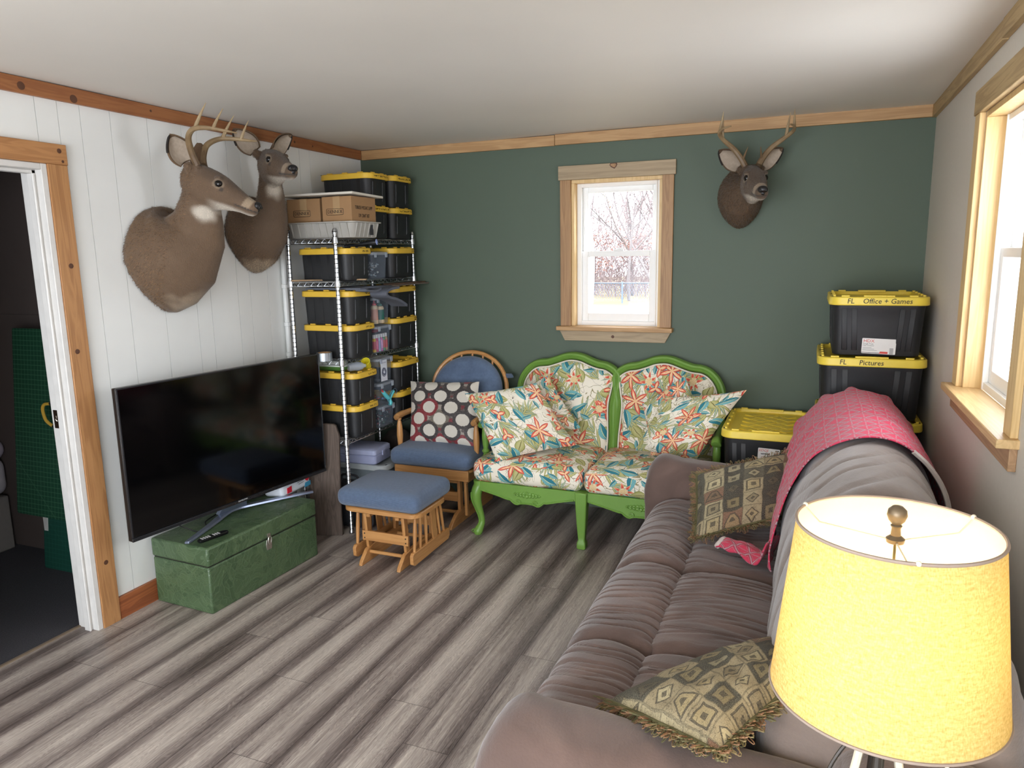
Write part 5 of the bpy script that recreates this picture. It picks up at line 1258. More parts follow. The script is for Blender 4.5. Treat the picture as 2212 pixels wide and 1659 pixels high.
def pillow(name, label, cat, corners, thick, mat, group=None, n=27, seed=0, wr=0.006, size=0.5, pinch=0.05, edge=None):
    """soft square cushion through four corner points: top-left, bottom-left, bottom-right, top-right"""
    A, B, C, D = [Vector(c) for c in corners]; ctr = (A+B+C+D)/4; base = Vector((ctr.x, ctr.y, min(c.z for c in (A, B, C, D))))
    root = thing(name, label, cat, base, 0, group)
    nrm = (C-A).cross(D-B).normalized(); nrm = -nrm if nrm.y > 0 and abs(nrm.y) > 0.3 else nrm
    if nrm.z < 0 and abs(nrm.z) > 0.5: nrm = -nrm
    def P(u, v, s):
        x, y = 2*u-1, 2*v-1
        xx = x*(1-pinch*(1-y*y)*abs(x)); yy = y*(1-pinch*(1-x*x)*abs(y))
        uu, vv = (xx+1)/2, (yy+1)/2
        q = (A*(1-uu)+D*uu)*vv+(B*(1-uu)+C*uu)*(1-vv)
        e = max(0.0, (1-x*x)*(1-y*y)); h = thick/2*e**0.42
        w = wr*mnoise.noise(Vector((u*7+seed, v*7, s)))*(0.3+e)+wr*0.8*mnoise.noise(Vector((u*16+seed, v*4, s+4)))*e
        rad = math.hypot(x, y); w += wr*0.9*math.sin(math.atan2(y, x)*9+seed)*max(0, rad-0.55)*e**0.3
        return q+nrm*(s*(h+w))-base
    mb = MB()
    for s in (1, -1): mb.grid(n, n, lambda u, v: P(u, v, s), lambda u, v: (u*size+seed*0.37, v*size+seed*0.21))
    mb.weld = True
    body = mb.build('cushion_cover', mat, root, 0, True, 80)
    return root, P, nrm
# ---------------------------------------------------------------- glider chair and ottoman
t = thing('footstool', 'wooden gliding footstool with blue cushion, standing before the glider chair', 'footstool', (0.865, -1.145, 0.0))
mb = MB(); rings = [ring3(0.455, 0.335, 0.06, 0.300), ring3(0.465, 0.345, 0.06, 0.304), ring3(0.465, 0.345, 0.06, 0.324), ring3(0.455, 0.335, 0.06, 0.329)]
mb.loft(rings); mb.build('top_frame', M['honey_x'], t)
mb = MB(); mb.rbox((0, 0, 0.383), (0.495, 0.405, 0.10), 0.042, 12, 0.022, 0.01); mb.build('cushion', M['blue'], t)
for s, xs in ((-1, -0.182), (1, 0.172)):
    def yz(poly, x0, x1): return lambda: None
    mb = MB(); mb.prism([(-0.145, 0.04), (-0.125, 0.028), (0.26, 0.035), (0.275, 0.055), (0.275, 0.088), (0.262, 0.10), (-0.135, 0.10), (-0.148, 0.085)], -0.010, 0.010, lambda a, b, w: (xs+w, a, b)); mb.build('hanging_rail', M['honey_y'], t, 0.003)
    for y, r in ((-0.125, 0.010), (-0.055, 0.009), (0.02, 0.009), (0.19, 0.009), (0.245, 0.009)):
        mb = MB(); mb.tube([(xs, y*0.9, 0.095), (xs, y*0.8, 0.20), (xs, y*0.72, 0.302)], [r*0.8, r*1.15, r*0.8], 10); mb.build('spindle', M['honey_z'], t)
    mb = MB(); mb.bar((xs, 0.115, 0.098), (xs, 0.09, 0.302), 0.05, 0.010, (0, 1, 0)); mb.build('splat', M['honey_z'], t, 0.002)
for xs in (-0.13, 0.105):
    mb = MB(); mb.prism([(-0.175, 0.0), (-0.10, 0.0), (0.10, 0.0), (0.32, 0.0), (0.325, 0.03), (0.28, 0.075), (0.22, 0.085), (-0.05, 0.085), (-0.11, 0.075), (-0.165, 0.025)], -0.011, 0.011, lambda a, b, w: (xs+w, a, b)); mb.build('runner', M['honey_y'], t, 0.004)
    for y, lean in ((-0.075, -0.02), (0.20, 0.02)):
        mb = MB(); mb.bar((xs, y, 0.08), (xs, y+lean, 0.285), 0.036, 0.018, (0, 1, 0)); mb.build('upright', M['honey_z'], t, 0.003)
    mb = MB(); mb.prism([(-0.12, 0.262), (0.26, 0.262), (0.26, 0.285), (0.22, 0.299), (-0.09, 0.299), (-0.12, 0.29)], -0.012, 0.012, lambda a, b, w: (xs+0.028*(1 if xs < 0 else -1)+w, a, b)); mb.build('swing_arm', M['honey_y'], t, 0.003)
mb = MB(); mb.box((-0.0125, -0.095, 0.148), (0.285, 0.016, 0.056)); cbd = mb.build('cross_board', M['honey_x'], t, 0.002)
for x in (-0.14, 0.115):
    for z in (0.135, 0.16): MB().lathe([(0, 0), (0.004, 0), (0.004, 0.0012), (0, 0.0015)], 8, (x, -0.1035, z), (0, -1, 0)).build('screw_head', M['slot'], cbd)
mb = MB(); mb.box((-0.0125, 0.215, 0.148), (0.285, 0.016, 0.056)); mb.build('cross_board', M['honey_x'], t, 0.002)
mb = MB(); mb.tube([(-0.13, -0.085, 0.052), (0.105, -0.085, 0.052)], 0.010, 10); mb.build('dowel', M['honey_x'], t)
mb = MB(); mb.tube([(-0.13, 0.2, 0.052), (0.105, 0.2, 0.052)], 0.010, 10); mb.build('dowel', M['honey_x'], t)
mb = MB(); mb.tube([(-0.10, -0.105, 0.283), (0.085, -0.105, 0.283)], 0.008, 8); mb.build('dowel', M['honey_x'], t)

GC = (0.80, -0.37)
t = thing('glider_chair', 'wooden glider rocking chair with blue cushions in front of the green wall', 'chair', (GC[0], GC[1], 0.0))
mb = MB(); mb.rbox((0, -0.02, 0.415), (0.555, 0.54, 0.11), 0.045, 12, 0.02, 0.01); mb.build('seat_cushion', M['blue'], t)
mb = MB(); mb.box((0, -0.245, 0.325), (0.51, 0.022, 0.066)); mb.build('front_rail', M['honey_x'], t, 0.004)
mb = MB(); mb.loft([ring3(0.53, 0.50, 0.05, 0.345, 0, -0.005), ring3(0.53, 0.50, 0.05, 0.359, 0, -0.005)]); mb.build('seat_frame', M['honey_x'], t)
for xs in (-0.225, 0.225):
    mb = MB(); mb.box((xs, 0.0, 0.31), (0.022, 0.48, 0.07)); mb.build('side_rail', M['honey_y'], t, 0.003)
def hoop(s, inset, yb=0.12, yt=0.30):    # s 0..1 along the bent hoop
    w, top = 0.272-inset, 1.004-inset; zs = 0.74
    if s < 0.25: z = 0.40+(zs-0.40)*s/0.25; x = -w*(0.90+0.10*s/0.25)
    elif s > 0.75: z = 0.40+(zs-0.40)*(1-s)/0.25; x = w*(0.90+0.10*(1-s)/0.25)
    else: a = PI*(s-0.25)/0.5; x = -w*math.cos(a); z = zs+(top-zs)*math.sin(a)**0.9
    return Vector((x+0.045, yb+(yt-yb)*(z-0.40)/0.62, z))
mb = MB(); mb.tube([hoop(i/48, 0.0) for i in range(49)], 0.0135, 8); mb.build('back_hoop', M['honey_x'], t)
for k in range(5):
    x = -0.16+0.08*k; h = hoop(0.25+0.5*(0.5+x/0.268/2*0.62), 0.0)
    mb = MB(); mb.tube([(x+0.045, 0.14, 0.36), h], 0.007, 8); mb.build('back_spindle', M['honey_z'], t)
mb = MB(); NR = 40; rings_ = []
outl = [hoop(0.10+0.80*i/NR, 0.024) for i in range(NR+1)]; cen = Vector((0.045, 0.20, 0.72))
vs = []; 
for f, b_ in ((1.0, 0.0), (1.01, 0.022), (0.97, 0.045), (0.88, 0.058), (0.6, 0.064), (0.3, 0.066), (0.02, 0.064)):
    vs.append([cen+(o-cen)*f+Vector((0, -0.012-b_, 0)) for o in outl])
mb.loft(vs, True, True); mb.build('back_cushion', M['blue'], t)
mb = MB(); mb.ball((0.075, 0.095, 0.70), (0.13, 0.055, 0.135), 20, 12); mb.build('lumbar_cushion', M['blue'], t)
mb = MB(); mb.tube([(0.31, 0.24, 0.865), (0.325, 0.262, 0.862), (0.33, 0.285, 0.86)], 0.008, 6, True, 2.2); mb.build('cushion_tie', M['blue'], t)
for s in (-1, 1):
    xs = 0.268*s-0.004
    mb = MB(); mb.tube(spline([(xs, -0.18, 0.638), (xs, -0.16, 0.645), (xs, -0.05, 0.648), (xs+0.01, 0.12, 0.645), (xs+0.02, 0.20, 0.64)], 4), [0.024]+[0.030]*6+[0.026]*10, 12, True, 0.62); am = mb.build('armrest', M['honey_y'], t)
    mb = MB(); mb.lathe([(0.011, 0.34), (0.013, 0.40), (0.010, 0.43), (0.015, 0.45), (0.020, 0.52), (0.017, 0.58), (0.010, 0.615), (0.014, 0.62), (0.013, 0.63)], 14, (xs, -0.145, 0)); mb.build('arm_post', M['honey_z'], t)
    mb = MB(); mb.lathe([(0.010, 0.34), (0.014, 0.5), (0.010, 0.63)], 12, (xs, 0.06, 0)); mb.build('arm_post', M['honey_z'], t)
for xs in (-0.135, 0.155):
    mb = MB(); mb.prism([(-0.325, 0.0), (-0.22, 0.0), (0.22, 0.0), (0.30, 0.0), (0.305, 0.03), (0.24, 0.085), (-0.17, 0.09), (-0.24, 0.075), (-0.315, 0.025)], -0.012, 0.012, lambda a, b, w: (xs+w, a, b)); mb.build('runner', M['honey_y'], t, 0.004)
    for y, lean in ((-0.17, 0.0), (0.18, 0.03)):
        mb = MB(); mb.bar((xs, y, 0.085), (xs, y+lean, 0.27), 0.04, 0.02, (0, 1, 0)); mb.build('upright', M['honey_z'], t, 0.003)
    mb = MB(); mb.bar((xs+0.045*(1 if xs > 0 else -1), -0.17, 0.05), (xs+0.05*(1 if xs > 0 else -1), -0.19, 0.30), 0.03, 0.018, (0, 1, 0)); mb.build('swing_arm', M['honey_z'], t, 0.004)
mb = MB(); mb.box((0, -0.15, 0.155), (0.31, 0.018, 0.06)); mb.build('cross_board', M['honey_x'], t, 0.002)
mb = MB(); mb.box((0, -0.17, 0.265), (0.29, 0.02, 0.03)); mb.build('cross_board', M['honey_x'], t, 0.002)
mb = MB(); mb.tube([(-0.135, -0.14, 0.05), (0.135, -0.14, 0.05)], 0.011, 10); mb.build('dowel', M['honey_x'], t)
pillow('throw_pillow', 'square cushion printed with red and charcoal rings on the glider chair', 'cushion', [(0.505, -0.315, 0.830), (0.580, -0.485, 0.468), (1.045, -0.485, 0.478), (0.995, -0.305, 0.850)], 0.13, M['dots'], seed=2, size=0.46, pinch=0.03)

# ---------------------------------------------------------------- green framed loveseat
gp = plain('glossy_green_paint', (106, 146, 62), 0.38, var=0.04, scale=12, bump=0.06)
ls = thing('loveseat', 'green painted carved loveseat with tropical floral upholstery under the window', 'loveseat', (1.79, -0.40, 0.0))
LB = Vector((1.79, -0.40, 0.0))
def V_(p): return Vector(p)-LB
half = [(1.215, 0.36), (1.203, 0.60), (1.198, 0.76), (1.203, 0.83), (1.228, 0.885), (1.268, 0.928), (1.315, 0.950), (1.375, 0.957), (1.43, 0.974), (1.495, 0.996), (1.545, 1.001), (1.60, 0.993), (1.655, 0.972), (1.705, 0.956), (1.755, 0.948), (1.80, 0.925), (1.832, 0.885)]
cenl = [(1.832, 0.885), (1.822, 0.80), (1.808, 0.72), (1.812, 0.62), (1.818, 0.52), (1.815, 0.38)]
yb = lambda z: -0.175+0.115*(z-0.40)/0.6
oL = spline(half+cenl[1:], 4)
def sweep(pts2, prof, name, mat):
    """moulded strip along an outline in the back plane"""
    mb = MB(); rings = []; m = len(pts2)
    for i, (x, z) in enumerate(pts2):
        a = pts2[max(i-1, 0)]; b = pts2[min(i+1, m-1)]; d = Vector((b[0]-a[0], 0, b[1]-a[1])).normalized(); nn = Vector((d.z, 0, -d.x))
        rings.append([V_((x, yb(z), z))+nn*p+Vector((0, q, 0)) for p, q in prof])
    mb.loft(rings); return mb.build(name, mat, ls)
prof = [(-0.024, 0.018), (-0.024, -0.010), (-0.018, -0.022), (-0.008, -0.026), (0.002, -0.020), (0.008, -0.026), (0.018, -0.016), (0.022, -0.004), (0.022, 0.018)]
sweep(oL, prof, 'back_frame', gp)
sweep([(3.652-x, z) for x, z in oL], [(-p, q) for p, q in prof], 'back_frame', gp)
def pad(outline, name, mat):
    c = Vector((sum(p[0] for p in outline)/len(outline), 0, sum(p[1] for p in outline)/len(outline)))
    mb = MB(); rings = []; uv = []
    for f, b_ in ((1.0, 0.0), (1.0, 0.006), (0.985, 0.016), (0.94, 0.028), (0.85, 0.038), (0.68, 0.046), (0.45, 0.050), (0.2, 0.052), (0.02, 0.052)):
        ring = []
        for x, z in outline:
            X, Z = c.x+(x-c.x)*f, c.z+(z-c.z)*f
            ring.append(V_((X, yb(Z)+0.006-b_, Z))); uv.append((X, Z))
        rings.append(ring)
    mb.loft(rings, True, True, uv); return mb.build(name, mat, ls)
inner = []
m_ = len(oL)
for i, (x, z) in enumerate(oL):
    a = oL[max(i-2, 0)]; b = oL[min(i+2, m_-1)]; d = Vector((b[0]-a[0], b[1]-a[1])).normalized(); inner.append((x+d.y*0.026, z-d.x*0.026))
inner = [(x, max(z, 0.40)) for x, z in inner]
pL = pad(inner, 'back_pad', M['floral_a'])
pR = pad([(3.652-x, z) for x, z in inner], 'back_pad', M['floral_b'])
welt = plain('white_welt_cord', (222, 214, 200), 0.7)
for pd, fl_ in ((pL, 0), (pR, 1)):
    mb = MB(); mb.tube([V_((3.652-x if fl_ else x, yb(z)-0.018, z)) for x, z in inner], 0.005, 6); mb.build('piping', welt, pd)
seat_wob = lambda p: p+Vector((0, 0, 0.004*mnoise.noise(p*9)))
for x0, x1, mt in ((1.118, 1.787, M['floral_b']), (1.792, 2.462, M['floral_a'])):
    mb = MB(); mb.rbox(V_(((x0+x1)/2, -0.425, 0.395)), (x1-x0, 0.58, 0.135), 0.05, 12, 0.028, 0.008, None, seat_wob); mb.build('seat_cushion', mt, ls)
def apron(x0, x1):
    n = 40; top = [(x0+(x1-x0)*i/n, 0.332) for i in range(n+1)]; low = []
    for i in range(n+1):
        s = i/n; q = abs(2*s-1)
        z = 0.222+0.055*max(0, (q-0.30)/0.70)**0.75-(0.010*math.exp(-((q-0.22)/0.07)**2))+0.008*math.exp(-((q-0.34)/0.05)**2)
        low.append((x0+(x1-x0)*s, z))
    mb = MB(); mb.prism(top+low[::-1], -0.700, -0.672, lambda a, b, w: V_((a, w, b))); ap = mb.build('front_apron', gp, ls, 0.004)
    ed = MB(); ed.tube([V_((x, -0.702, z+0.008)) for x, z in low[1:-1]], 0.005, 6); ed.build('carved_edge', gp, ap)
    cm = (x0+x1)/2; cv = MB()
    for k in range(9):
        x = cm+(k-4)*0.019; h = 0.020*(1-abs(k-4)/6.5)
        for s in (-1, 1): cv.ball(V_((x, -0.701, 0.281+s*h*0.45)), (0.011, 0.007, max(0.004, h*0.6)), 8, 6, Matrix.Rotation(0.5*s*(1 if k > 4 else -1), 3, 'Y'))
    cv.tube([V_((cm+0.018*math.cos(a)*0.7, -0.706, 0.281+0.014*math.sin(a))) for a in [0.35*i for i in range(15)]], 0.004, 6)
    for s in (-1, 1): cv.tube([V_((cm+s*(0.05+0.012*math.cos(a)), -0.704, 0.238+0.010*math.sin(a))) for a in [0.4*i for i in range(14)]], 0.004, 6)
    cv.build('carving', gp, ap)
apron(1.165, 1.755); apron(1.815, 2.42)
def cab_leg(x, y, fx, fy, k=1.0):
    pts = [(0.0, 0.0, 0.335), (0.0, 0.0, 0.30), (0.012, 0.012, 0.265), (0.014, 0.014, 0.22), (0.004, 0.004, 0.16), (-0.006, -0.006, 0.11), (-0.008, -0.008, 0.07), (0.002, 0.002, 0.04), (0.010, 0.010, 0.018), (0.010, 0.010, 0.0)]
    rad = [0.034, 0.034, 0.033, 0.029, 0.022, 0.018, 0.018, 0.024, 0.028, 0.022]
    P = spline([(x+a*fx*k, y+b*fy*k, z) for a, b, z in pts], 4); Rr = [r for (r,) in spline([(r,) for r in rad], 4)]
    mb = MB(); mb.tube([V_(p) for p in P], Rr, 12); lg = mb.build('leg', gp, ls)
    rb = MB(); rb.tube([V_((px+fx*r_*0.75, py+fy*r_*0.75, pz)) for (px, py, pz), r_ in list(zip(P, Rr))[8:-5]], 0.004, 6); rb.tube([V_((x+fx*(0.03+0.009*math.cos(a)), y+fy*(0.03+0.009*math.cos(a)), 0.026+0.009*math.sin(a))) for a in [0.5*i for i in range(12)]], 0.0035, 6); rb.build('scroll_carving', gp, lg)
cab_leg(1.150, -0.672, -1, -1); cab_leg(2.430, -0.672, 1, -1)
mb = MB(); mb.loft([[V_((1.785+a*w, -0.690+b*w, z)) for a, b in ((-1, -1), (1, -1), (1, 1), (-1, 1))] for z, w in ((0.335, 0.034), (0.25, 0.031), (0.15, 0.026), (0.08, 0.021), (0.055, 0.019), (0.04, 0.025), (0.012, 0.026), (0.0, 0.020))]); mb.build('leg', gp, ls, 0.006)
for x in (1.20, 2.44):
    mb = MB(); mb.tube([V_((x, -0.17, 0.34)), V_((x, -0.15, 0.2)), V_((x, -0.10, 0.0))], [0.026, 0.022, 0.018], 10); mb.build('leg', gp, ls)
mb = MB(); mb.box(V_((1.82, -0.165, 0.31)), (1.24, 0.03, 0.06)); mb.build('rear_rail', gp, ls, 0.003)
for x in (1.150, 2.44):
    mb = MB(); mb.box(V_((x, -0.42, 0.30)), (0.026, 0.5, 0.06)); mb.build('side_rail', gp, ls, 0.003)
for x, s in ((1.128, -1), (2.482, 1)):
    mb = MB(); mb.lathe([(0.020, 0.33), (0.020, 0.44), (0.014, 0.452), (0.024, 0.468), (0.014, 0.484), (0.019, 0.51), (0.022, 0.56), (0.020, 0.60), (0.017, 0.612), (0.024, 0.625)], 16, V_((x, -0.52, 0))); mb.build('arm_post', gp, ls)
    mb = MB(); mb.tube([V_(p) for p in spline([(x, -0.57, 0.628), (x, -0.545, 0.642), (x, -0.46, 0.648), (x, -0.30, 0.662), (x+0.03*-s, -0.20, 0.70), (x+0.075*-s, -0.14, 0.76)], 5)], [0.014]+[0.027]*6+[0.024]*19, 12); mb.build('armrest', gp, ls)

GF = 'tropical floral pillows on the green loveseat'
pillow('floral_pillow', 'floral pillow standing cornerwise behind the front one, left side of loveseat', 'pillow', [(1.20, -0.33, 0.78), (1.34, -0.38, 0.465), (1.66, -0.30, 0.60), (1.435, -0.255, 0.905)], 0.12, M['floral_d'], GF, seed=3)
pillow('floral_pillow', 'floral pillow propped over the left arm of the green loveseat, in front', 'pillow', [(1.035, -0.60, 0.83), (1.275, -0.70, 0.462), (1.685, -0.46, 0.535), (1.425, -0.43, 0.885)], 0.17, M['floral_c'], GF, seed=1, wr=0.015)
pillow('floral_pillow', 'floral pillow tucked behind the front one at the right end of loveseat', 'pillow', [(2.03, -0.30, 0.77), (2.10, -0.37, 0.475), (2.45, -0.33, 0.60), (2.262, -0.27, 0.945)], 0.12, M['floral_c'], GF, seed=4)
pillow('floral_pillow', 'floral pillow leaning over the right arm of loveseat, pointing to yellow lid', 'pillow', [(2.175, -0.46, 0.845), (2.035, -0.50, 0.545), (2.385, -0.60, 0.545), (2.615, -0.42, 0.905)], 0.17, M['floral_d'], GF, seed=2, wr=0.018)
# ---------------------------------------------------------------- totes by the right wall
GR = 'large black totes with yellow lids by the right wall'
t, d = make_tote('black tote with yellow lid on the floor at the bottom of the corner stack', (3.19, -0.335, 0.0), 0.46, 0.56, 0.405, 0, GR, False, True)
t, d = make_tote('black tote with yellow lid third from top in the corner stack, behind the pink blanket', (3.192, -0.335, 0.412), 0.475, 0.575, 0.402, 0, GR, False, True)
t, d = make_tote('black tote with yellow lid marked FL Pictures, middle of the corner stack', (3.188, -0.338, 0.822), 0.478, 0.575, 0.300, 0, GR, False, True)
text('FL      Pictures', 0.034, M['ink'], t, rim_front(d, -0.045), 'handwriting', 0.12, 0.95)
t, d = make_tote('black tote with yellow lid marked FL Office and Games, top of the corner stack', (3.202, -0.350, 1.130), 0.432, 0.545, 0.282, 0, GR, False, True)
text('FL    Office + Games', 0.034, M['ink'], t, rim_front(d, 0.0), 'handwriting', 0.12, 0.95)
# printed label on the top tote
lb = MB(); Z0 = 0.013; ww, hh = 0.145, 0.072
def lab_frame(d, x, z):
    f = z/(d['h']-0.012); td = d['d']-0.034; y = -(td*0.92+(td-td*0.92)*f)/2-0.006
    return frame((x, y, z), (1, 0, -0.03), (0, 0.06, 1))
F4 = lab_frame(d, 0.012, Z0+hh/2)
def flat(poly, off, name, mat, parent, F):
    mb = MB(); mb.prism(poly, off, off+0.0004, lambda a, b, w: tuple(F @ Vector((a, b, w)))); return mb.build(name, mat, parent, 0, False)
lab = flat(rr2(ww, hh, 0.004, 3), 0, 'product_label', M['label_white'], t, F4)
text('HDX', 0.021, M['red_print'], lab, F4 @ Matrix.Translation((-0.043, 0.023, 0.0008)), 'label_lettering', 0, 1.05)
text('Tough Tote', 0.0095, M['dark_print'], lab, F4 @ Matrix.Translation((-0.046, 0.0095, 0.0008)), 'label_lettering')
text('Clear Container', 0.0075, M['dark_print'], lab, F4 @ Matrix.Translation((-0.044, 0.0015, 0.0008)), 'label_lettering')
for i in range(3): flat([(-0.068, -0.008-0.006*i), (-0.03+0.012*i, -0.008-0.006*i), (-0.03+0.012*i, -0.0095-0.006*i), (-0.068, -0.0095-0.006*i)], 0.0006, 'fine_print', M['grey_print'], lab, F4)
flat([(0.008, -0.024), (0.040, -0.024), (0.040, -0.034), (0.003, -0.034)], 0.0006, 'red_flash', M['red_print'], lab, F4)
flat([(-0.072, -0.0305), (0.04, -0.0305), (0.04, -0.033), (-0.072, -0.033)], 0.0005, 'label_line', M['dark_print'], lab, F4)
bc = MB()
for i in range(9): bc.prism([(0.047, -0.034+0.0032*i), (0.063, -0.034+0.0032*i), (0.063, -0.0325+0.0032*i), (0.047, -0.0325+0.0032*i)], 0.0006, 0.001, lambda a, b, w: tuple(F4 @ Vector((a, b, w))))
bc.build('barcode', M['dark_print'], lab, 0, False)
GE = 'wide black totes with flat topped yellow lids beside the loveseat'
t, d = make_tote('wide black tote on the floor under the flat topped yellow lid tote', (2.730, -0.36, 0.0), 0.42, 0.58, 0.36, 0, GE, False, True)
t, d = make_tote('wide black tote with diamond patterned yellow lid, right of the loveseat', (2.729, -0.362, 0.366), 0.440, 0.60, 0.368, 0, GE, True, True)
F5 = lab_frame(d, 0.02, 0.255)
lab = flat(rr2(0.105, 0.062, 0.004, 3), 0, 'product_label', M['label_white'], t, F5)
text('EDGE', 0.017, M['red_print'], lab, F5 @ Matrix.Translation((-0.026, 0.019, 0.0008)), 'label_lettering', 0.25, 1.1)
flat([(-0.04, 0.004), (0.005, 0.006), (0.005, 0.002), (-0.035, -0.002)], 0.0006, 'label_picture', M['grey_print'], lab, F5)
flat([(0.03, 0.024), (0.048, 0.024), (0.048, 0.018), (0.03, 0.018)], 0.0006, 'fine_print', M['grey_print'], lab, F5)

# ---------------------------------------------------------------- reclining sofa
def suede(name, c1, c2, c3):
    g = G(name); v = g.co(); n = g.noise(v, 5, 3, 0.8); n2 = g.noise(v, 180, 2); cr = g.noise(g.map(v, (2.0, 1.0, 2.0)), 9, 3, 1.0)
    col = g.ramp(n, [(0.25, lin(c2)), (0.55, lin(c1)), (0.8, lin(c3))]); col = g.mix(g.m('MULTIPLY', n2, 0.25), col, lin(c2))
    return g.out(col, 0.88, 0.0, g.bump(g.m('ADD', n2, g.m('MULTIPLY', cr, 2.0)), 0.22, 0.004), Sheen_Weight=0.35, Sheen_Roughness=0.5)
M['suede'] = suede('brown_microsuede', (100, 80, 72), (80, 63, 56), (120, 98, 89))
M['suede_worn'] = suede('faded_taupe_microsuede', (124, 111, 103), (104, 91, 84), (142, 128, 120))
sf = thing('sofa', 'brown suede reclining sofa along the right wall with three seats', 'sofa', (2.80, -1.95, 0.0)); SB = Vector((2.80, -1.95, 0.0))
def puff(name, path, y0, y1, mat, parent, er=0.06, ny=44, ruche=0.0, seed=0, shrink=0.055, closed=True, freq=40.0, zmin=0.0, bulge=0.0):
    """soft block: a closed (x,z) outline swept along y, rounded off at both ends and gathered into pleats"""
    P = spline(list(path)+[path[0]], 5)[:-1]; n = len(P)
    cx = sum(p[0] for p in P)/n; cz = sum(p[1] for p in P)/n
    mb = MB(); rings = []; uv = []
    ts = [0.5-0.5*math.cos(PI*i/ny) if False else i/ny for i in range(ny+1)]
    k = 6; ts = [er*(1-math.cos(PI/2*i/k))/(y1-y0) for i in range(k)]+[er/(y1-y0)+(1-2*er/(y1-y0))*i/ny for i in range(ny+1)]; ts = ts+[1-t_ for t_ in reversed(ts[:k])]
    for t_ in ts:
        y = y0+(y1-y0)*t_; e = min(t_, 1-t_)*(y1-y0); s = 1-max(0, 1-e/er)**2 if e < er else 1.0
        s = math.sqrt(max(0.0, 1-(1-min(1, e/er))**2)); ring = []
        for i in range(n):
            x, z = P[i]; a = P[i-1]; b = P[(i+1) % n]; dx, dz = b[0]-a[0], b[1]-a[1]; l_ = math.hypot(dx, dz)+1e-9; nx, nz = dz/l_, -dx/l_
            if (x-cx)*nx+(z-cz)*nz < 0: nx, nz = -nx, -nz
            off = -shrink*(1-s)+bulge*math.sin(PI*t_)
            if ruche: nn_ = abs(mnoise.noise(Vector((y*freq+1.6*mnoise.noise(Vector((x*5, z*5, seed))), x*2.0+seed, z*2.0)))); off += ruche*(min(1.0, nn_/0.22)**0.6-0.8)*s
            off += 0.006*mnoise.noise(Vector((x*5, y*5, z*5+seed)))
            ring.append(Vector((x+nx*off, y, max(zmin, z+nz*off)))-SB); uv.append((y, i*0.02))
        rings.append(ring)
    mb.loft(rings, True, True, uv)
    return mb.build(name, mat, parent, 0, True, 60)
roll = [(2.52, 0.36), (2.515, 0.425), (2.47, 0.462), (2.39, 0.474), (2.31, 0.458), (2.255, 0.415), (2.228, 0.35), (2.222, 0.26), (2.232, 0.15), (2.245, 0.06), (2.36, 0.05), (2.48, 0.06)]
pad_ = [(2.49, 0.30), (2.488, 0.40), (2.515, 0.446), (2.60, 0.466), (2.72, 0.462), (2.82, 0.452), (2.875, 0.42), (2.88, 0.30), (2.70, 0.27)]
for k, (a, b) in enumerate(((-1.775, -0.985), (-2.385, -1.77), (-2.905, -2.38))):
    st_ = puff('seat_front', roll, a, b, M['suede'], sf, 0.05, 210, 0.0085, k*3.1, 0.05, True, 23.0, 0.03, 0.006)
    puff('seat_cushion', pad_, a+0.004, b-0.004, M['suede'], sf, 0.045, 200, 0.0075, k*5.7+1, 0.045, True, 26.0, 0.0, 0.008)
backp = [(2.86, 0.36), (2.835, 0.44), (2.842, 0.55), (2.858, 0.66), (2.885, 0.755), (2.930, 0.850), (2.985, 0.912), (3.06, 0.955), (3.14, 0.968), (3.215, 0.945), (3.28, 0.885), (3.325, 0.80), (3.345, 0.66), (3.35, 0.40), (3.34, 0.09), (3.05, 0.08)]
puff('backrest', [(x+0.012, z-0.010) for x, z in backp], -1.60, -0.752, M['suede_worn'], sf, 0.07, 44, 0.0, 2, 0.05)
puff('backrest', backp, -2.235, -1.44, M['suede_worn'], sf, 0.09, 90, 0.010, 4, 0.06, True, 7.0)
puff('backrest', [(x, z*1.0) for x, z in backp], -2.93, -2.215, M['suede_worn'], sf, 0.10, 90, 0.010, 8, 0.06, True, 7.0)
def armpart(name, y0, y1, h0, h1, x0, x1, seed):
    """rolled arm along x; h0 height at the front, h1 at the back"""
    mb = MB(); rings = []; yc = (y0+y1)/2; hw = (y1-y0)/2
    xs = [x0+0.0+0.085*(1-math.cos(PI/2*i/7)) for i in range(8)]+[x0+0.085+(x1-x0-0.085)*i/26 for i in range(1, 27)]
    for x in xs:
        e = min(1.0, (x-x0)/0.085); s = math.sqrt(max(0.0, 1-(1-e)**2)); f = (x-x0)/(x1-x0); h = h0+(h1-h0)*min(1, f*1.15)
        ring = []
        for i in range(40):
            a = 2*PI*i/40; ca, sa = math.cos(a), math.sin(a)
            ww = hw*(0.80+0.20*s)*(1 if sa > -0.2 else 0.95)
            top = 0.62*h; yy = ww*(abs(ca)**0.75)*(1 if ca > 0 else -1); zz_ = top+(h-top)*(0.45+0.55*s)*abs(sa)**0.8 if sa > 0 else top-(top-0.05)*abs(sa)**0.55
            if sa > 0: yy *= 1.0+0.10*sa*(1-sa)*2
            wr = 0.009*mnoise.noise(Vector((x*7, yy*9, zz_*7+seed)))-0.008*max(0, 1-abs(mnoise.noise(Vector((x*4+seed, yy*5, zz_*4))))/0.07)+0.008*(1-s*0.6)*mnoise.noise(Vector((a*5, x*5, seed+3)))
            ring.append(Vector((x+wr, yc+yy*(1+wr), zz_+wr))-SB)
        rings.append(ring)
    mb.loft(rings); return mb.build(name, M['suede'], sf, 0, True, 70)
armpart('armrest', -1.005, -0.755, 0.655, 0.575, 2.195, 3.02, 1)
na = armpart('armrest', -3.165, -2.88, 0.635, 0.60, 2.265, 3.05, 5)
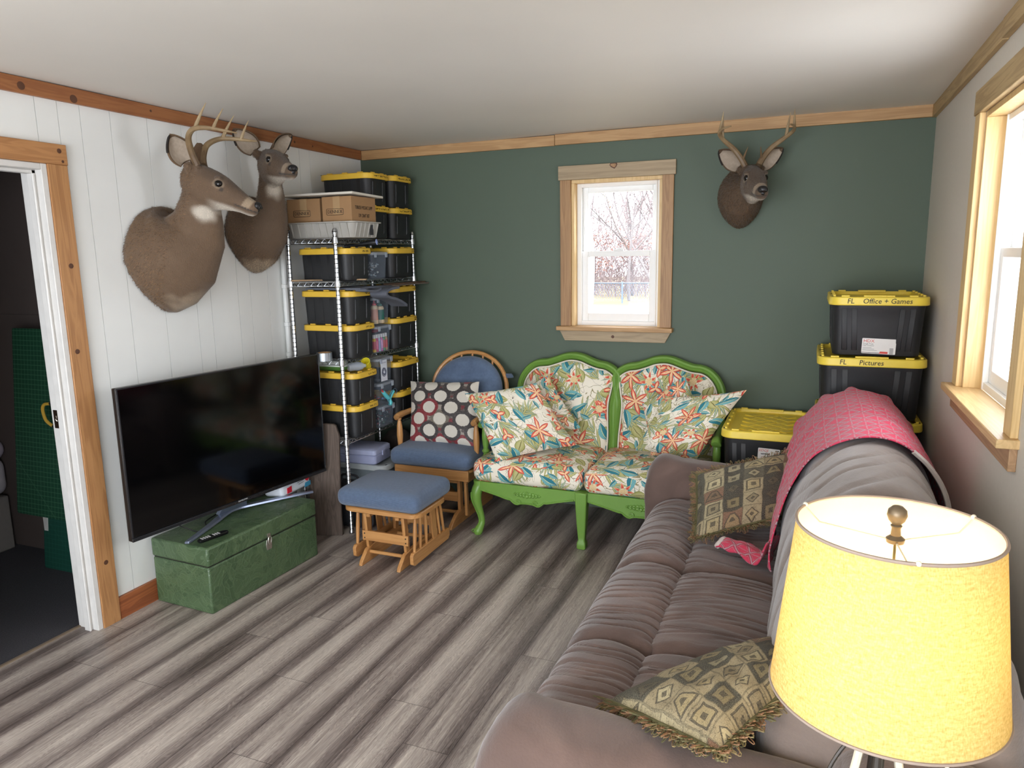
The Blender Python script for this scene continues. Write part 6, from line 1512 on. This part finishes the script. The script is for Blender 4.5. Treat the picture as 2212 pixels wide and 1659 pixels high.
bo_ = MB(); bo_.rbox(Vector((3.17, -3.02, 0.34))-SB, (0.36, 0.29, 0.60), 0.07, 10, 0.03, 0.03, None, lambda p: p+Vector((0, 0, 0.008*mnoise.noise(p*8)))); bo_ = bo_.build('arm_back_pad', M['suede'], sf)
pp_ = MB(); pp_.tube([Vector(q)-SB for q in spline([(3.345, -2.92, 0.655), (3.352, -3.02, 0.66), (3.33, -3.13, 0.645), (3.24, -3.168, 0.635), (3.05, -3.172, 0.63)], 6)], 0.006, 6); pp_.build('piping', M['suede_worn'], bo_)
b_ = MB(); b_.box(Vector((2.80, -1.95, 0.17))-SB, (1.0, 2.2, 0.28)); b_.box(Vector((2.80, -1.95, 0.03))-SB, (0.9, 2.1, 0.06)); b_.build('sofa_base', plain('dark_brown_base_cloth', (52, 42, 38), 0.9), sf, 0.01)
M['thread'] = plain('brown_thread', (92, 74, 68), 0.8)
for (x0, x1, y, z) in ((2.53, 2.84, -2.275, 0.479), (2.53, 2.84, -1.885, 0.479), (2.53, 2.82, -2.52, 0.474)):
    stt = MB()
    for dy in (0, 0.012): stt.tube([Vector((x0+(x1-x0)*i/8, y+dy+0.01*i/8, z-0.006*abs(i-3)/4))-SB for i in range(9)], 0.0009, 4)
    stt.build('stitching', M['thread'], sf)

# pink throw over the far backrest
def throw_mat():
    g = G('pink_fleece_print'); u, v, _ = g.sep(g.uv()); n = g.noise(g.uv(), 16, 2, out=1); nx, ny, _z = g.sep(n)
    S = 0.062; xs = g.m('ADD', g.m('DIVIDE', u, S), g.m('MULTIPLY', nx, 0.25)); ys = g.m('ADD', g.m('DIVIDE', v, S*0.8), g.m('MULTIPLY', ny, 0.25))
    row = g.m('FLOOR', ys); xs = g.m('ADD', xs, g.m('MULTIPLY', g.m('MODULO', g.m('ABSOLUTE', row), 2.0), 0.5))
    fx = g.m('ABSOLUTE', g.m('SUBTRACT', g.m('FRACT', xs), 0.5)); fy = g.m('FRACT', ys)
    e = g.m('ABSOLUTE', g.m('SUBTRACT', g.m('MULTIPLY_ADD', fx, 1.5, 0.12), fy)); l1 = g.m('LESS_THAN', e, 0.085); l2 = g.m('LESS_THAN', fy, 0.10); l3 = g.m('LESS_THAN', g.m('ABSOLUTE', g.m('SUBTRACT', e, 0.26)), 0.03)
    li = g.m('MAXIMUM', g.m('MAXIMUM', l1, g.m('MULTIPLY', l2, 0.6)), g.m('MULTIPLY', l3, 0.5)); tex = g.noise(g.map(g.uv(), (300, 60, 1)), 1.0, 2)
    li = g.m('MULTIPLY', li, g.m('MULTIPLY_ADD', g.step(tex, 0.3, 0.7), 0.5, 0.5))
    pk = g.mix(g.noise(g.uv(), 5, 2), lin((190, 40, 72)), lin((212, 66, 98)))
    col = g.mix(g.m('MULTIPLY', li, 0.95), pk, lin((172, 158, 162))); ln2 = g.m('LESS_THAN', g.m('ABSOLUTE', g.m('SUBTRACT', e, 0.13)), 0.035); col = g.mix(g.m('MULTIPLY', ln2, 0.7), col, lin((104, 52, 66)))
    return g.out(col, 0.95, 0.0, g.bump(g.noise(g.co(), 220, 2), 0.25, 0.002), Sheen_Weight=0.12)
M['throw'] = throw_mat()
bl = thing('blanket', 'pink fleece blanket with grey triangles draped over the sofa back', 'blanket', (3.1, -1.2, 0.47))
LBk = Vector((3.1, -1.2, 0.47))
prof_ = spline([(2.822, 0.485), (2.818, 0.56), (2.838, 0.66), (2.868, 0.765), (2.918, 0.868), (2.978, 0.934), (3.06, 0.980), (3.145, 0.992), (3.225, 0.968), (3.295, 0.905), (3.345, 0.815), (3.362, 0.72), (3.366, 0.62)], 8)
plen = [0.0]
for a, b in zip(prof_[:-1], prof_[1:]): plen.append(plen[-1]+math.hypot(b[0]-a[0], b[1]-a[1]))
NP = len(prof_)
def blk(u, v):   # u along y (0 far .. 1 near), v along the profile (0 seat front .. 1 rear)
    f = v*(NP-1); i = min(int(f), NP-2); w = f-i; x = prof_[i][0]*(1-w)+prof_[i+1][0]*w; z = prof_[i][1]*(1-w)+prof_[i+1][1]*w
    ynear = -1.665-0.10*max(0, 0.38-v)/0.38+0.03*math.sin(v*9)-0.03*max(0, v-0.8)*5
    y = -0.715+(ynear+0.715)*u
    a = prof_[max(i-1, 0)]; b = prof_[min(i+2, NP-1)]; dx, dz = b[0]-a[0], b[1]-a[1]; l_ = math.hypot(dx, dz); nx, nz = -dz/l_, dx/l_
    far = max(0.0, (-0.80-(y))*-1)/0.09 if y > -0.80 else 0.0
    fold = 0.007*mnoise.noise(Vector((y*16+x*2, x*2, z*2)))+0.010*abs(mnoise.noise(Vector((y*7, z*3+x*3, 2.0))))+0.004
    fold += 0.018*min(1, far)*math.sin(v*48+2*mnoise.noise(Vector((v*6, 1, 1))))
    fold *= 1-0.85*u**5
    if v < 0.10: fold += 0.02*(0.10-v)/0.10*mnoise.noise(Vector((y*12, 4, 4)))
    flare = max(0, v-0.72)/0.28
    return Vector((x+nx*fold+0.028*flare*(0.4+0.6*u), y, z+nz*fold-0.02*min(1, far)))-LBk
mb = MB(); mb.grid(110, 100, blk, lambda u, v: (u*0.95, v*plen[-1])); bo = mb.build('blanket_cloth', M['throw'], bl, 0, True, 180)
so = bo.modifiers.new('thick', 'SOLIDIFY'); so.thickness = 0.005; so.offset = 1
trimm = plain('off_white_fleece_edge', (206, 198, 192), 0.9)
mb = MB(); mb.tube([blk(1.0, 0.70+0.30*i/16)+Vector((0.004, 0, 0)) for i in range(17)]+[blk(1.0-i/14, 1.0)+Vector((0.004, 0, 0)) for i in range(1, 15)], 0.009, 6); mb.build('blanket_edge', trimm, bo)
tl = MB()
def tail(u, v):   # loose corner lying on the seat
    c = spline([(2.825, -1.66, 0.56), (2.80, -1.675, 0.50), (2.765, -1.665, 0.488), (2.72, -1.63, 0.500), (2.67, -1.595, 0.495), (2.625, -1.57, 0.487)], 6); f = u*(len(c)-1); i = min(int(f), len(c)-2); w = f-i
    p = Vector(c[i]).lerp(Vector(c[i+1]), w); wd = 0.075*(1-0.45*u)
    return p+Vector((0.35*(v-0.5)*wd*2, (v-0.5)*wd*2, 0.020*math.sin(v*PI)*(1-0.3*u)+0.012*mnoise.noise(Vector((u*6, v*5, 3)))))-LBk
tl.grid(26, 16, tail, lambda u, v: (u*0.25, v*0.15)); tb_ = tl.build('blanket_corner', M['throw'], bl, 0, True, 180); so = tb_.modifiers.new('thick', 'SOLIDIFY'); so.thickness = 0.006; so.offset = 1
mb = MB(); mb.tube([tail(0.98, i/8)+Vector((0, 0, 0.004)) for i in range(9)], 0.011, 6); mb.build('blanket_edge', trimm, tb_)

# tapestry cushions with looped fringe
fr_m = [plain('bronze_fringe', (132, 116, 78), 0.7), plain('olive_fringe', (92, 88, 56), 0.7), plain('rust_fringe', (140, 104, 74), 0.7)]
def fringe(root, P, nrm, edges, seed, n=150, ln=0.035, names='fringe'):
    q = random.Random(seed)
    mbs = [MB(), MB(), MB()]
    c = P(0.5, 0.5, 0)
    for e in edges:
        for k in range(n):
            t_ = (k+q.random())/n
            u, v = {'b': (t_, 0.0), 't': (t_, 1.0), 'l': (0.0, t_), 'r': (1.0, t_)}[e]
            p = P(u, v, 1)*0.5+P(u, v, -1)*0.5; o = (p-c); o -= nrm*o.dot(nrm); o.normalize(); sd = o.cross(nrm).normalized()
            L = ln*q.uniform(0.6, 1.15); up = q.uniform(-0.55, 0.55); s = q.uniform(-0.6, 0.6); w = q.uniform(0.003, 0.008)
            d = (o+nrm*up+sd*s).normalized(); a = p-o*0.004
            pts = [a, a+d*L*0.5+sd*w, a+d*L, a+d*L*0.9-sd*w, a+d*L*0.35-sd*w*0.6]
            mbs[k % 3].tube([tuple(z) for z in spline(pts, 2)], 0.0012, 3, False)
        pts = []
        for k in range(30):
            t_ = k/29; u, v = {'b': (t_, 0.0), 't': (t_, 1.0), 'l': (0.0, t_), 'r': (1.0, t_)}[e]; pts.append(P(u, v, 1)*0.5+P(u, v, -1)*0.5)
        mbs[1].tube(pts, 0.006, 6)
    for mb, m in zip(mbs, fr_m):
        o = mb.build(names, m, root, 0, False); o['kind'] = 'stuff'
GTp = 'tapestry cushions with fringe on the brown sofa'
r_, P, nm = pillow('tapestry_cushion', 'tapestry cushion with fringed edge leaning at the far end of the sofa', 'cushion', [(2.47, -1.20, 0.650), (2.525, -1.590, 0.505), (2.895, -1.360, 0.575), (2.905, -0.985, 0.745)], 0.12, M['tapestry'], GTp, 31, 3, 0.008, 0.46, 0.03)
fringe(r_, P, nm, 'lbtr', 3)
r_, P, nm = pillow('tapestry_cushion', 'tapestry cushion with fringed edge lying against the near arm under the lamp', 'cushion', [(2.50, -2.86, 0.575), (2.790, -3.13, 0.700), (2.925, -2.84, 0.715), (2.885, -2.44, 0.600)], 0.11, M['tapestry'], GTp, 31, 9, 0.010, 0.46, 0.02)
fringe(r_, P, nm, 'lbr', 7, 190, 0.036)

# ---------------------------------------------------------------- lamp on its side table
LP = Vector((3.040, -3.262, 0.0))
st = thing('side_table', 'small round dark wooden side table under the table lamp', 'side table', (LP.x, LP.y-0.075, 0.0))
dw = wood('dark_table_wood', (92, 62, 42), (62, 40, 28), 0, 0.4)
MB().lathe([(0, 0.55), (0.14, 0.55), (0.15, 0.555), (0.15, 0.575), (0.145, 0.58), (0, 0.58)], 32).build('table_top', dw, st)
MB().lathe([(0.03, 0.05), (0.02, 0.2), (0.03, 0.3), (0.02, 0.5), (0.04, 0.55)], 16).build('pedestal', dw, st)
for k in range(3):
    a = 2*PI*k/3+0.5; MB().tube(spline([(0.02*math.cos(a), 0.02*math.sin(a), 0.10), (0.09*math.cos(a), 0.09*math.sin(a), 0.07), (0.14*math.cos(a), 0.14*math.sin(a), 0.014)], 5), 0.014, 8).build('leg', dw, st)
lp = thing('table_lamp', 'lit table lamp with yellow linen drum shade in the foreground', 'lamp', (LP.x, LP.y, 0.582))
def shade_mat():
    g = G('yellow_linen_shade'); v = g.co(); x, y, z = g.sep(v); an = g.m('ARCTAN2', y, x)
    p = g.comb(g.m('MULTIPLY', an, 14.0), g.m('MULTIPLY', z, 260.0)); n1 = g.noise(p, 1.0, 3, 0.5); p2 = g.comb(g.m('MULTIPLY', an, 60.0), g.m('MULTIPLY', z, 150.0)); n2 = g.noise(p2, 1.0, 3)
    f = g.m('ADD', g.m('MULTIPLY', n1, 0.5), g.m('MULTIPLY', n2, 0.5))
    col = g.ramp(f, [(0.3, lin((186, 156, 90))), (0.5, lin((214, 188, 120))), (0.72, lin((234, 212, 152)))])
    df = g.n('ShaderNodeBsdfDiffuse', {'Color': col}).outputs[0]; tr = g.n('ShaderNodeBsdfTranslucent', {'Color': col}).outputs[0]
    m = g.n('ShaderNodeMixShader', {0: 0.27}); g.nt.links.new(df, m.inputs[1]); g.nt.links.new(tr, m.inputs[2])
    return g.surf(m.outputs[0])
rt, rb, zt, zb_ = 0.137, 0.164, 0.650, 0.384
N_ = 72
mb = MB(); mb.grid(N_, 26, lambda u, v: ((rb+(rt-rb)*v)*math.cos(2*PI*u), (rb+(rt-rb)*v)*math.sin(2*PI*u), zb_+(zt-zb_)*v), None, True); shd = mb.build('lamp_shade', shade_mat(), lp)
shin = (lambda g: (lambda a, b, m: (g.nt.links.new(a, m.inputs[1]), g.nt.links.new(b, m.inputs[2]), g.surf(m.outputs[0]))[2])(g.n('ShaderNodeBsdfDiffuse', {'Color': lin((240, 236, 222))}).outputs[0], g.n('ShaderNodeBsdfTranslucent', {'Color': lin((240, 232, 210))}).outputs[0], g.n('ShaderNodeMixShader', {0: 0.55})))(G('white_shade_lining'))
mb = MB(); mb.grid(N_, 4, lambda u, v: ((rb+(rt-rb)*v-0.002)*math.cos(2*PI*u), (rb+(rt-rb)*v-0.002)*math.sin(2*PI*u), zb_+(zt-zb_)*v), None, True); mb.build('shade_lining', shin, shd)
rim_m = plain('taupe_rim_tape', (150, 134, 122), 0.8)
for r, z in ((rt, zt), (rb, zb_)):
    mb = MB(); mb.tube([(r*math.cos(2*PI*k/72), r*math.sin(2*PI*k/72), z) for k in range(73)], 0.0026, 6); mb.build('shade_rim', rim_m, shd)
br = plain('antique_brass', (150, 132, 86), 0.35, 0.8, var=0.05)
sp = MB(); zs_ = zt-0.022
for k in range(3):
    a = 2*PI*k/3+0.62
    sp.tube([(0.008*math.cos(a), 0.008*math.sin(a), zs_), (0.113*math.cos(a), 0.113*math.sin(a), zs_), (rt*math.cos(a), rt*math.sin(a), zt-0.002)], 0.0013, 5); sp.ball((rt*math.cos(a), rt*math.sin(a), zt+0.001), 0.004, 8, 6)
sp.build('spider_fitting', plain('white_enamel_wire', (220, 214, 196), 0.4), shd)
mb = MB(); mb.lathe([(0.0, zs_-0.002), (0.012, zs_-0.002), (0.013, zs_+0.004), (0.007, zs_+0.009), (0.006, zs_+0.020), (0.008, zs_+0.024), (0.006, zs_+0.026), (0.011, zs_+0.032), (0.0138, zs_+0.040), (0.0125, zs_+0.048), (0.007, zs_+0.0535), (0, zs_+0.055)], 18); mb.build('finial', plain('aged_pewter_finial', (118, 104, 84), 0.4, 0.6), lp)
mb = MB()
for s in (-1, 1): mb.tube(spline([(0, 0, zs_), (0.003*s, 0.028*s, zs_-0.02), (0.004*s, 0.038*s, zs_-0.08), (0.004*s, 0.036*s, zs_-0.16), (0.002*s, 0.016*s, zs_-0.205)], 5), 0.0018, 5)
mb.build('harp', br, lp)
mb = MB(); mb.lathe([(0.017, 0.40), (0.019, 0.42), (0.016, 0.46), (0.014, 0.468), (0, 0.468)], 14); mb.build('lamp_socket', br, lp)
bulb = plain('frosted_bulb', (250, 244, 230), 0.4); 
gB = G('glowing_frosted_bulb'); bulb = gB.surf(gB.n('ShaderNodeEmission', {'Color': (1.0, 0.84, 0.58, 1), 'Strength': 52.0}).outputs[0])
mb = MB(); mb.lathe([(0.012, 0.468), (0.014, 0.48), (0.024, 0.505), (0.030, 0.53), (0.027, 0.552), (0.015, 0.568), (0, 0.572)], 18); mb.build('bulb', bulb, lp)
wm = plain('white_painted_rod', (206, 202, 186), 0.45); dkm = plain('dark_bronze_rod', (58, 54, 50), 0.4, 0.5)
mb = MB(); mb.tube([(0, 0, 0.02), (0, 0, 0.40)], 0.009, 12); mb.build('lamp_stem', dkm, lp)
for k, a in enumerate((0.2, 1.7, 3.3, 4.6)):
    mb = MB(); ca, sa = math.cos(a), math.sin(a); mb.tube(spline([(0.018*ca, 0.018*sa, 0.41), (0.018*ca, 0.018*sa, 0.36), (0.034*ca, 0.034*sa, 0.24), (0.06*ca, 0.06*sa, 0.12), (0.075*ca, 0.075*sa, 0.006)], 5), 0.0065, 8); mb.build('base_rod', wm if k % 2 == 0 else dkm, lp)
mb = MB(); mb.lathe([(0, 0.0), (0.085, 0.0), (0.088, 0.006), (0.08, 0.014), (0, 0.018)], 28); mb.build('lamp_base', dkm, lp)
mb = MB(); mb.tube(spline([(0.01, -0.01, 0.34), (0.05, 0.02, 0.33), (0.10, 0.01, 0.26), (0.12, -0.01, 0.12), (0.13, -0.02, 0.008), (0.10, -0.10, 0.006), (0.0, -0.19, 0.004)], 6), 0.003, 6); mb.build('power_cord', wm, lp)
mb = MB(); mb.tube(spline([(-0.01, -0.01, 0.33), (-0.05, -0.03, 0.30), (-0.075, -0.04, 0.24), (-0.06, -0.045, 0.20), (-0.03, -0.03, 0.21)], 6), 0.003, 6); mb.build('pull_cord', dkm, lp)
vs_ = thing('vase', 'pale green vase on the floor between sofa end and right wall', 'vase', (3.395, -3.24, 0.0))
MB().lathe([(0, 0), (0.035, 0.0), (0.045, 0.10), (0.050, 0.35), (0.047, 0.50), (0.03, 0.60), (0.02, 0.64), (0.024, 0.68), (0.018, 0.68)], 24).build('vase_body', plain('pale_green_glaze', (128, 150, 118), 0.3), vs_)
# ---------------------------------------------------------------- the yard outside
gm = (lambda g: g.out(g.mix(g.noise(g.co(), 0.6, 4), lin((96, 84, 56)), lin((122, 108, 76))), 0.9))(G('dry_autumn_grass'))
gr = MB(); gr.grid(30, 30, lambda u, v: (-30+60*u, 0.6+50*v, -0.45+0.30*v+0.12*mnoise.noise(Vector((u*14, v*12, 0))))); 
go = gr.build('ground_yard', gm); go['kind'] = 'structure'
bark = plain('grey_bark', (96, 90, 90), 0.9, var=0.2, scale=20); birch = plain('white_birch_bark', (150, 148, 146), 0.8, var=0.15, scale=6); brush = plain('mauve_twig_bark', (112, 98, 98), 0.9)
leafm = [plain('yellow_autumn_leaf', (150, 116, 60), 0.7), plain('russet_autumn_leaf', (124, 90, 80), 0.7)]
def tree(name, label, loc, h, r, m, seed, leaf=None, lean=0.0, lv=4, nleaf=160, cat='tree'):
    q = random.Random(seed); t = thing(name, label, cat, loc, 0, 'bare trees beyond the yard fence'); mb = MB(); tips = []
    def grow(p, d, L, r0, k):
        pts = [p]; dd = Vector(d)
        for i in range(4):
            dd = (dd+Vector((q.uniform(-.16, .16), q.uniform(-.16, .16), q.uniform(-.02, .14)))).normalized(); pts.append(pts[-1]+dd*L/4)
        mb.tube(pts, [r0*(1-0.12*i) for i in range(5)], 5 if k < 2 else 3, False)
        if k >= lv: tips.append(pts[-1]); return
        for _ in range(3 if k else 4):
            b = pts[q.randint(2, 4)]; e = Vector((q.uniform(-1, 1), q.uniform(-1, 1), q.uniform(0.1, 0.9))).normalized()
            grow(b, (dd*0.5+e*0.8).normalized(), L*q.uniform(0.5, 0.75), r0*0.52, k+1)
    grow(Vector((0, 0, -0.1)), Vector((lean, 0, 1)).normalized(), h*0.45, r, 0)
    mb.build('trunk', m, t)
    if leaf is not None and tips:
        lf = MB()
        for _ in range(nleaf):
            c = q.choice(tips)+Vector((q.gauss(0, .16), q.gauss(0, .16), q.gauss(0, .16))); a = Vector((q.uniform(-1, 1), q.uniform(-1, 1), q.uniform(-1, 1))).normalized()*0.06; b = a.orthogonal().normalized()*0.035
            lf.add([c-a, c+b, c+a, c-b], [(0, 1, 2, 3)])
        lo = lf.build('foliage', leafm[leaf], t, 0, False); lo['kind'] = 'stuff'
    return t
tl_ = [('birch_tree', 'white birch trunk at left in the back window', (-5.15, 23.5, -0.4), 10, 0.13, birch, None, 0.03), ('bare_tree', 'bare forked tree in the middle of the back window', (-3.95, 25, -0.4), 9, 0.07, bark, None, 0.0), ('bare_tree', 'bare tree with yellow leaves behind the forked one', (-4.5, 28, -0.4), 10, 0.075, bark, 0, -0.03),
       ('bare_tree', 'bare leaning tree at the right in the back window', (-2.6, 25.5, -0.4), 9, 0.06, bark, None, -0.45), ('bare_tree', 'bare tree far left beyond the fence', (-6.6, 29, -0.4), 10, 0.075, bark, 0, 0.12), ('bare_tree', 'bare russet leaved tree far right beyond the fence', (-3.0, 30, -0.4), 10, 0.075, bark, 1, 0.0),
       ('bare_tree', 'distant bare tree behind the birch', (-6.0, 33, -0.4), 11, 0.08, bark, 1, 0.0), ('bare_tree', 'distant bare tree behind the middle one', (-4.2, 34, -0.4), 11, 0.08, bark, 0, 0.0)]
for i, (n_, lb, lc, h, r, m, lf, ln) in enumerate(tl_): tree(n_, lb, lc, h, r, m, 40+i, lf, ln)
q = random.Random(77)
bs = [(-6.6+0.42*i+q.uniform(-.15, .15), 25.6+q.uniform(-0.4, 2.2)) for i in range(12)]
for i, (x, y) in enumerate(bs):
    t = tree('thicket_shrub', f'mauve twiggy thicket beyond the wire fence', (x, y, -0.3), 3.0, 0.03, brush, 100+i, 1, 0.0, 4, 110, 'shrub'); t['group'] = 'thicket beyond the fence'
fn = thing('wire_fence', 'grey wire fence across the yard seen through the back window', 'fence', (-4.0, 24.0, -0.24)); fm_ = plain('galvanised_fence_wire', (92, 106, 124), 0.5, 0.3)
fw = MB()
for k in range(-36, 37): 
    fw.tube([(k*0.11, 0, 0.0), (k*0.11+0.35, 0, 0.68)], 0.006, 3, False); fw.tube([(k*0.11, 0, 0.0), (k*0.11-0.35, 0, 0.68)], 0.006, 3, False)
fw.build('fence_mesh', fm_, fn)
for x in (-3.4, -1.7, 0.0, 1.7, 3.4): MB().tube([(x, 0, -0.2), (x, 0, 0.75)], 0.035, 8).build('fence_post', fm_, fn)
MB().tube([(-4.0, 0, 0.70), (4.0, 0, 0.70)], 0.025, 6).build('top_rail', fm_, fn)

bw = MB(); q = random.Random(9)
for _ in range(3000):
    y = q.uniform(26, 37); x = q.uniform(-0.774-0.297*(y-8)-1, 0.458-0.197*(y-8)+0.8); z = -0.3+q.random()**1.5*4.2; L = q.uniform(0.5, 1.7); a = q.gauss(0, 0.7)
    d = Vector((math.sin(a), q.uniform(-.2, .2), abs(math.cos(a)))).normalized()*L; m_ = Vector((x, y, z))
    bw.tube([m_, m_+d*0.5+Vector((q.uniform(-.06, .06), 0, 0)), m_+d], [0.012, 0.009, 0.004], 3, False)
bw = bw.build('brushwood', brush, None, 0, False); tag(bw, 'mauve brushwood behind the fence outside the window', 'brushwood', None, 'stuff')

# collapse: a thing with one single mesh needs no Empty above it
for r in [o for o in list(COL.objects) if o.type == 'EMPTY' and o.parent is None and len(o.children) == 1]:
    c = r.children[0]; nm = r.name
    for k in ('label', 'category', 'group', 'kind'):
        if k in r: c[k] = r[k]
    loc, rot = r.location.copy(), r.rotation_euler.copy(); cr = c.rotation_euler.copy(); c.parent = None
    c.matrix_world = Matrix.LocRotScale(loc, rot, None) @ Matrix.LocRotScale(c.location.copy(), cr, None)
    bpy.data.objects.remove(r); c.name = nm
